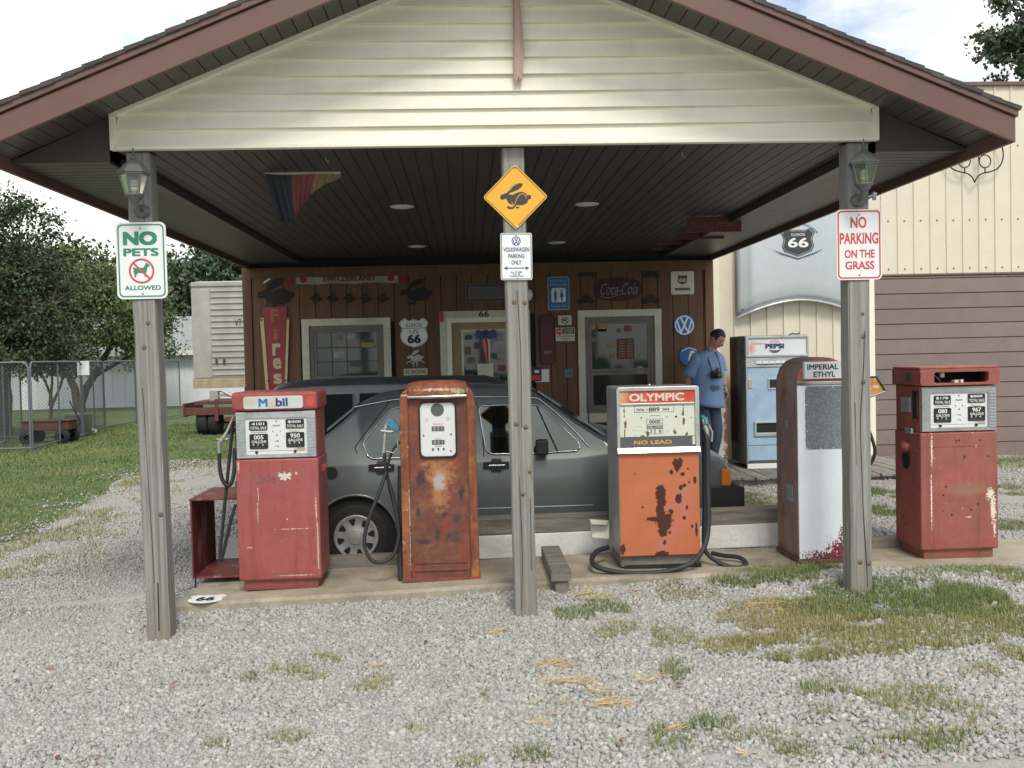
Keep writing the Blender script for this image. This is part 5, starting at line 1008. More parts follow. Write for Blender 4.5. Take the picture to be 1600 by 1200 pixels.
# ------------------------------------------------------------------ hood and scroll on the shed
hd = thing('car_hood', 'silver car hood with a dark route 66 emblem mounted on the cream shed wall', 'car hood', (0, 0, 0))
hx0, hx1 = at(1150, 400, 12.5)[0], at(1345, 400, 12.5)[0]; hcx = (hx0+hx1)/2; hz1 = 3.62; zb = at(1152, 497, 12.5)[2]; zmid = at(1247, 469, 12.5)[2]
V = []; nu, nv = 33, 17
def hy(u, v): return 12.53 - .05 - .10*(1-abs(u)**2.6)*(.55+.45*math.sin(math.pi*min(v+.25, 1)*.5)) - .018*math.exp(-((abs(u)-.76)/.04)**2)
def hzb(u): return zb+(zmid-zb)*(1-abs(u)**1.8)
for j in range(nv):
    v = j/(nv-1); row = []
    for i in range(nu):
        u = -1+2*i/(nu-1); rim = .035*math.exp(-(v/.05)**2); z = hzb(u)+(hz1-hzb(u))*v
        row.append((hcx+u*(hx1-hx0)/2, hy(u, v)+rim, z))
    V.append(row)
V2 = [[(x, y, z) for x, y, z in V[0]]]
o = MB().grid(V).build('hood_panel', M['hoodmetal'], hd, recalc=False); o.modifiers.new('thick', 'SOLIDIFY').thickness = .012
MB().tube([V[0][i] for i in range(nu)], .014, 8).build('rolled_edge', M['hoodmetal'], hd)
for px, py in ((1164, 404), (1160, 484)): x, _, z = at(px, py, 12.48); MB().lathe([(.012, 0), (.008, -.008)], (x, 12.468, z), 8, 'y').build('rivet', M['iron'], hd)
ey = hy(0, .5)-.006; x, _, z = at(1247, 377, ey)
sq = [(0, .40), (.22, .38), (.36, .46), (.5, .30), (.42, .08), (.47, -.18), (.40, -.34), (0, -.52)]
def sh2(k): q = [(x+a*k*.40, z+b*k*.34) for a, b in sq]; return q + [(2*x-a, b) for a, b in q[-2:0:-1]]
MB().prism(sh2(1), ey-.001, ey+.0015).build('emblem', M['logodark'], hd); MB().ring(sh2(1.12), sh2(1.06), ey-.001, ey+.0015).build('emblem_border', M['logodark'], hd)
text('66', x-.135, x+.135, z-.08, z+.045, ey-.001, M['white'], hd, bold=.02); text('ILLINOIS', x-.09, x+.09, z+.07, z+.105, ey-.001, M['white'], hd)
m = MB()
for s in (-1, 1): m.prism([(x, z-.235), (x+s*.22, z-.165), (x+s*.34, z-.10), (x+s*.22, z-.15), (x, z-.222)], ey-.001, ey+.002)
m.build('wing', M['logodark'], hd)
text('TAKING THE MOTHER ROAD SHOW', 0, 1, 0, 1, ey-.001, M['logodark'], hd, arc=(x-.01, z-.125, .34, 142, 40, .028))
ir = thing('scroll_ornament', 'black wrought iron scroll of a 66 in a shield on the cream shed wall', 'wall ornament', at(1523, 240, 12.52)); IY = 12.50
def it(pts, r=.009, k=5): MB().tube(smooth([tuple(np.array(at(*q, IY))-np.array(ir.location)) for q in pts], k), r, 8).build('iron_bar', M['iron'], ir)
for s in (0, 1):
    f = (lambda a: a) if s == 0 else (lambda a: 3046-a)
    it([(f(1523), 285), (f(1519), 277), (f(1511), 271), (f(1498), 268), (f(1486), 262), (f(1479), 248), (f(1480), 230), (f(1487), 215), (f(1484), 203), (f(1490), 192), (f(1503), 197), (f(1514), 199), (f(1523), 194)])
for cx in (1507, 1539):
    it([(cx+9*math.cos(a), 252+10*math.sin(a)) for a in np.linspace(-2.6, 3.68, 14)], .008, 2); it([(cx-9, 252), (cx-10, 238), (cx-7, 222), (cx+2, 211), (cx+8, 215)], .008); it([(cx, 262), (cx, 270)], .008, 2)
# ------------------------------------------------------------------ vending machine and old cooler on the deck
pv = thing('vending_machine', 'pale blue drinks vending machine with a white header standing on the deck', 'vending machine', (at(1216, 700, 11.5)[0], 11.5, .20))
MB().box(-.392, .392, .03, .66, .05, 1.62).build('cabinet', M['pepside'], pv, .006)
MB().box(-.396, -.393, .35, .655, .3, 1.6).build('rusty_side_strip', M['peprust'], pv)
MB().ring([(-.392, 1.355), (.385, 1.355), (.385, 1.61), (-.392, 1.61)], [(-.352, 1.385), (.362, 1.385), (.362, 1.585), (-.352, 1.585)], -.03, .028).build('header_frame', M['galv'], pv, .005)
hs = MB().box(-.351, .361, -.012, .025, 1.386, 1.584).build('header_panel', M['pepwhite'], pv)
cx, cz = -.03, 1.488; MB().prism(circ(cx, cz, .098, 32), -.0135, -.012).build('roundel', M['signwhite'], hs)
MB().prism([(cx+.086*math.cos(a), cz+.086*math.sin(a)) for a in np.linspace(-2.72, -.42, 14)] + [(cx+.04, cz-.048), (cx-.04, cz-.048)], -.0155, -.0135).build('lower_swoosh', M['greyband'], hs)
MB().prism([(cx+.086*math.cos(a), cz+.086*math.sin(a)) for a in np.linspace(.42, 2.72, 14)], -.0152, -.0135).build('upper_swoosh', lay('faded_pink', (.62, .50, .50), rough=.5, bump=0), hs)
text('PEPSI', cx-.115, cx+.115, cz-.03, cz+.03, -.016, M['navy'], hs, bold=.05)
MB().box(-.39, .386, -.02, .029, 1.235, 1.352).build('selector_rail', M['alu'], pv, .004); m = MB()
for k in range(8): m.box(-.26+.078*k, -.192+.078*k, -.024, -.0205, 1.262, 1.31)
m.build('selector_button', M['white'], pv); m = MB()
for k in range(8): m.box(-.26+.078*k, -.192+.078*k, -.0265, -.0242, 1.264, 1.278)
m.build('button_label', M['logodark'], pv)
dr_ = MB().box(-.372, .38, -.01, .029, .10, 1.23).build('door', M['pepblue'], pv, .006)
MB().box(-.388, -.373, -.016, .029, .08, 1.232).build('door_edge', M['galv'], pv, .003)
MB().box(-.372, .38, -.012, -.0102, .285, .292).build('seam', M['greyband'], dr_); MB().box(-.36, -.31, -.02, -.01, .98, 1.09).build('lock', M['nozzle'], dr_, .004)
MB().ring([(-.12, .96), (.0, .96), (.0, 1.10), (-.12, 1.10)], [(-.1, .98), (-.02, .98), (-.02, 1.08), (-.1, 1.08)], -.022, -.01).build('coin_plate', M['galv'], dr_, .003); MB().box(-.1, -.02, -.013, -.0102, .98, 1.08).build('coin_slot', M['black'], dr_)
MB().ring([(-.30, .395), (.34, .395), (.34, .575), (-.30, .575)], [(-.27, .44), (.31, .44), (.31, .555), (-.27, .555)], -.03, -.01).build('dispenser_frame', M['galv'], dr_, .005); MB().box(-.27, .31, -.013, -.0102, .44, .555).build('dispenser_slot', M['dark'], dr_)
MB().box(-.38, .38, .0, .03, .0, .06).build('kick_plate', M['white'], pv, .003)
MB().tube([(.22, .2, 1.62), (.26, .2, 1.64), (.32, .2, 1.63), (.36, .2, 1.645)], .008, 5).build('cable', M['iron'], pv)
oc = thing('old_cooler', 'old white enamel cooler with a rusted edge behind the man', 'cooler', (2.72, 11.72, .20))
MB().box(0, .50, 0, .5, .02, .93).build('cabinet', M['coolerwhite'], oc, .012); MB().box(-.006, .506, -.008, .506, .931, .975).build('lid', M['alu'], oc, .012)
MB().box(.05, .45, -.004, .0, .08, .12).build('vent', M['iron'], oc); MB().box(.12, .2, -.012, 0, .66, .69).build('handle', M['galv'], oc, .003)
for x in (.04, .46): MB().box(x-.02, x+.02, .02, .48, 0, .02).build('foot', M['iron'], oc)
# ------------------------------------------------------------------ cars
def bake(o):
    dg = bpy.context.evaluated_depsgraph_get(); me = bpy.data.meshes.new_from_object(o.evaluated_get(dg)); return me
def car(root, st, wheels, mat, tum=.38, zb0=.86, arch=.33, ytrack=.80, cuts=()):
    rows = []
    for x, zs, zb, zt, wb in st:
        wt = wb-.012-max(zt-.045-zb, 0)*tum
        h = [(0, zs), (wb-.08, zs), (wb-.02, zs+.05), (wb, min(.60, zb-.06)), (wb+.004, min(.63, zb-.04)), (wb-.004, zb-.02), (wb-.014, zb), (wt, max(zt-.045, zb+.004)), (wt-.035, zt-.014), (wt*.55, zt), (0, zt+.006)]
        rows.append([(x, y, z) for y, z in h] + [(x, -y, z) for y, z in h[-2:0:-1]])
    m = MB().grid(rows, cv=True); m.f += [list(range(20))[::-1]]; m.m += [0]; m.sm += [False]
    k = len(m.v)-20; m.f += [list(range(k, k+20))]; m.m += [0]; m.sm += [False]
    o = m.build('body', mat, root)
    for wx, wz in wheels:
        c = MB().lathe([(arch, -1.2), (arch, -.42)], (wx, 0, wz), 36, 'y', sm=False); c2 = c.build('cut', mat, root); b = o.modifiers.new('b', 'BOOLEAN'); b.object = c2; b.operation = 'DIFFERENCE'; b.solver = 'EXACT'
        c3 = MB().lathe([(arch, .42), (arch, 1.2)], (wx, 0, wz), 36, 'y', sm=False).build('cut', mat, root); b = o.modifiers.new('b', 'BOOLEAN'); b.object = c3; b.operation = 'DIFFERENCE'; b.solver = 'EXACT'
    for cm_ in cuts:
        c4 = cm_.build('cut', M['seatcloth'], root); b = o.modifiers.new('b', 'BOOLEAN'); b.object = c4; b.operation = 'DIFFERENCE'; b.solver = 'EXACT'; b.material_mode = 'TRANSFER'
    bpy.context.view_layer.update(); me = bake(o); o.modifiers.clear(); o.data = me
    for q in list(bpy.data.objects):
        if q.name.startswith('cut'): bpy.data.objects.remove(q)
    me.set_sharp_from_angle(angle=math.radians(32))
    for wx, wz in wheels:
        for s in (-1, 1): MB().lathe([(arch-.004, min(s*.43, s*.77)), (arch-.004, max(s*.43, s*.77))], (wx, 0, wz), 24, 'y').build('wheel_well', M['dark'], root)
    return o
def wheel(root, x, z, s, cover=True, r=.275):
    t = MB().lathe([(r-.10, -.075), (r-.035, -.085), (r-.008, -.07), (r, -.045), (r, .045), (r-.008, .07), (r-.035, .085), (r-.10, .075)], (x, s*.695, z), 40, 'y').build('wheel', M['tyre'], root)
    y = s*.695+s*.082
    MB().lathe([(.178, y-s*.03), (.178, y+s*.004), (.168, y+s*.006), (.155, y-s*.004), (.06, y+s*.008), (.052, y+s*.012), (.002, y+s*.013)][::1], (x, 0, z), 40, 'y').build('wheel_cover', M['hub'], t)
    m = MB()
    for k in range(8):
        a = 2*math.pi*k/8+.2; da = .27
        da = .19; p = [(x+.148*math.cos(a-da), z+.148*math.sin(a-da)), (x+.151*math.cos(a), z+.151*math.sin(a)), (x+.148*math.cos(a+da), z+.148*math.sin(a+da)), (x+.098*math.cos(a+.10), z+.098*math.sin(a+.10)), (x+.098*math.cos(a-.10), z+.098*math.sin(a-.10))]
        m.prism(p, y+s*.0035, y+s*.0065 if s > 0 else y-.0065)
    m.build('cover_opening', M['dark'], t)['kind'] = 'stuff'
    m = MB().ring(circ(x, z, .0545, 28), circ(x, z, .051, 28), y+s*.012, y+s*.0138); m.build('hub_ring', M['galv'], t)
    return t
GX, GZ = -.916, -.055
hb = thing('hatchback_car', 'dark grey four-door hatchback parked sideways behind the fuel pumps', 'car', (GX, 8.5, GZ))
st = [(-.68, .42, .66, .70, .70), (-.665, .36, .74, .80, .755), (-.60, .33, .81, .855, .775), (-.47, .30, .84, .93, .785), (-.30, .27, .85, 1.055, .79), (-.12, .24, .86, 1.195, .795), (.0, .24, .86, 1.30, .80), (.07, .23, .86, 1.36, .80), (.2, .22, .86, 1.405, .80), (.45, .22, .86, 1.435, .80), (.9, .21, .86, 1.455, .80), (1.3, .21, .86, 1.445, .80), (1.46, .21, .86, 1.415, .80),
      (1.6, .21, .865, 1.325, .80), (1.8, .22, .87, 1.175, .80), (1.98, .22, .89, 1.055, .80), (2.08, .23, .90, .995, .80), (2.2, .24, .90, .985, .80), (2.5, .27, .88, .965, .795), (2.8, .32, .855, .925, .785), (2.96, .36, .81, .875, .77), (3.03, .40, .76, .82, .755), (3.06, .44, .70, .76, .72)]
NS = 8.5
def sy(z): return -(.80-.012-max(z-.86, 0)*.38)
def lp(px, py, off=.004):                         # spot on the near flank seen at a pixel
    Y = 7.72
    for _ in range(6):
        x, _, z = at(px, py, Y); Y = NS + sy(z-GZ) - off
    return (x-GX, Y-NS, z-GZ)
RW = [(567.5, 694), (570, 688), (607, 643), (616, 637.5), (640, 636), (736, 634), (741, 640), (741, 702), (736, 709), (640, 715), (582, 716.5), (575, 713)]
FW = [(748, 640), (753, 634), (800, 632), (837, 632.5), (848, 637), (903, 690), (907, 699), (901, 704.5), (840, 708), (770, 709.5), (762, 706), (759, 700)]

def inset(pts, k=.955):
    c = np.mean(np.array(pts), 0); return [tuple(c+(np.array(p)-c)*k) for p in pts]
cab = [[(x, y, z) for y, z in ((-.70, .45), (.70, .45), (.715, .86), (hw, zt), (-hw, zt), (-.715, .86))] for x, hw, zt in ((-.10, .60, 1.12), (.10, .545, 1.33), (.5, .54, 1.395), (1.3, .54, 1.40), (1.5, .56, 1.35), (1.86, .66, 1.05))]
cb = MB().grid(cab, sm=False, cv=True); cb.add(cab[0], [list(range(6))]); cb.add(cab[-1], [list(range(6))])
cb.f[-2] = [0, 1, 2, 3, 4, 5]; cb.f[-1] = [k_+30 for k_ in range(6)]; cb.v = cb.v[:36]
CUTS = [cb]
for pts in (RW, FW):
    q = [(lp(*p_)[0], lp(*p_)[2]) for p_ in inset(pts)]
    CUTS += [MB().prism(q, -1.0, -.45), MB().prism(q, .45, 1.0)]
wsc = MB().prism([(1.545, 1.36), (1.97, 1.075), (2.3, 1.5), (1.7, 1.7)], -.52, .52)
CUTS.append(wsc)
car(hb, st, [(0, .275), (2.4, .275)], M['carpaint'], cuts=CUTS)
for x, y in ((1.12, -.36), (1.12, .36)):
    se = MB().prism([(x-.28, .50), (x+.26, .50), (x+.26, .62), (x-.12, .60), (x-.30, 1.10), (x-.40, 1.09)], y-.25, y+.25).build('seat', M['seatcloth'], hb, .05, seg=3)
    MB().box(x-.43, x-.33, y-.13, y+.13, 1.12, 1.27).build('headrest', M['seatcloth'], se, .03, seg=3)
MB().prism([(.12, .50), (.62, .50), (.62, .62), (.30, .60), (.10, 1.0), (.02, .99)], -.6, .6).build('rear_seat', M['seatcloth'], hb, .05, seg=3)
MB().box(1.62, 1.86, -.68, .68, .62, .93).build('dashboard', M['carblack'], hb, .06, seg=3)
MB().tube([(1.50+.05*math.sin(a_)*.4, -.36+.17*math.cos(a_), .93+.16*math.sin(a_)) for a_ in np.linspace(0, 6.283, 25)[:-1]], .014, 6, closed=True).build('steering_wheel', M['carblack'], hb)
for x in (0, 2.4):
    for s in (-1, 1): wheel(hb, x, .275, s)
def flank(pts, name, mat, th=.003, parent=None):
    P = [lp(*q, .004 if th < .01 else .013) for q in pts]; return MB().add(P+[(x, y-th, z) for x, y, z in P], [list(range(len(P))), list(range(2*len(P)-1, len(P)-1, -1))]+[(i, (i+1) % len(P), len(P)+(i+1) % len(P), len(P)+i) for i in range(len(P))]).build(name, mat, parent or hb)
def trim(pts, name, mat, r=.007, closed=False, off=.008, k=3, parent=None):
    P = [lp(*q, off) for q in pts]; return MB().tube(smooth(P, k, closed) if k > 1 else P, r, 6, closed=closed).build(name, M[mat], parent or hb)
for pts in (RW, FW):
    g = flank(pts, 'side_window', M['sideglass']); trim(pts, 'chrome_trim', 'chrome', .0065, True, .009, 1, g)
for a, b in (((838, 633), (872, 707)),):
    trim([a, b], 'quarter_divider', 'carblack', .007, False, .008, 1)
trim([(660, 636), (664, 712)], 'quarter_divider', 'carblack', .012, False, .006, 1)
trim([(553, 636), (590, 629), (630, 623), (700, 620.5), (790, 620), (834, 621.5), (846, 626), (880, 655), (921, 698)], 'drip_rail', 'chrome', .008, False, .012, 3)
trim([(608, 628), (582, 662), (558, 694), (556, 704), (572, 745), (590, 776), (604, 792)], 'door_seam', 'dark', .0035, False, .0, 3); trim([(744, 628), (752, 660), (756, 712), (758, 795)], 'door_seam', 'dark', .0035, False, .0, 2); trim([(921, 704), (927, 745), (930, 790)], 'door_seam', 'dark', .0035, False, .0, 2)
trim([(516, 752), (560, 751), (640, 749.5), (760, 747), (925, 744)], 'body_crease', 'dark', .0025, False, .0, 2)
trim([(640, 797), (760, 794.5), (928, 789)], 'sill_trim', 'galv', .005, False, .004, 2)
for cx, cy in ((596, 731), (775, 727.5)):
    f = flank([(cx-20, cy-5), (cx-8, cy-6), (cx-6, cy-11), (cx+8, cy-11), (cx+9, cy-6), (cx+20, cy-5.5), (cx+20, cy+4.5), (cx+9, cy+6), (cx+7, cy+10), (cx-7, cy+10), (cx-9, cy+6), (cx-20, cy+5)], 'door_handle', M['carblack'], .012)
    trim([(cx-11, cy), (cx+14, cy-.6)], 'handle_bar', 'chrome', .010, False, .018, 1, f)
x, y, z = lp(846, 698); MB().box(x-.055, x+.045, y-.16, y-.07, z-.055, z+.07).box(x-.015, x+.04, y-.075, y+.0, z-.06, z-.02).build('wing_mirror', M['carblack'], hb, .018, seg=3)
for wx in (0, 2.4):
    for s in (-1, 1):
        q = [(wx+.342*math.cos(a), s*.800, .275+.342*math.sin(a)) for a in np.linspace(.0 if wx else .0, math.pi, 20)]; MB().tube(q, .013, 6).build('arch_lip', M['carpaint'], hb)
# windscreen, rear glass, bumpers, lamps
def pan(pts, name, mat, n=(0, 0, .006)):
    return MB().add(pts+[tuple(np.array(p_)+np.array(n)) for p_ in pts], [(3, 2, 1, 0), (4, 5, 6, 7), (0, 1, 5, 4), (1, 2, 6, 5), (2, 3, 7, 6), (3, 0, 4, 7)]).build(name, mat, hb)
pan([(1.50, -.54, 1.395), (1.50, .54, 1.395), (2.03, .70, 1.03), (2.03, -.70, 1.03)], 'windscreen', M['sideglass'], (.012, 0, .014))
pan([(.02, -.56, 1.315), (.02, .56, 1.315), (-.44, .66, .95), (-.44, -.66, .95)], 'rear_window', M['carglass'], (-.012, 0, .016))
for x0, x1 in ((-.86, -.70), (3.09, 3.15)):
    MB().box(x0, x1 if x0 < 0 else x1, -.80, .80, .42, .60).build('bumper', M['carblack'], hb, .03, seg=3)
    for s in (-1, 1): MB().box((x0 if x0 < 0 else 2.86), (-.5 if x0 < 0 else x1), s*.80-.02, s*.80+.03*s+.0, .425, .595).build('bumper_end', M['carblack'], hb, .035, seg=4)
MB().box(2.90, 3.09, -.74, .74, .47, .56).build('bumper_bracket', M['galv'], hb)
MB().box(3.10, 3.153, -.79, .79, .535, .565).build('bumper_strip', M['galv'], hb, .006)
for s in (-1, 1):
    MB().box(2.975, 3.05, min(s*.74, s*.790), max(s*.74, s*.790), .60, .735).build('turn_signal', M['amber'], hb, .008)
    MB().box(-.675, -.52, min(s*.74, s*.795), max(s*.74, s*.795), .62, .80).build('tail_lamp', M['red'], hb, .008)
    MB().box(3.045, 3.07, s*.56-.12, s*.56+.12, .58, .74).build('headlamp', M['galv'], hb, .008)
MB().box(3.045, 3.068, -.42, .42, .58, .74).build('grille', M['carblack'], hb, .006)
MB().box(-.4, 3.0, -.55, .55, .2, .36).build('underbody', M['dark'], hb)
p_ = lp(925, 690); MB().tube([(p_[0], -.62, p_[2]-.02), (p_[0]-.01, -.62, p_[2]+.22), (p_[0]-.015, -.62, p_[2]+.47)], [.008, .005, .003], 6).build('antenna', M['black'], hb)
MB().prism(circ(-.18, .80, .05, 18), -.803, -.797).build('fuel_cap', M['carblack'], hb)
# wagon behind it
w0 = at(384, 600, 9.3)[0]+.20; w1 = at(788, 600, 9.3)[0]
wg = thing('estate_car', 'blue-grey estate car with a dark roof parked behind the dark grey hatchback', 'car', (w0, 10.1, -.02))
RL = w1-w0
st2 = [(-.24, .40, .62, .68, .74), (-.20, .34, .84, .90, .78), (-.12, .30, .90, 1.15, .80), (-.02, .26, .92, 1.36, .80), (.1, .24, .92, 1.43, .80), (.5, .22, .92, 1.445, .80), (RL-.9, .22, .92, 1.445, .80), (RL-.15, .22, .92, 1.435, .80), (RL, .22, .92, 1.39, .80), (RL+.35, .23, .92, 1.15, .80), (RL+.60, .25, .92, .98, .80), (RL+.9, .27, .87, .93, .795), (RL+1.3, .32, .78, .84, .78), (RL+1.48, .40, .66, .72, .74)]
car(wg, st2, [(.45, .275), (RL+.75, .275)], M['carpaint2'])
for x in (.45, RL+.75):
    for s in (-1, 1): wheel(wg, x, .275, s)
rf = [[(x, y*k, z) for y, z in ((-.66, dz-.03), (-.60, dz+.004), (-.3, dz+.014), (.3, dz+.014), (.60, dz+.004), (.66, dz-.03))] for x, dz, k in ((.0, 1.375, .93), (.06, 1.425, .97), (.2, 1.446, .98), (.6, 1.456, .98), (RL-.6, 1.456, .98), (RL-.15, 1.447, .98), (RL+.02, 1.395, .96))]
MB().grid(rf).build('roof', M['roofdark'], wg)
def sy2(z): return -(.80-.012-max(z-.92, 0)*.38)-.004
for s in (-1, 1):
    for x0, x1, x2, x3 in ((.0, .10, .80, .80), (.86, .86, 1.62, 1.60), (1.68, 1.66, RL-.05, RL+.26)):
        P = [(x0-.06 if x0 == 0 else x0, .955), (x3, .955), (x2, 1.335), (x1, 1.335)]
        V = [(x, s*-sy2(z), z) for x, z in P]; g = MB().add(V+[(x, y+s*.004, z) for x, y, z in V], [(0, 1, 2, 3), (7, 6, 5, 4), (0, 1, 5, 4), (1, 2, 6, 5), (2, 3, 7, 6), (3, 0, 4, 7)]).build('side_window', M['carglass'], wg)
        MB().tube([(x, y+s*.004, z) for x, y, z in V], .008, 6, closed=True).build('window_trim', M['galv'], g)
    MB().box(-.25, -.15, min(s*.7, s*.8), max(s*.7, s*.8), .55, .8).build('tail_lamp', M['red'], wg, .008)
for x0, x1 in ((-.34, -.22), (RL+1.44, RL+1.55)): MB().box(x0, x1, -.78, .78, .40, .53).build('bumper', M['carblack'], wg, .02)
MB().add([(RL+.05, -.56, 1.375), (RL+.05, .56, 1.375), (RL+.58, .70, 1.01), (RL+.58, -.70, 1.01), (RL+.065, -.56, 1.39), (RL+.065, .56, 1.39), (RL+.595, .70, 1.025), (RL+.595, -.70, 1.025)], [(3, 2, 1, 0), (4, 5, 6, 7), (0, 1, 5, 4), (1, 2, 6, 5), (2, 3, 7, 6), (3, 0, 4, 7)]).build('windscreen', M['carglass'], wg)
# ------------------------------------------------------------------ the man on the deck
def skin_mesh(V, E, R, sub=2, root=0):
    me = bpy.data.meshes.new('s'); me.from_pydata(V, E, []); o = bpy.data.objects.new('s', me); C.objects.link(o)
    o.modifiers.new('skin', 'SKIN').use_smooth_shade = True
    o.modifiers.new('sub', 'SUBSURF').levels = sub
    for i, r in enumerate(R):
        r = r if isinstance(r, tuple) else (r, r); me.skin_vertices[0].data[i].radius = r; me.skin_vertices[0].data[i].use_root = (i == root)
    bpy.context.view_layer.update(); out_ = bake(o); bpy.data.objects.remove(o); return out_
man = thing('person', 'man in a blue printed t-shirt and jeans looking down, a camera round his neck', 'person', (at(1096, 700, 11.2)[0], 11.2, .20))
man.rotation_euler.y = math.radians(4)
# x right, y away, z up; facing right and towards the camera
J = dict(pel=(0, .0, .90), waist=(.01, -.01, 1.06), chest=(.015, -.0, 1.24), ribs=(.02, .0, 1.34), neck=(.03, -.005, 1.45), nk2=(.052, -.025, 1.52), hd=(.06, -.055, 1.575),
  sR=(-.15, -.075, 1.385), eR=(-.225, -.02, 1.10), wR=(-.17, .02, .86), sL=(.15, .075, 1.395), eL=(.185, .06, 1.18), wL=(.215, -.03, 1.045),
  hR=(-.08, -.04, .87), kR=(.0, -.10, .49), aR=(-.04, .0, .09), tR=(.10, -.06, .05), hL=(.09, .05, .87), kL=(.15, -.02, .49), aL=(.10, .07, .09), tL=(.24, .01, .05))
def chain(names, base=None):
    V = []; E = []; idx = {}
    for c in names:
        for a, b in zip(c, c[1:]):
            for q in (a, b):
                if q not in idx: idx[q] = len(V); V.append(J[q])
            E.append((idx[a], idx[b]))
    return V, E, idx
V, E_, ix = chain([('pel', 'waist', 'chest', 'ribs', 'neck', 'nk2', 'hd'), ('ribs', 'sR', 'eR', 'wR'), ('ribs', 'sL', 'eL', 'wL'), ('pel', 'hR', 'kR', 'aR', 'tR'), ('pel', 'hL', 'kL', 'aL', 'tL')])
RR = dict(pel=.10, waist=.11, chest=.12, ribs=.105, neck=.062, nk2=.058, hd=.06, sR=.045, sL=.045, eR=.042, eL=.042, wR=.030, wL=.030, hR=.075, hL=.075, kR=.055, kL=.055, aR=.042, aL=.042, tR=.036, tL=.036)
body = skin_mesh(V, E_, [RR[k] for k in ix], 2, ix['pel'])
mb = MB()
def addmesh(me): mb.add([tuple(v.co) for v in me.vertices], [list(p_.vertices) for p_ in me.polygons], 0, True)
addmesh(body)
# head turned right, tilted down
hm = Matrix.Translation(Vector((.075, -.075, 1.595))) @ Matrix.Rotation(math.radians(44), 4, 'Z') @ Matrix.Rotation(math.radians(34), 4, 'X')
rows = []
for i in range(1, 18):                               # face along -y before the turn
    ph = math.pi*i/18; row = []
    for j in range(28):
        th = 2*math.pi*j/28; x = .074*math.sin(ph)*math.sin(th); y = -.095*math.sin(ph)*math.cos(th); z = .118*math.cos(ph)
        fr = max(math.cos(th), 0)
        if z < -.01: x *= 1-.30*((-z-.01)/.11); y *= 1-.12*((-z-.01)/.11)*(1 if fr else 2.2)
        if fr > .8:
            if -.045 < z < .03: y -= .026*math.exp(-((z+.022)/.020)**2)*max(0, (fr-.9)/.1)+.010*math.exp(-((z)/.022)**2)*max(0, (fr-.93)/.07)
            y += .010*math.exp(-((z-.018)/.012)**2)*math.exp(-((abs(x)-.030)/.012)**2)
            y -= .006*math.exp(-((z+.058)/.010)**2)*max(0, (fr-.85)/.15); y -= .008*math.exp(-((z+.10)/.016)**2)*max(0, (fr-.8)/.2)
        row.append(tuple(hm @ Vector((x, y, z))))
    rows.append(row)
mb.grid(rows, cv=True); mb.add(rows[0], [list(range(28))], 0, True); mb.add(rows[-1], [list(range(28))], 0, True)
for s in (-1, 1): mb.lathe([(.001, -.010), (.020, -.007), (.026, 0), (.020, .007), (.001, .010)], tuple(hm @ Vector((s*.073, .008, -.006))), 12, 'x')
# hands: palm and five fingers
def hand(w, d, side, curl, spread):
    w, d, side = Vector(w), Vector(d).normalized(), Vector(side); side = (side-d*side.dot(d)).normalized(); nrm = d.cross(side).normalized()
    V = [w, w+d*.05, w+d*.085]; E = [(0, 1), (1, 2)]; R = [(.026, .018), (.036, .015), (.037, .013)]
    me = skin_mesh([tuple(v) for v in V], E, R, 2, 0); addmesh(me)
    for k, (L_, off) in enumerate(((.068, -.028), (.078, -.009), (.073, .010), (.058, .027))):
        p0 = w+d*.07+side*off; P = [p0]; dd = d.copy()
        for q, f in enumerate((.25, .42, .32, .26)):
            P.append(P[-1]+dd*L_*f); dd = (dd+nrm*curl*(.35+.25*q)).normalized()
        me = skin_mesh([tuple(v) for v in P], [(i, i+1) for i in range(len(P)-1)], [.009, .0088, .0085, .008, .0065], 1, 0); addmesh(me)
    p0 = w+d*.025-side*.022; P = [p0, p0+(d*.55-side*.75)*.030, p0+(d*.9-side*.7+nrm*.4)*.050, p0+(d*1.1-side*.5+nrm*.7)*.062]
    addmesh(skin_mesh([tuple(v) for v in P], [(0, 1), (1, 2), (2, 3)], [.013, .0115, .010, .0075], 1, 0))
hand(J['wL'], (.25, -.1, -1), (.3, -1, 0), .5, 1); hand(J['wR'], (.3, .1, -1), (-.3, -1, 0), .5, 1)
bo = mb.build('body', M['skin'], man)
hr = []
for i in range(0, 10):
    ph = math.pi*i/18*.98; row = []
    for j in range(28):
        th = 2*math.pi*j/28; fr = math.cos(th); lim = min(ph, math.pi*(.30 if fr > .55 else .50 if fr > -.1 else .66)); k = 1.07
        row.append(tuple(hm @ Vector((.074*k*math.sin(lim)*math.sin(th), -.095*k*math.sin(lim)*math.cos(th)+.004, .118*1.08*math.cos(lim)))))
    hr.append(row)
ho = MB().grid(hr, cv=True).build('hair', M['hair'], man)
m = MB()
for s in (-1, 1):
    m.tube([tuple(hm @ Vector((s*a, -.088+a*a*6, .034+b))) for a, b in ((.014, 0), (.030, .004), (.044, -.003))], .0035, 5)
m.build('eyebrow', M['hair'], man); m = MB()
for s in (-1, 1): c_ = hm @ Vector((s*.031, -.078, .016)); m.lathe([(.001, -.009), (.007, -.006), (.009, 0), (.007, .006), (.001, .009)], tuple(c_), 10)
m.build('eye', M['logodark'], man); MB().tube([tuple(hm @ Vector((a, -.088+abs(a)*.25, -.060))) for a in (-.024, -.012, 0, .012, .024)], .0042, 5).build('mouth', lay('lips', (.36, .12, .10), rough=.5, bump=0), man)
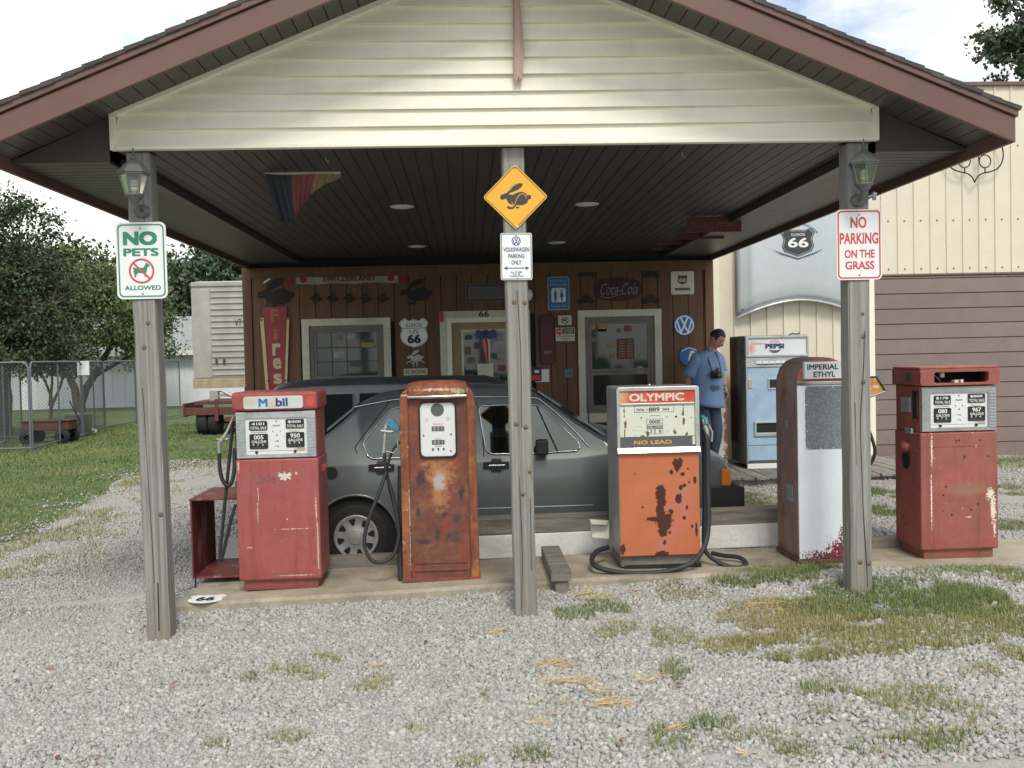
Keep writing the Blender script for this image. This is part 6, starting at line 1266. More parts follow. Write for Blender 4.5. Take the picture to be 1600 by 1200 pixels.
# t-shirt, jeans, shoes a little outside the body
JS = dict(J); 
def cloth(names, RR_, mat, nm, pts=None):
    V = []; E = []; idx = {}
    for c in names:
        for a, b in zip(c, c[1:]):
            for q in (a, b):
                if q not in idx: idx[q] = len(V); V.append((pts or {}).get(q, J.get(q)))
            E.append((idx[a], idx[b]))
    me = skin_mesh(V, E, [RR_[k] for k in idx], 2, 0); o = MB(); o.add([tuple(v.co) for v in me.vertices], [list(p_.vertices) for p_ in me.polygons], 0, True); return o.build(nm, M[mat], man)
mid = lambda a, b, t: tuple(np.array(J[a])*(1-t)+np.array(J[b])*t)
an_ = math.radians(27); ca_, sa_ = math.cos(an_), math.sin(an_)
def ringp(cx, cy, z, rx, ry, ph, n=40, wav=0):
    o = []
    for i in range(n):
        t_ = 2*math.pi*i/n; f_ = 1+wav*(math.sin(3*t_+ph)+.6*math.sin(5*t_-2*ph)+.5*math.sin(8*t_+3.1*ph))
        u_, v_ = rx*f_*math.copysign(abs(math.cos(t_))**.85, math.cos(t_)), ry*f_*math.copysign(abs(math.sin(t_))**.85, math.sin(t_)); o.append((cx+u_*ca_-v_*sa_, cy+u_*sa_+v_*ca_, z+(.012*math.sin(2*t_+1) if z < .85 else 0)))
    return o
sec_ = [(.012, -.01, .80, .222, .175, .035), (.014, -.012, .84, .220, .174, .03), (.012, -.014, .92, .206, .165, .028), (.010, -.016, 1.0, .190, .155, .03), (.012, -.016, 1.08, .190, .150, .028), (.016, -.012, 1.16, .193, .146, .025), (.018, -.008, 1.24, .197, .140, .02), (.02, -.004, 1.31, .196, .128, .014), (.02, .0, 1.365, .205, .112, .008), (.022, .0, 1.405, .188, .092, .004), (.026, -.002, 1.437, .125, .078, 0), (.03, -.004, 1.458, .074, .066, 0)]
sh_ = MB().grid([ringp(*q_[:5], 1.3*i_+.4*math.sin(i_*2.2), wav=q_[5]*.55) for i_, q_ in enumerate(sec_)], cv=True)
for sd in ('R', 'L'):
    a_, b_ = np.array(J['s'+sd]), np.array(J['e'+sd]); a_ = a_+np.array([.012 if sd == 'R' else -.012, 0, -.028]); T_ = (b_-a_)/np.linalg.norm(b_-a_); rows_ = []
    u_ = np.cross(T_, (0, 1, 0)); u_ /= np.linalg.norm(u_); v_ = np.cross(T_, u_)
    for k_, (f_, r_) in enumerate(((-.16, .03), (-.12, .058), (-.02, .076), (.12, .080), (.28, .080), (.50, .079), (.70, .082), (.84, .086))):
        rows_.append([tuple(a_+(b_-a_)*f_+(u_*math.cos(t_)+v_*math.sin(t_))*r_*(1+.035*math.sin(3*t_+k_*1.7)+.025*math.sin(5*t_-k_))) for t_ in np.linspace(0, 2*math.pi, 25)[:-1]])
    sh_.grid(rows_, cv=True)
so_ = sh_.build('t_shirt', M['tshirt'], man); so_.modifiers.new('thick', 'SOLIDIFY').thickness = .004
cloth([('pel', 'hR', 'kR', 'cR'), ('pel', 'hL', 'kL', 'cL')], dict(pel=(.130, .110), hR=.100, hL=.100, kR=.080, kL=.080, cR=.068, cL=.068), 'jeans', 'jeans', dict(cR=(-.035, .0, .08), cL=(.105, .07, .08)))
for s, a, b in (('R', J['aR'], J['tR']), ('L', J['aL'], J['tL'])):
    me = skin_mesh([(a[0], a[1], .05), (b[0], b[1], .04)], [(0, 1)], [.058, .045], 2, 0); o = MB(); o.add([tuple(v.co) for v in me.vertices], [list(p_.vertices) for p_ in me.polygons], 0, True); o.build('shoe', M['greyband'], man)
ML = man.location
cm = thing('camera', 'small black camera hanging on a strap at the man\'s chest', 'camera', (ML.x+.143, ML.y-.205, ML.z+1.168))
MB().box(-.055, .055, -.03, .03, -.04, .045).build('camera_body', M['black'], cm, .012, seg=3); MB().lathe([(.035, 0), (.034, -.05), (.028, -.055), (.0, -.05)], (.0, -.03, -.005), 20, 'y').build('lens', M['black'], cm); MB().lathe([(.024, -.086), (.0, -.087)], (.0, 0, -.005), 16, 'y').build('lens_glass', M['carglass'], cm)
MB().box(-.02, .02, -.02, .02, .046, .062).build('viewfinder', M['black'], cm, .004)
MB().tube(smooth([(-.05, 0, .035), (-.068, .03, .12), (-.088, .10, .24), (-.085, .19, .29)], 4), .006, 6).tube(smooth([(.05, 0, .035), (.045, .03, .12), (.032, .11, .24), (.025, .2, .29)], 4), .006, 6).build('strap', M['black'], cm)
# ------------------------------------------------------------------ background on the left
wh = thing('warehouse', 'long low white building with a grey roof beyond the lawn', 'building', (0, 0, 0))
za = at(290, 553, 40)[2]; zr = at(290, 498, 46)[2]
MB().box(-30, -3, 40, 52, -.3, za).build('wall', M['whwall'], wh)
MB().prism([(39.6, za-.02), (46, zr), (52.4, za-.02), (52.4, za+.1), (46, zr+.12), (39.6, za+.1)], -30.4, -2.6, 'x').build('roof', M['whroof'], wh)
MB().box(-30.4, -2.6, 39.52, 39.6, za-.05, za+.13).build('gutter', M['white'], wh)
m = MB()
for k in range(54): m.box(-30+.5*k, -29.96+.5*k, 39.98, 39.999, -.2, za-.06)
m.build('wall_seam', M['whwall'], wh)
TY = 25.5; x0 = at(300, 500, TY)[0]; x1 = x0+9; z0 = at(306, 607, TY)[2]; z1 = at(300, 440, TY)[2]
tr = thing('semi_trailer', 'grey ribbed semi trailer with a yellowed lower sill, left of the shop', 'trailer', (x0, TY, 0))
MB().prism([(0, z0+.26), (9, z0+.26), (9, z1), (.14, z1), (.04, z1-.05), (0, z1-.16)], .0, 2.5).build('box_body', M['trailer'], tr, .02)
xr = at(330, 500, TY)[0]-x0; m = MB(); n = 15
for k in range(n): zz = z0+.32+(z1-.28-z0-.32)*k/(n-1); m.prism([(-.0, zz), (-.035, zz+.012), (-.035, zz+.03), (0, zz+.045)], xr, 9, 'x')
m.build('rib', M['trailer'], tr); MB().box(0, xr-.02, -.02, -.001, z0+.27, z1-.2).build('corner_panel', M['trailer'], tr, .01)
MB().box(-.02, 9, -.03, 2.52, z0, z0+.255).build('sill', M['trailery'], tr, .01); m = MB()
for k in range(3): m.box(-.025, 9, -.036, -.0301, z0+.06+.065*k, z0+.066+.065*k)
m.build('sill_line', M['trailer'], tr); MB().box(0, 9, -.035, -.001, z1-.14, z1-.02).build('top_rail', M['trailer'], tr, .02)
x, _, z = at(372, 504, TY-.05); text('VT', x-x0-.09, x-x0+.09, z-.09, z+.09, -.037, M['logodark'], tr)
for px in (338, 350): x, _, z = at(px, 565, TY-.05); MB().box(x-x0-.03, x-x0+.03, -.037, -.03, z-.07, z+.07).build('mark', M['logodark'], tr)
MB().box(1.2, 2.2, .4, 2.1, z0-.75, z0).build('landing_gear', M['dark'], tr, .03); MB().box(1.3, 1.5, .5, .7, -.1, z0-.75).build('leg', M['dark'], tr)
MB().box(4.5, 8.5, .3, 2.2, z0-.25, z0-.001).build('bogie_frame', M['dark'], tr)
for x in (5.4, 6.8):
    for y in (.25, 2.0): MB().lathe([(.3, -.12), (.48, -.12), (.5, -.08), (.5, .1), (.3, .12)], (x, y, .38), 24, 'y').build('wheel', M['tyre'], tr)
FY2 = 23.4
fb = thing('farm_trailer', 'red steel flatbed farm trailer standing in front of the grey semi trailer', 'trailer', (at(285, 650, FY2)[0], FY2, -.1))
s = FY2/1500
def fz(py): return at(320, py, FY2)[2]+.1
MB().box(.28, 3.2, .0, 1.6, fz(633), fz(627)).build('deck_edge', M['dullshadedred'], fb, .01); MB().box(.0, 3.2, .02, .12, fz(649), fz(637)).build('side_beam', M['dullshadedred'], fb, .01)
MB().box(.02, .06, -.02, 1.6, fz(651), fz(630)).build('end_plate', M['dullshadedred'], fb); MB().box(.78, .86, -.04, .0, fz(658), fz(624)).build('stake', M['dullshadedred'], fb); MB().box(1.0, 3.2, -.03, .02, fz(660), fz(652)).build('lower_beam', M['dullshadedred'], fb, .01)
for x in (.42, .70): MB().lathe([(.12, -.12), (.29, -.125), (.31, -.1), (.31, .1), (.29, .125), (.12, .12)], (x, .35, .30), 28, 'x').build('wheel', M['tyre'], fb)
MB().box(.3, 3.0, .3, .4, .25, .34).build('axle', M['dark'], fb)
m = MB().box(.55, .75, .4, .6, fz(627), fz(612)).box(.62, 1.0, .5, .56, fz(622), fz(617)).tube([(.6, .5, fz(616)), (.8, .5, fz(611)), (1.1, .5, fz(622))], .04, 6); m.build('hitch_parts', M['nozzle'], fb)
# chain-link kennel
ke = thing('dog_kennel', 'galvanised chain-link kennel panels with rounded frames on the lawn', 'kennel', (0, 0, 0))
def gp(px, py): p_ = atz(px, py, -.1); return np.array(p_)
A_, B_, C_, D_ = gp(51, 706), gp(131, 684), gp(164, 671), gp(214, 662)
def kpanel(a, b, h=1.84, stub=True):
    a, b = np.array(a), np.array(b); d = b-a; L = np.linalg.norm(d); u = d/L; r = .12
    P = [a+u*.03, a+u*.03+(0, 0, h-r), a+u*(.03+r*.3)+(0, 0, h-r*.3), a+u*(.03+r)+(0, 0, h), b-u*(.03+r)+(0, 0, h), b-u*(.03+r*.3)+(0, 0, h-r*.3), b-u*.03+(0, 0, h-r), b-u*.03]
    MB().tube([tuple(p_) for p_ in P], .021, 7).tube([tuple(a+(0, 0, .08)), tuple(b+(0, 0, .08))], .018, 6).build('panel_frame', M['kennel'], ke)
    for f in ((.5,) if L > 2.2 else ()): MB().tube([tuple(a+d*f), tuple(a+d*f+(0, 0, h))], .02, 6).build('upright', M['kennel'], ke)
    m = MB(); s_ = .085; w = .0022; n = np.array([-u[1], u[0], 0])
    for k in range(int((L+h)/s_)):
        for sg in (1, -1):
            t0 = k*s_-h
            lo, hi = max(t0, 0), min(t0+h, L)
            if hi-lo < .02: continue
            z0_, z1_ = lo-t0, hi-t0
            p_, q_ = (a+u*lo+(0, 0, z0_+.05), a+u*hi+(0, 0, z1_)) if sg > 0 else (a+u*(L-lo)+(0, 0, z0_+.05), a+u*(L-hi)+(0, 0, z1_))
            m.tube([tuple(p_), tuple(q_)], w, 3, caps=False)
    tag(m.build('wire_mesh', M['wire'], ke, recalc=False), kind='stuff')
kpanel(A_-np.array([3.2, .2, 0]), A_); kpanel(A_, B_); kpanel(B_-np.array([3.4, .1, 0]), B_); kpanel(B_, C_); kpanel(C_, D_); kpanel(D_, D_+np.array([.4, 3.0, 0])); kpanel(A_-np.array([1.0, -.1, 0]), B_-np.array([1.4, .1, 0]))
x, y, z = at(133, 575, float(B_[1])); sg = MB().box(x-.16, x+.12, y-.07, y-.05, z-.17, z+.17).build('kennel_notice', M['white'], ke)
wg2 = thing('garden_wagon', 'rusty red garden wagon with black wheels inside the kennel', 'wagon', (at(30, 660, 22.0)[0], 22.0, -.1)); WS = 22/1500
MB().box(.05, 1.08, 0, .5, .30, .50).build('tray', M['dullshadedred'], wg2, .02); MB().box(.02, 1.11, -.03, .53, .50, .53).build('rim', M['dullshadedred'], wg2, .01)
for x in (.18, .95):
    for y in (-.05, .5): w_ = MB().lathe([(.07, -.05), (.15, -.05), (.165, -.03), (.165, .03), (.15, .05), (.07, .05)], (x, y, .165), 20, 'y').build('wheel', M['tyre'], wg2); MB().lathe([(.07, -.045), (.06, -.05), (.01, -.05)], (x, y, .165), 14, 'y').build('rim', M['galv'], w_)
    MB().box(x-.02, x+.02, -.04, .5, .16, .30).build('axle_post', M['iron'], wg2)
MB().tube([(1.1, .25, .3), (1.25, .25, .45), (1.02, .25, .95)], .015, 6).build('handle', M['iron'], wg2)
tb = thing('metal_tub', 'grey metal tub behind the garden wagon', 'tub', (at(118, 650, 24)[0], 24.2, -.1)); MB().lathe([(.27, .0), (.32, .55), (.33, .56), (.31, .56), (.26, .02)], (0, 0, 0), 20).build('tub', M['galv'], tb)
rk = tag(MB().lathe([(.0, -.02), (.20, .0), (.22, .06), (.13, .14), (.0, .15)], (0, 0, 0), 9, sm=False).build('white_stone', M['white'], None, loc=(at(138, 667, 25)[0], 25, -.1)), 'white rounded stone on the lawn beside the kennel gate', 'stone')
# ------------------------------------------------------------------ trees
def tree(name, label, base, trunks, blobs, nleaf, size, mat, seed=1, clump=.30, group=None, lean=0):
    r = np.random.default_rng(seed); t = thing(name, label, 'tree', tuple(base), 0, group); b = np.array(base)
    for pts, r0, r1 in trunks:
        pp = smooth([tuple(np.array(p_)) for p_ in pts], 4); k = len(pp)
        MB().tube([(p_[0]+.03*r0*math.sin(i*2.1)*4, p_[1], p_[2]) for i, p_ in enumerate(pp)], [r0+(r1-r0)*i/(k-1) for i in range(k)], 9).build('trunk', M['bark'], t)
    B = np.array(blobs, float); vol = B[:, 3]*B[:, 4]*B[:, 5]; nc = max(60, nleaf//75)
    bi = r.choice(len(B), nc, p=vol/vol.sum()); d = r.normal(size=(nc, 3)); d /= np.linalg.norm(d, axis=1)[:, None]
    rad = r.uniform(.35, 1.02, nc)**.6; cc = B[bi, :3]+d*B[bi, 3:]*rad[:, None]
    ci = r.integers(0, nc, nleaf); cs = clump*r.uniform(.5, 1.25, nc)
    pos = cc[ci]+r.normal(size=(nleaf, 3))*cs[ci][:, None]*np.array([1, 1, .55])
    ax = r.normal(size=(nleaf, 3)); ax[:, 2] -= .4; ax /= np.linalg.norm(ax, axis=1)[:, None]
    bx_ = np.cross(ax, r.normal(size=(nleaf, 3))); bx_ /= np.linalg.norm(bx_, axis=1)[:, None]
    s_ = size*r.uniform(.6, 1.3, nleaf)[:, None]
    v = np.stack([pos-ax*s_*.5, pos+bx_*s_*.3, pos+ax*s_*.55, pos-bx_*s_*.3], 1).reshape(-1, 3)
    f = np.arange(nleaf*4).reshape(-1, 4)
    tone = np.clip(.5*r.random(nc)[ci]+.5*r.random(nleaf), 0, 1); tone = np.where(r.random(nleaf) > .985, 1, tone*.93)
    np_mesh('crown', v, f, mat, tone, t)
    # twigs from the nearest trunk top into the clumps
    m = MB(); tops = [np.array(p_[0][-1]) for p_ in trunks]
    for i in range(0, nc, max(1, nc//70)):
        a = min(tops, key=lambda q: np.linalg.norm(q-cc[i])); mid_ = (a+cc[i])/2+r.normal(size=3)*.12
        m.tube([tuple(a), tuple(mid_), tuple(cc[i])], [.035, .02, .006], 4, caps=False)
    tag(m.build('branches', M['bark'], t, recalc=False), kind='stuff')
    return t
b = atz(8, 686, -.1); X0 = b[0]
tree('tree', 'large dark green tree at the left edge overhanging the kennel', (X0, b[1], -.1), [([(0, 0, 0), (.05, 0, 1.0), (.1, 0, 2.2), (.3, .1, 3.4)], .17, .09), ([(.1, 0, 1.8), (.8, .3, 2.6), (1.3, -.2, 3.2)], .09, .05)],
     [(-.3, 0, 5.6, .9, .9, .7), (.5, 0, 5.2, .9, .8, .7), (-.6, -.3, 3.3, 1.7, 1.6, 1.5), (.9, 0, 3.2, 1.35, 1.4, 1.35), (.1, -.8, 2.2, 1.6, 1.3, .65), (.3, .2, 4.7, 1.0, 1.1, 1.0), (-1.2, 0, 4.5, 1.4, 1.3, 1.2), (1.3, .2, 2.0, .75, .8, .5), (1.35, 0, 4.35, .6, .6, .35), (1.75, 0, 3.6, .45, .5, .35)], 36000, .092, M['leafdark'], 3, .22)
b = atz(156, 640, -.1)
tree('tree', 'olive green tree with a forked trunk behind the left post', (b[0], b[1]-2, -.1), [([(0, 0, 0), (-.15, 0, .9), (-.5, 0, 1.9), (-.8, .1, 2.8)], .17, .08), ([(.05, 0, 0), (.2, 0, .7), (.75, 0, 1.6), (1.3, 0, 2.6)], .18, .08), ([(.4, 0, 1.2), (1.6, .1, 1.9), (2.4, 0, 2.3)], .07, .04)],
     [(-.9, 0, 3.9, 1.7, 1.5, 1.3), (1.1, 0, 3.7, 1.9, 1.5, 1.4), (2.5, 0, 2.5, 1.0, 1.0, 1.0), (.2, .3, 4.9, 1.3, 1.2, .8), (2.9, 0, 3.8, .8, .9, 1.0), (-1.9, 0, 3.2, .8, .9, .8), (1.2, -.4, 2.5, 1.2, .8, .5)], 27000, .13, M['leafmid'], 5, .28)
tree('sapling', 'small thin-stemmed tree seen through the kennel wire', (at(78, 645, 31)[0], 31, -.1), [([(0, 0, 0), (.05, 0, .8), (-.3, 0, 1.7)], .06, .03), ([(.02, 0, .4), (.35, 0, 1.1), (.6, 0, 1.8)], .05, .025), ([(0, 0, .5), (.1, 0, 1.2), (.15, 0, 2.0)], .05, .025)],
     [(-.3, 0, 1.9, .7, .6, .55), (.5, 0, 1.9, .8, .6, .6), (.1, 0, 2.4, .8, .6, .5)], 3600, .13, M['leafgrey'], 8, .2)
for i, (px, py, Y, R_, hh, n, lab) in enumerate(((110, 455, 56, 3.6, 2.6, 12000, 'pale rounded tree behind the white building, left of the left post'), (340, 440, 58, 3.4, 3.2, 13000, 'dark rounded tree behind the white building above the semi trailer'), (235, 470, 60, 3.6, 2.8, 12000, 'broad tree behind the white building, right behind the left post'), (20, 440, 62, 4.2, 3.2, 11000, 'tall tree far behind the dark tree at the left edge'))):
    x, _, z = at(px, py, Y)
    tree('tree', lab, (x, Y, -.2), [([(0, 0, 0), (.1, 0, z*.5), (0, 0, z)], .3, .12)], [(0, 0, z, R_, R_*.8, hh), (-R_*.6, 0, z-hh*.4, R_*.7, R_*.6, hh*.8), (R_*.6, 0, z-hh*.35, R_*.7, R_*.6, hh*.75), (R_*.1, 0, z+hh*.5, R_*.6, R_*.5, hh*.6)], n, .34, M['leafmid'] if i != 1 else M['leafgrey'], 20+i, .5)
x, _, z = at(1612, 45, 32)
tree('tree', 'tall grey-green tree rising behind the cream metal shed', (x, 32, 0), [([(0, 0, 0), (.1, 0, 5), (0, 0, z)], .3, .12)], [(0, 0, z+.3, 1.6, 1.6, 1.7), (-.9, 0, z-.9, .9, 1, .9), (.8, 0, z-.4, 1.6, 1.6, 1.6), (-1.9, 0, z-1.05, .45, .4, .25), (-1.5, 0, z-.4, .45, .5, .4), (.6, 0, z+1.9, 1.5, 1.4, 1.2)], 12500, .19, M['leafgrey'], 31, .22)
# ------------------------------------------------------------------ gravel, grass, straw
EL = [(470,1040,45,14,.45),(485,1060,30,14,.5),(590,1070,40,12,.45),(730,1035,12,8,.6),(760,1085,15,10,.6),(650,1140,20,8,.45),(440,1155,40,10,.45),(340,1160,28,12,.6),(240,1145,10,8,.9),(390,1060,12,8,.7),(720,1190,40,12,.6),(520,1030,25,8,.4),
 (925,958,55,13,.85),(1075,935,45,14,.35),(970,990,60,16,.45),(1050,1000,40,20,.45),(1060,1050,30,16,.75),(1000,1155,80,26,.72),(950,1165,40,16,.7),(840,1180,40,14,.75),(1105,1130,42,16,.85),(1170,1165,90,22,.55),(1150,1010,60,14,.35),(1200,915,90,10,.8),(1110,905,60,6,.7),
 (1240,960,120,26,.33),(1300,985,120,26,.38),(1440,985,150,28,.45),(1390,938,170,26,.9),(1500,940,70,22,.75),(1560,960,70,36,.5),(1260,1025,60,12,.5),(1310,1080,60,15,.6),(1400,1090,100,18,.5),(1480,1110,80,22,.42),(1280,1105,50,15,.65),(1450,1165,120,18,.75),(1560,1165,60,20,.75),(1240,1180,40,16,.65),(1500,1150,90,16,.5),(1540,1050,40,10,.4),(1240,1075,30,8,.9),(1590,1020,30,18,.4),(1350,1020,160,10,.42),(1200,1000,60,10,.4),
 (1585,722,60,9,.7),(1582,765,40,14,.6),(1580,820,40,10,.7),(1382,770,30,8,.85),(1378,798,30,8,.9),(1180,785,40,16,.6),(790,922,40,5,.6),(1240,905,70,7,.75),(1500,900,90,8,.6),(1590,905,30,10,.5)]
ST = [(870,1043,55,6),(850,1075,30,9),(905,1072,38,8),(1015,1062,28,9),(960,1105,34,10),(865,1108,34,14),(828,1138,30,12),(1025,1138,38,12),(1130,1187,60,12),(945,940,55,6),(600,1045,36,4),(930,1085,26,5),(1050,1140,25,8),(790,990,24,4),(1210,950,40,10)]
def ell(px, py, rx, ry, zz=0.):
    p_ = atz(px, py, float(gz(atz(px, py, 0)[0]))); Y = p_[1]; return p_[0], Y, rx*Y/1500, min(ry*Y*Y/(1500*1.62), 1.6)
V = []; T = []
def blades(x, y, h, w, tone, flat=0., r=rng):
    n = len(x); a = r.uniform(0, 2*math.pi, n); le = r.uniform(.15, .9, n)+flat; z = gz(x, y)-.004
    dx, dy = np.cos(a), np.sin(a); hx = h*np.cos(np.clip(le, 0, 1.5)-.0)*1.0; ho_ = h*np.sin(np.clip(le, 0, 1.5))
    b0 = np.stack([x-dy*w, y+dx*w, z], 1); b1 = np.stack([x+dy*w, y-dx*w, z], 1)
    tp = np.stack([x+dx*ho_, y+dy*ho_, z+hx], 1)
    V.append(np.stack([b0, b1, tp], 1).reshape(-1, 3)); T.append(tone)
for (px, py, rx, ry, tn) in EL:
    cx, cy, ax, ay = ell(px, py, rx, ry); n = int(min(max((21000 if px > 1120 and 895 < py < 1030 else 13000)*ax*ay*3.1, 160), 34000))
    a = rng.uniform(0, 2*math.pi, n); q = np.sqrt(rng.random(n)); x = cx+ax*q*np.cos(a)*1.1; y = cy+ay*q*np.sin(a)*1.1
    k = fbm(x*6, y*6, 2) > (.22 if px > 1120 and 895 < py < 1030 else .35)+.2*q; x, y = x[k], y[k]; n = len(x)
    blades(x, y, rng.uniform(.022, .062, n)*(1.15 if tn > .7 else .9), rng.uniform(.0016, .0032, n), np.clip(tn+rng.normal(0, .22, n), 0, 1))
n = 170000; x = rng.uniform(-16, -4.2, n); y = 9.2+19*rng.random(n)**1.5
edge = -4.45-.13*np.maximum(y-9, -6)+.5*(fbm(y*.9, y*0+.3, 3)-.5); k = (x < edge+.22*rng.normal(size=n)) | (y > 16.3+.5*rng.normal(size=n)); k &= fbm(x*1.6, y*1.6, 9) > .34+.15*(np.abs(x-edge) < .6)
x, y = x[k], y[k]; n = len(x); pn = fbm(x*.8, y*.8, 4); blades(x, y, rng.uniform(.025, .065, n), rng.uniform(.003, .006, n)*(y/13), np.clip(.42+.75*pn+rng.normal(0, .14, n)-.25*(y < 12), 0, 1))
n = 16000; y = rng.uniform(8.0, 17, n); x = -4.45-.13*np.maximum(y-9, -6)+np.abs(rng.normal(0, .7, n)); k = fbm(x*2.2, y*1.4, 12) > .55; x, y = x[k], y[k]; n = len(x); blades(x, y, rng.uniform(.03, .07, n), rng.uniform(.003, .006, n), np.clip(.5+rng.normal(0, .2, n), 0, 1))
n = 12000; x = rng.uniform(5.5, 13, n); y = rng.uniform(11.2, 12.5, n); k = fbm(x*2, y*3, 15) > .4; x, y = x[k], y[k]; n = len(x); blades(x, y, rng.uniform(.03, .09, n), rng.uniform(.002, .004, n), np.clip(.6+rng.normal(0, .2, n), 0, 1))
v = np.concatenate(V); tag(np_mesh('grass', v, np.arange(len(v)).reshape(-1, 3), M['grass'], np.concatenate(T)), kind='stuff')
V = []; T = []
for (px, py, rx, ry) in ST:
    cx, cy, ax, ay = ell(px, py, rx, ry); n = int(min(max(5000*ax*ay*3.1, 80), 1500)); a = rng.uniform(0, 2*math.pi, n); q = np.sqrt(rng.random(n)); x = cx+ax*q*np.cos(a); y = cy+ay*q*np.sin(a)
    k = fbm(x*8, y*8, 6) > .50; x, y = x[k], y[k]; n = len(x); ang = rng.normal(.15, .9, n); L_ = rng.uniform(.02, .075, n); z = gz(x, y)+rng.uniform(.008, .03, n); dx, dy = np.cos(ang)*L_/2, np.sin(ang)*L_/2; w = .0011; dz = rng.normal(0, .006, n)
    V.append(np.stack([np.stack([x-dx, y-dy-w, z-dz], 1), np.stack([x+dx, y+dy-w, z+dz], 1), np.stack([x+dx, y+dy+w, z+dz+.002], 1), np.stack([x-dx, y-dy+w, z-dz+.002], 1)], 1).reshape(-1, 3)); T.append(rng.random(n))
v = np.concatenate(V); tag(np_mesh('straw', v, np.arange(len(v)).reshape(-1, 4), M['straw'], np.concatenate(T)), kind='stuff')
def stones(name, x, y, rad, far=False):
    n = len(x); t = (1+5**.5)/2
    if far: U = np.array([(1,0,0),(-1,0,0),(0,1,0),(0,-1,0),(0,0,1),(0,0,-1)], float); F = np.array([(0,2,4),(2,1,4),(1,3,4),(3,0,4),(2,0,5),(1,2,5),(3,1,5),(0,3,5)])
    else:
        U = np.array([(-1,t,0),(1,t,0),(-1,-t,0),(1,-t,0),(0,-1,t),(0,1,t),(0,-1,-t),(0,1,-t),(t,0,-1),(t,0,1),(-t,0,-1),(-t,0,1)])/1.9
        F = np.array([(0,11,5),(0,5,1),(0,1,7),(0,7,10),(0,10,11),(1,5,9),(5,11,4),(11,10,2),(10,7,6),(7,1,8),(3,9,4),(3,4,2),(3,2,6),(3,6,8),(3,8,9),(4,9,5),(2,4,11),(6,2,10),(8,6,7),(9,8,1)])
    m_ = len(U); P_ = U[None]*(1+rng.normal(0, .27, (n, m_, 1)))*np.stack([rng.uniform(.8, 1.5, n), rng.uniform(.7, 1.1, n), rng.uniform(.45, .9, n)], 1)[:, None, :]
    # tumble each stone
    q = rng.normal(size=(n, 4)); q[:, 0] += 1.2; q /= np.linalg.norm(q, axis=1)[:, None]; w_, a, b_, c_ = q.T
    Rm = np.stack([np.stack([1-2*(b_*b_+c_*c_), 2*(a*b_-c_*w_), 2*(a*c_+b_*w_)], 1), np.stack([2*(a*b_+c_*w_), 1-2*(a*a+c_*c_), 2*(b_*c_-a*w_)], 1), np.stack([2*(a*c_-b_*w_), 2*(b_*c_+a*w_), 1-2*(a*a+b_*b_)], 1)], 1)
    ya = rng.uniform(0, 2*math.pi, n); P_ = np.einsum('nij,nkj->nki', Rm, P_); ca, sa = np.cos(ya)[:, None], np.sin(ya)[:, None]
    P_ = np.stack([P_[..., 0]*ca-P_[..., 1]*sa, P_[..., 0]*sa+P_[..., 1]*ca, P_[..., 2]], -1)*rad[:, None, None]
    P_ += np.stack([x, y, gz(x, y)+rad*.02+.012*(fbm(x*3, y*3, 8)-.35)], 1)[:, None, :]
    Fa = (F[None]+(np.arange(n)*m_)[:, None, None]).reshape(-1, 3)
    tone = np.clip(rng.beta(2.2, 2.2, n)*.93, 0, 1); z = rng.random(n); tone = np.where(z > .993, 1, np.where(z > .965, .96, tone))
    tag(np_mesh(name, P_.reshape(-1, 3), Fa, M['stone'], np.repeat(tone, len(F))), kind='stuff')
def bare(x, y):
    k = np.zeros(len(x))
    for px, py, rx, ry in ((1390, 1148, 110, 18), (1300, 1135, 90, 16), (1150, 1185, 120, 16), (1360, 1100, 60, 10), (760, 985, 40, 10)):
        cx, cy, ax, ay = ell(px, py, rx, ry); k = np.maximum(k, np.exp(-((x-cx)/ax)**2-((y-cy)/ay)**2))
    for px, py, rx, ry, tn in EL:
        if py < 905: continue
        cx, cy, ax, ay = ell(px, py, rx, ry); k = np.maximum(k, (1.3 if px > 1120 and py < 1030 else .85)*np.exp(-(((x-cx)/ax)**2+((y-cy)/ay)**2)*1.2)*(.6 if tn > .6 else .75))
    return k
n = 80000; y = np.sqrt(rng.uniform(3.55**2, 6.42**2, n)); x = rng.uniform(-1, 1, n)*(y*.56+.25)+.05*y
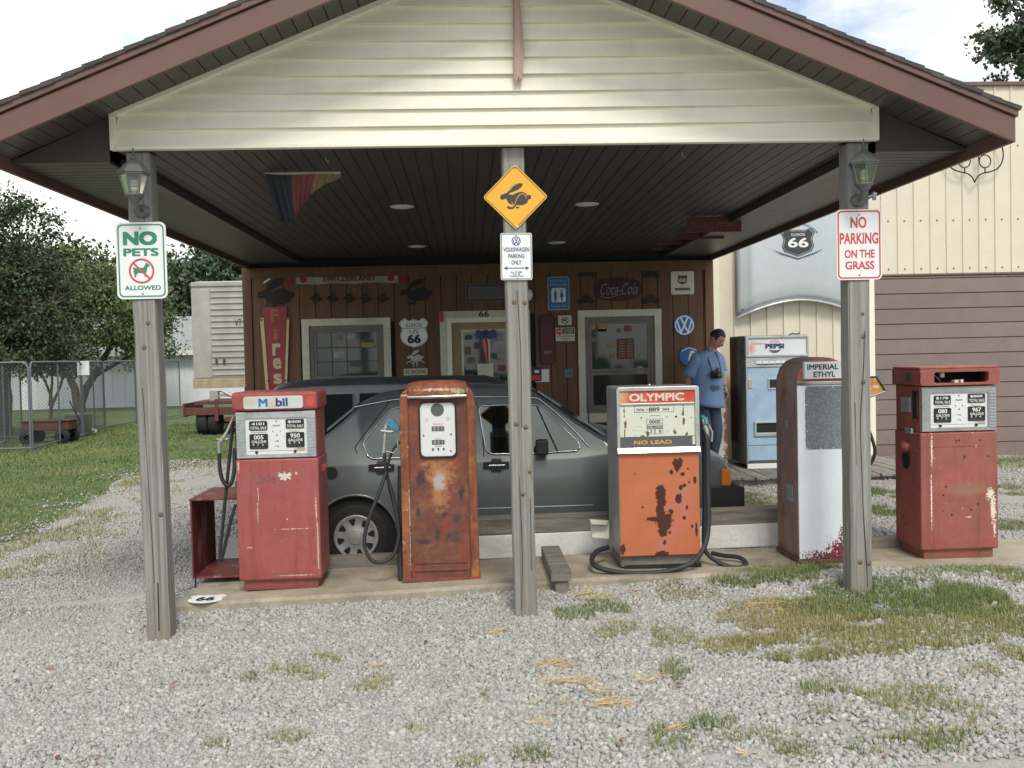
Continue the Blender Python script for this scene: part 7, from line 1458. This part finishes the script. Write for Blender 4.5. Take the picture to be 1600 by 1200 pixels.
k = rng.random(n) > bare(x, y)*.95; x, y = x[k], y[k]; stones('gravel', x, y, rng.uniform(.0075, .0160, len(x))*(1+.5*(rng.random(len(x)) > .95)))
n = 26000; y = np.sqrt(rng.uniform(6.4**2, 9.6**2, n)); x = rng.uniform(-.66, -.26, n)*y
k = (x < -1.99) | (y > 7.25); x, y = x[k], y[k]; stones('gravel', x, y, rng.uniform(.009, .017, len(x)), True)
n = 15000; y = np.sqrt(rng.uniform(9.4**2, 17.5**2, n)); x = rng.uniform(-.52, -.16, n)*y; edge = -4.45-.13*np.maximum(y-9, -6); k = (x > edge+.35*rng.normal(size=n)) & (fbm(x*1.3, y*1.3, 12) < .62); x, y = x[k], y[k]; stones('gravel', x, y, rng.uniform(.012, .024, len(x)), True)
n = 15000; y = np.sqrt(rng.uniform(6.4**2, 12.4**2, n)); x = rng.uniform(.26, .66, n)*y; k = ((x > 4.4) | (y > 7.25)) & (y < 10.9+2*(x > 6.0)) & (fbm(x*1.1, y*1.1, 18) > .36); x, y = x[k], y[k]; stones('gravel', x, y, rng.uniform(.010, .019, len(x)), True)
# leaves and litter on the gravel
lf_pts = [(1060, 1070, 'stickers', 2), (665, 1003, 'redmetal', 0), (1590, 1040, 'stickers', 2), (25, 1063, 'redmetal', 0), (90, 1183, 'redmetal', 0), (510, 948, 'redmetal', 0)]
for i, (px, py, mn, kx) in enumerate(lf_pts):
    p_ = atz(px, py, float(gz(atz(px, py, 0)[0]))+.02); mt = M['stickers'][kx] if mn == 'stickers' else M['redmetal']
    o = MB().add([(-.02, 0, 0), (-.006, -.012, .006), (.012, -.009, .003), (.024, 0, .008), (.010, .012, .004), (-.006, .011, .007)], [(0, 1, 2, 3, 4, 5)]).build('fallen_leaf', mt, None, loc=p_); o.rotation_euler = (.2, .1, i*1.3)
    tag(o, ['orange scrap on the gravel among the straw, near the bottom middle', 'brown fallen leaf on open gravel left of the middle post', 'orange fallen leaf at the right edge of the gravel', 'red leaf at the left edge of the gravel', 'red leaf in the bottom left corner of the gravel', 'red scrap against the front edge of the concrete island'][i], 'leaf')
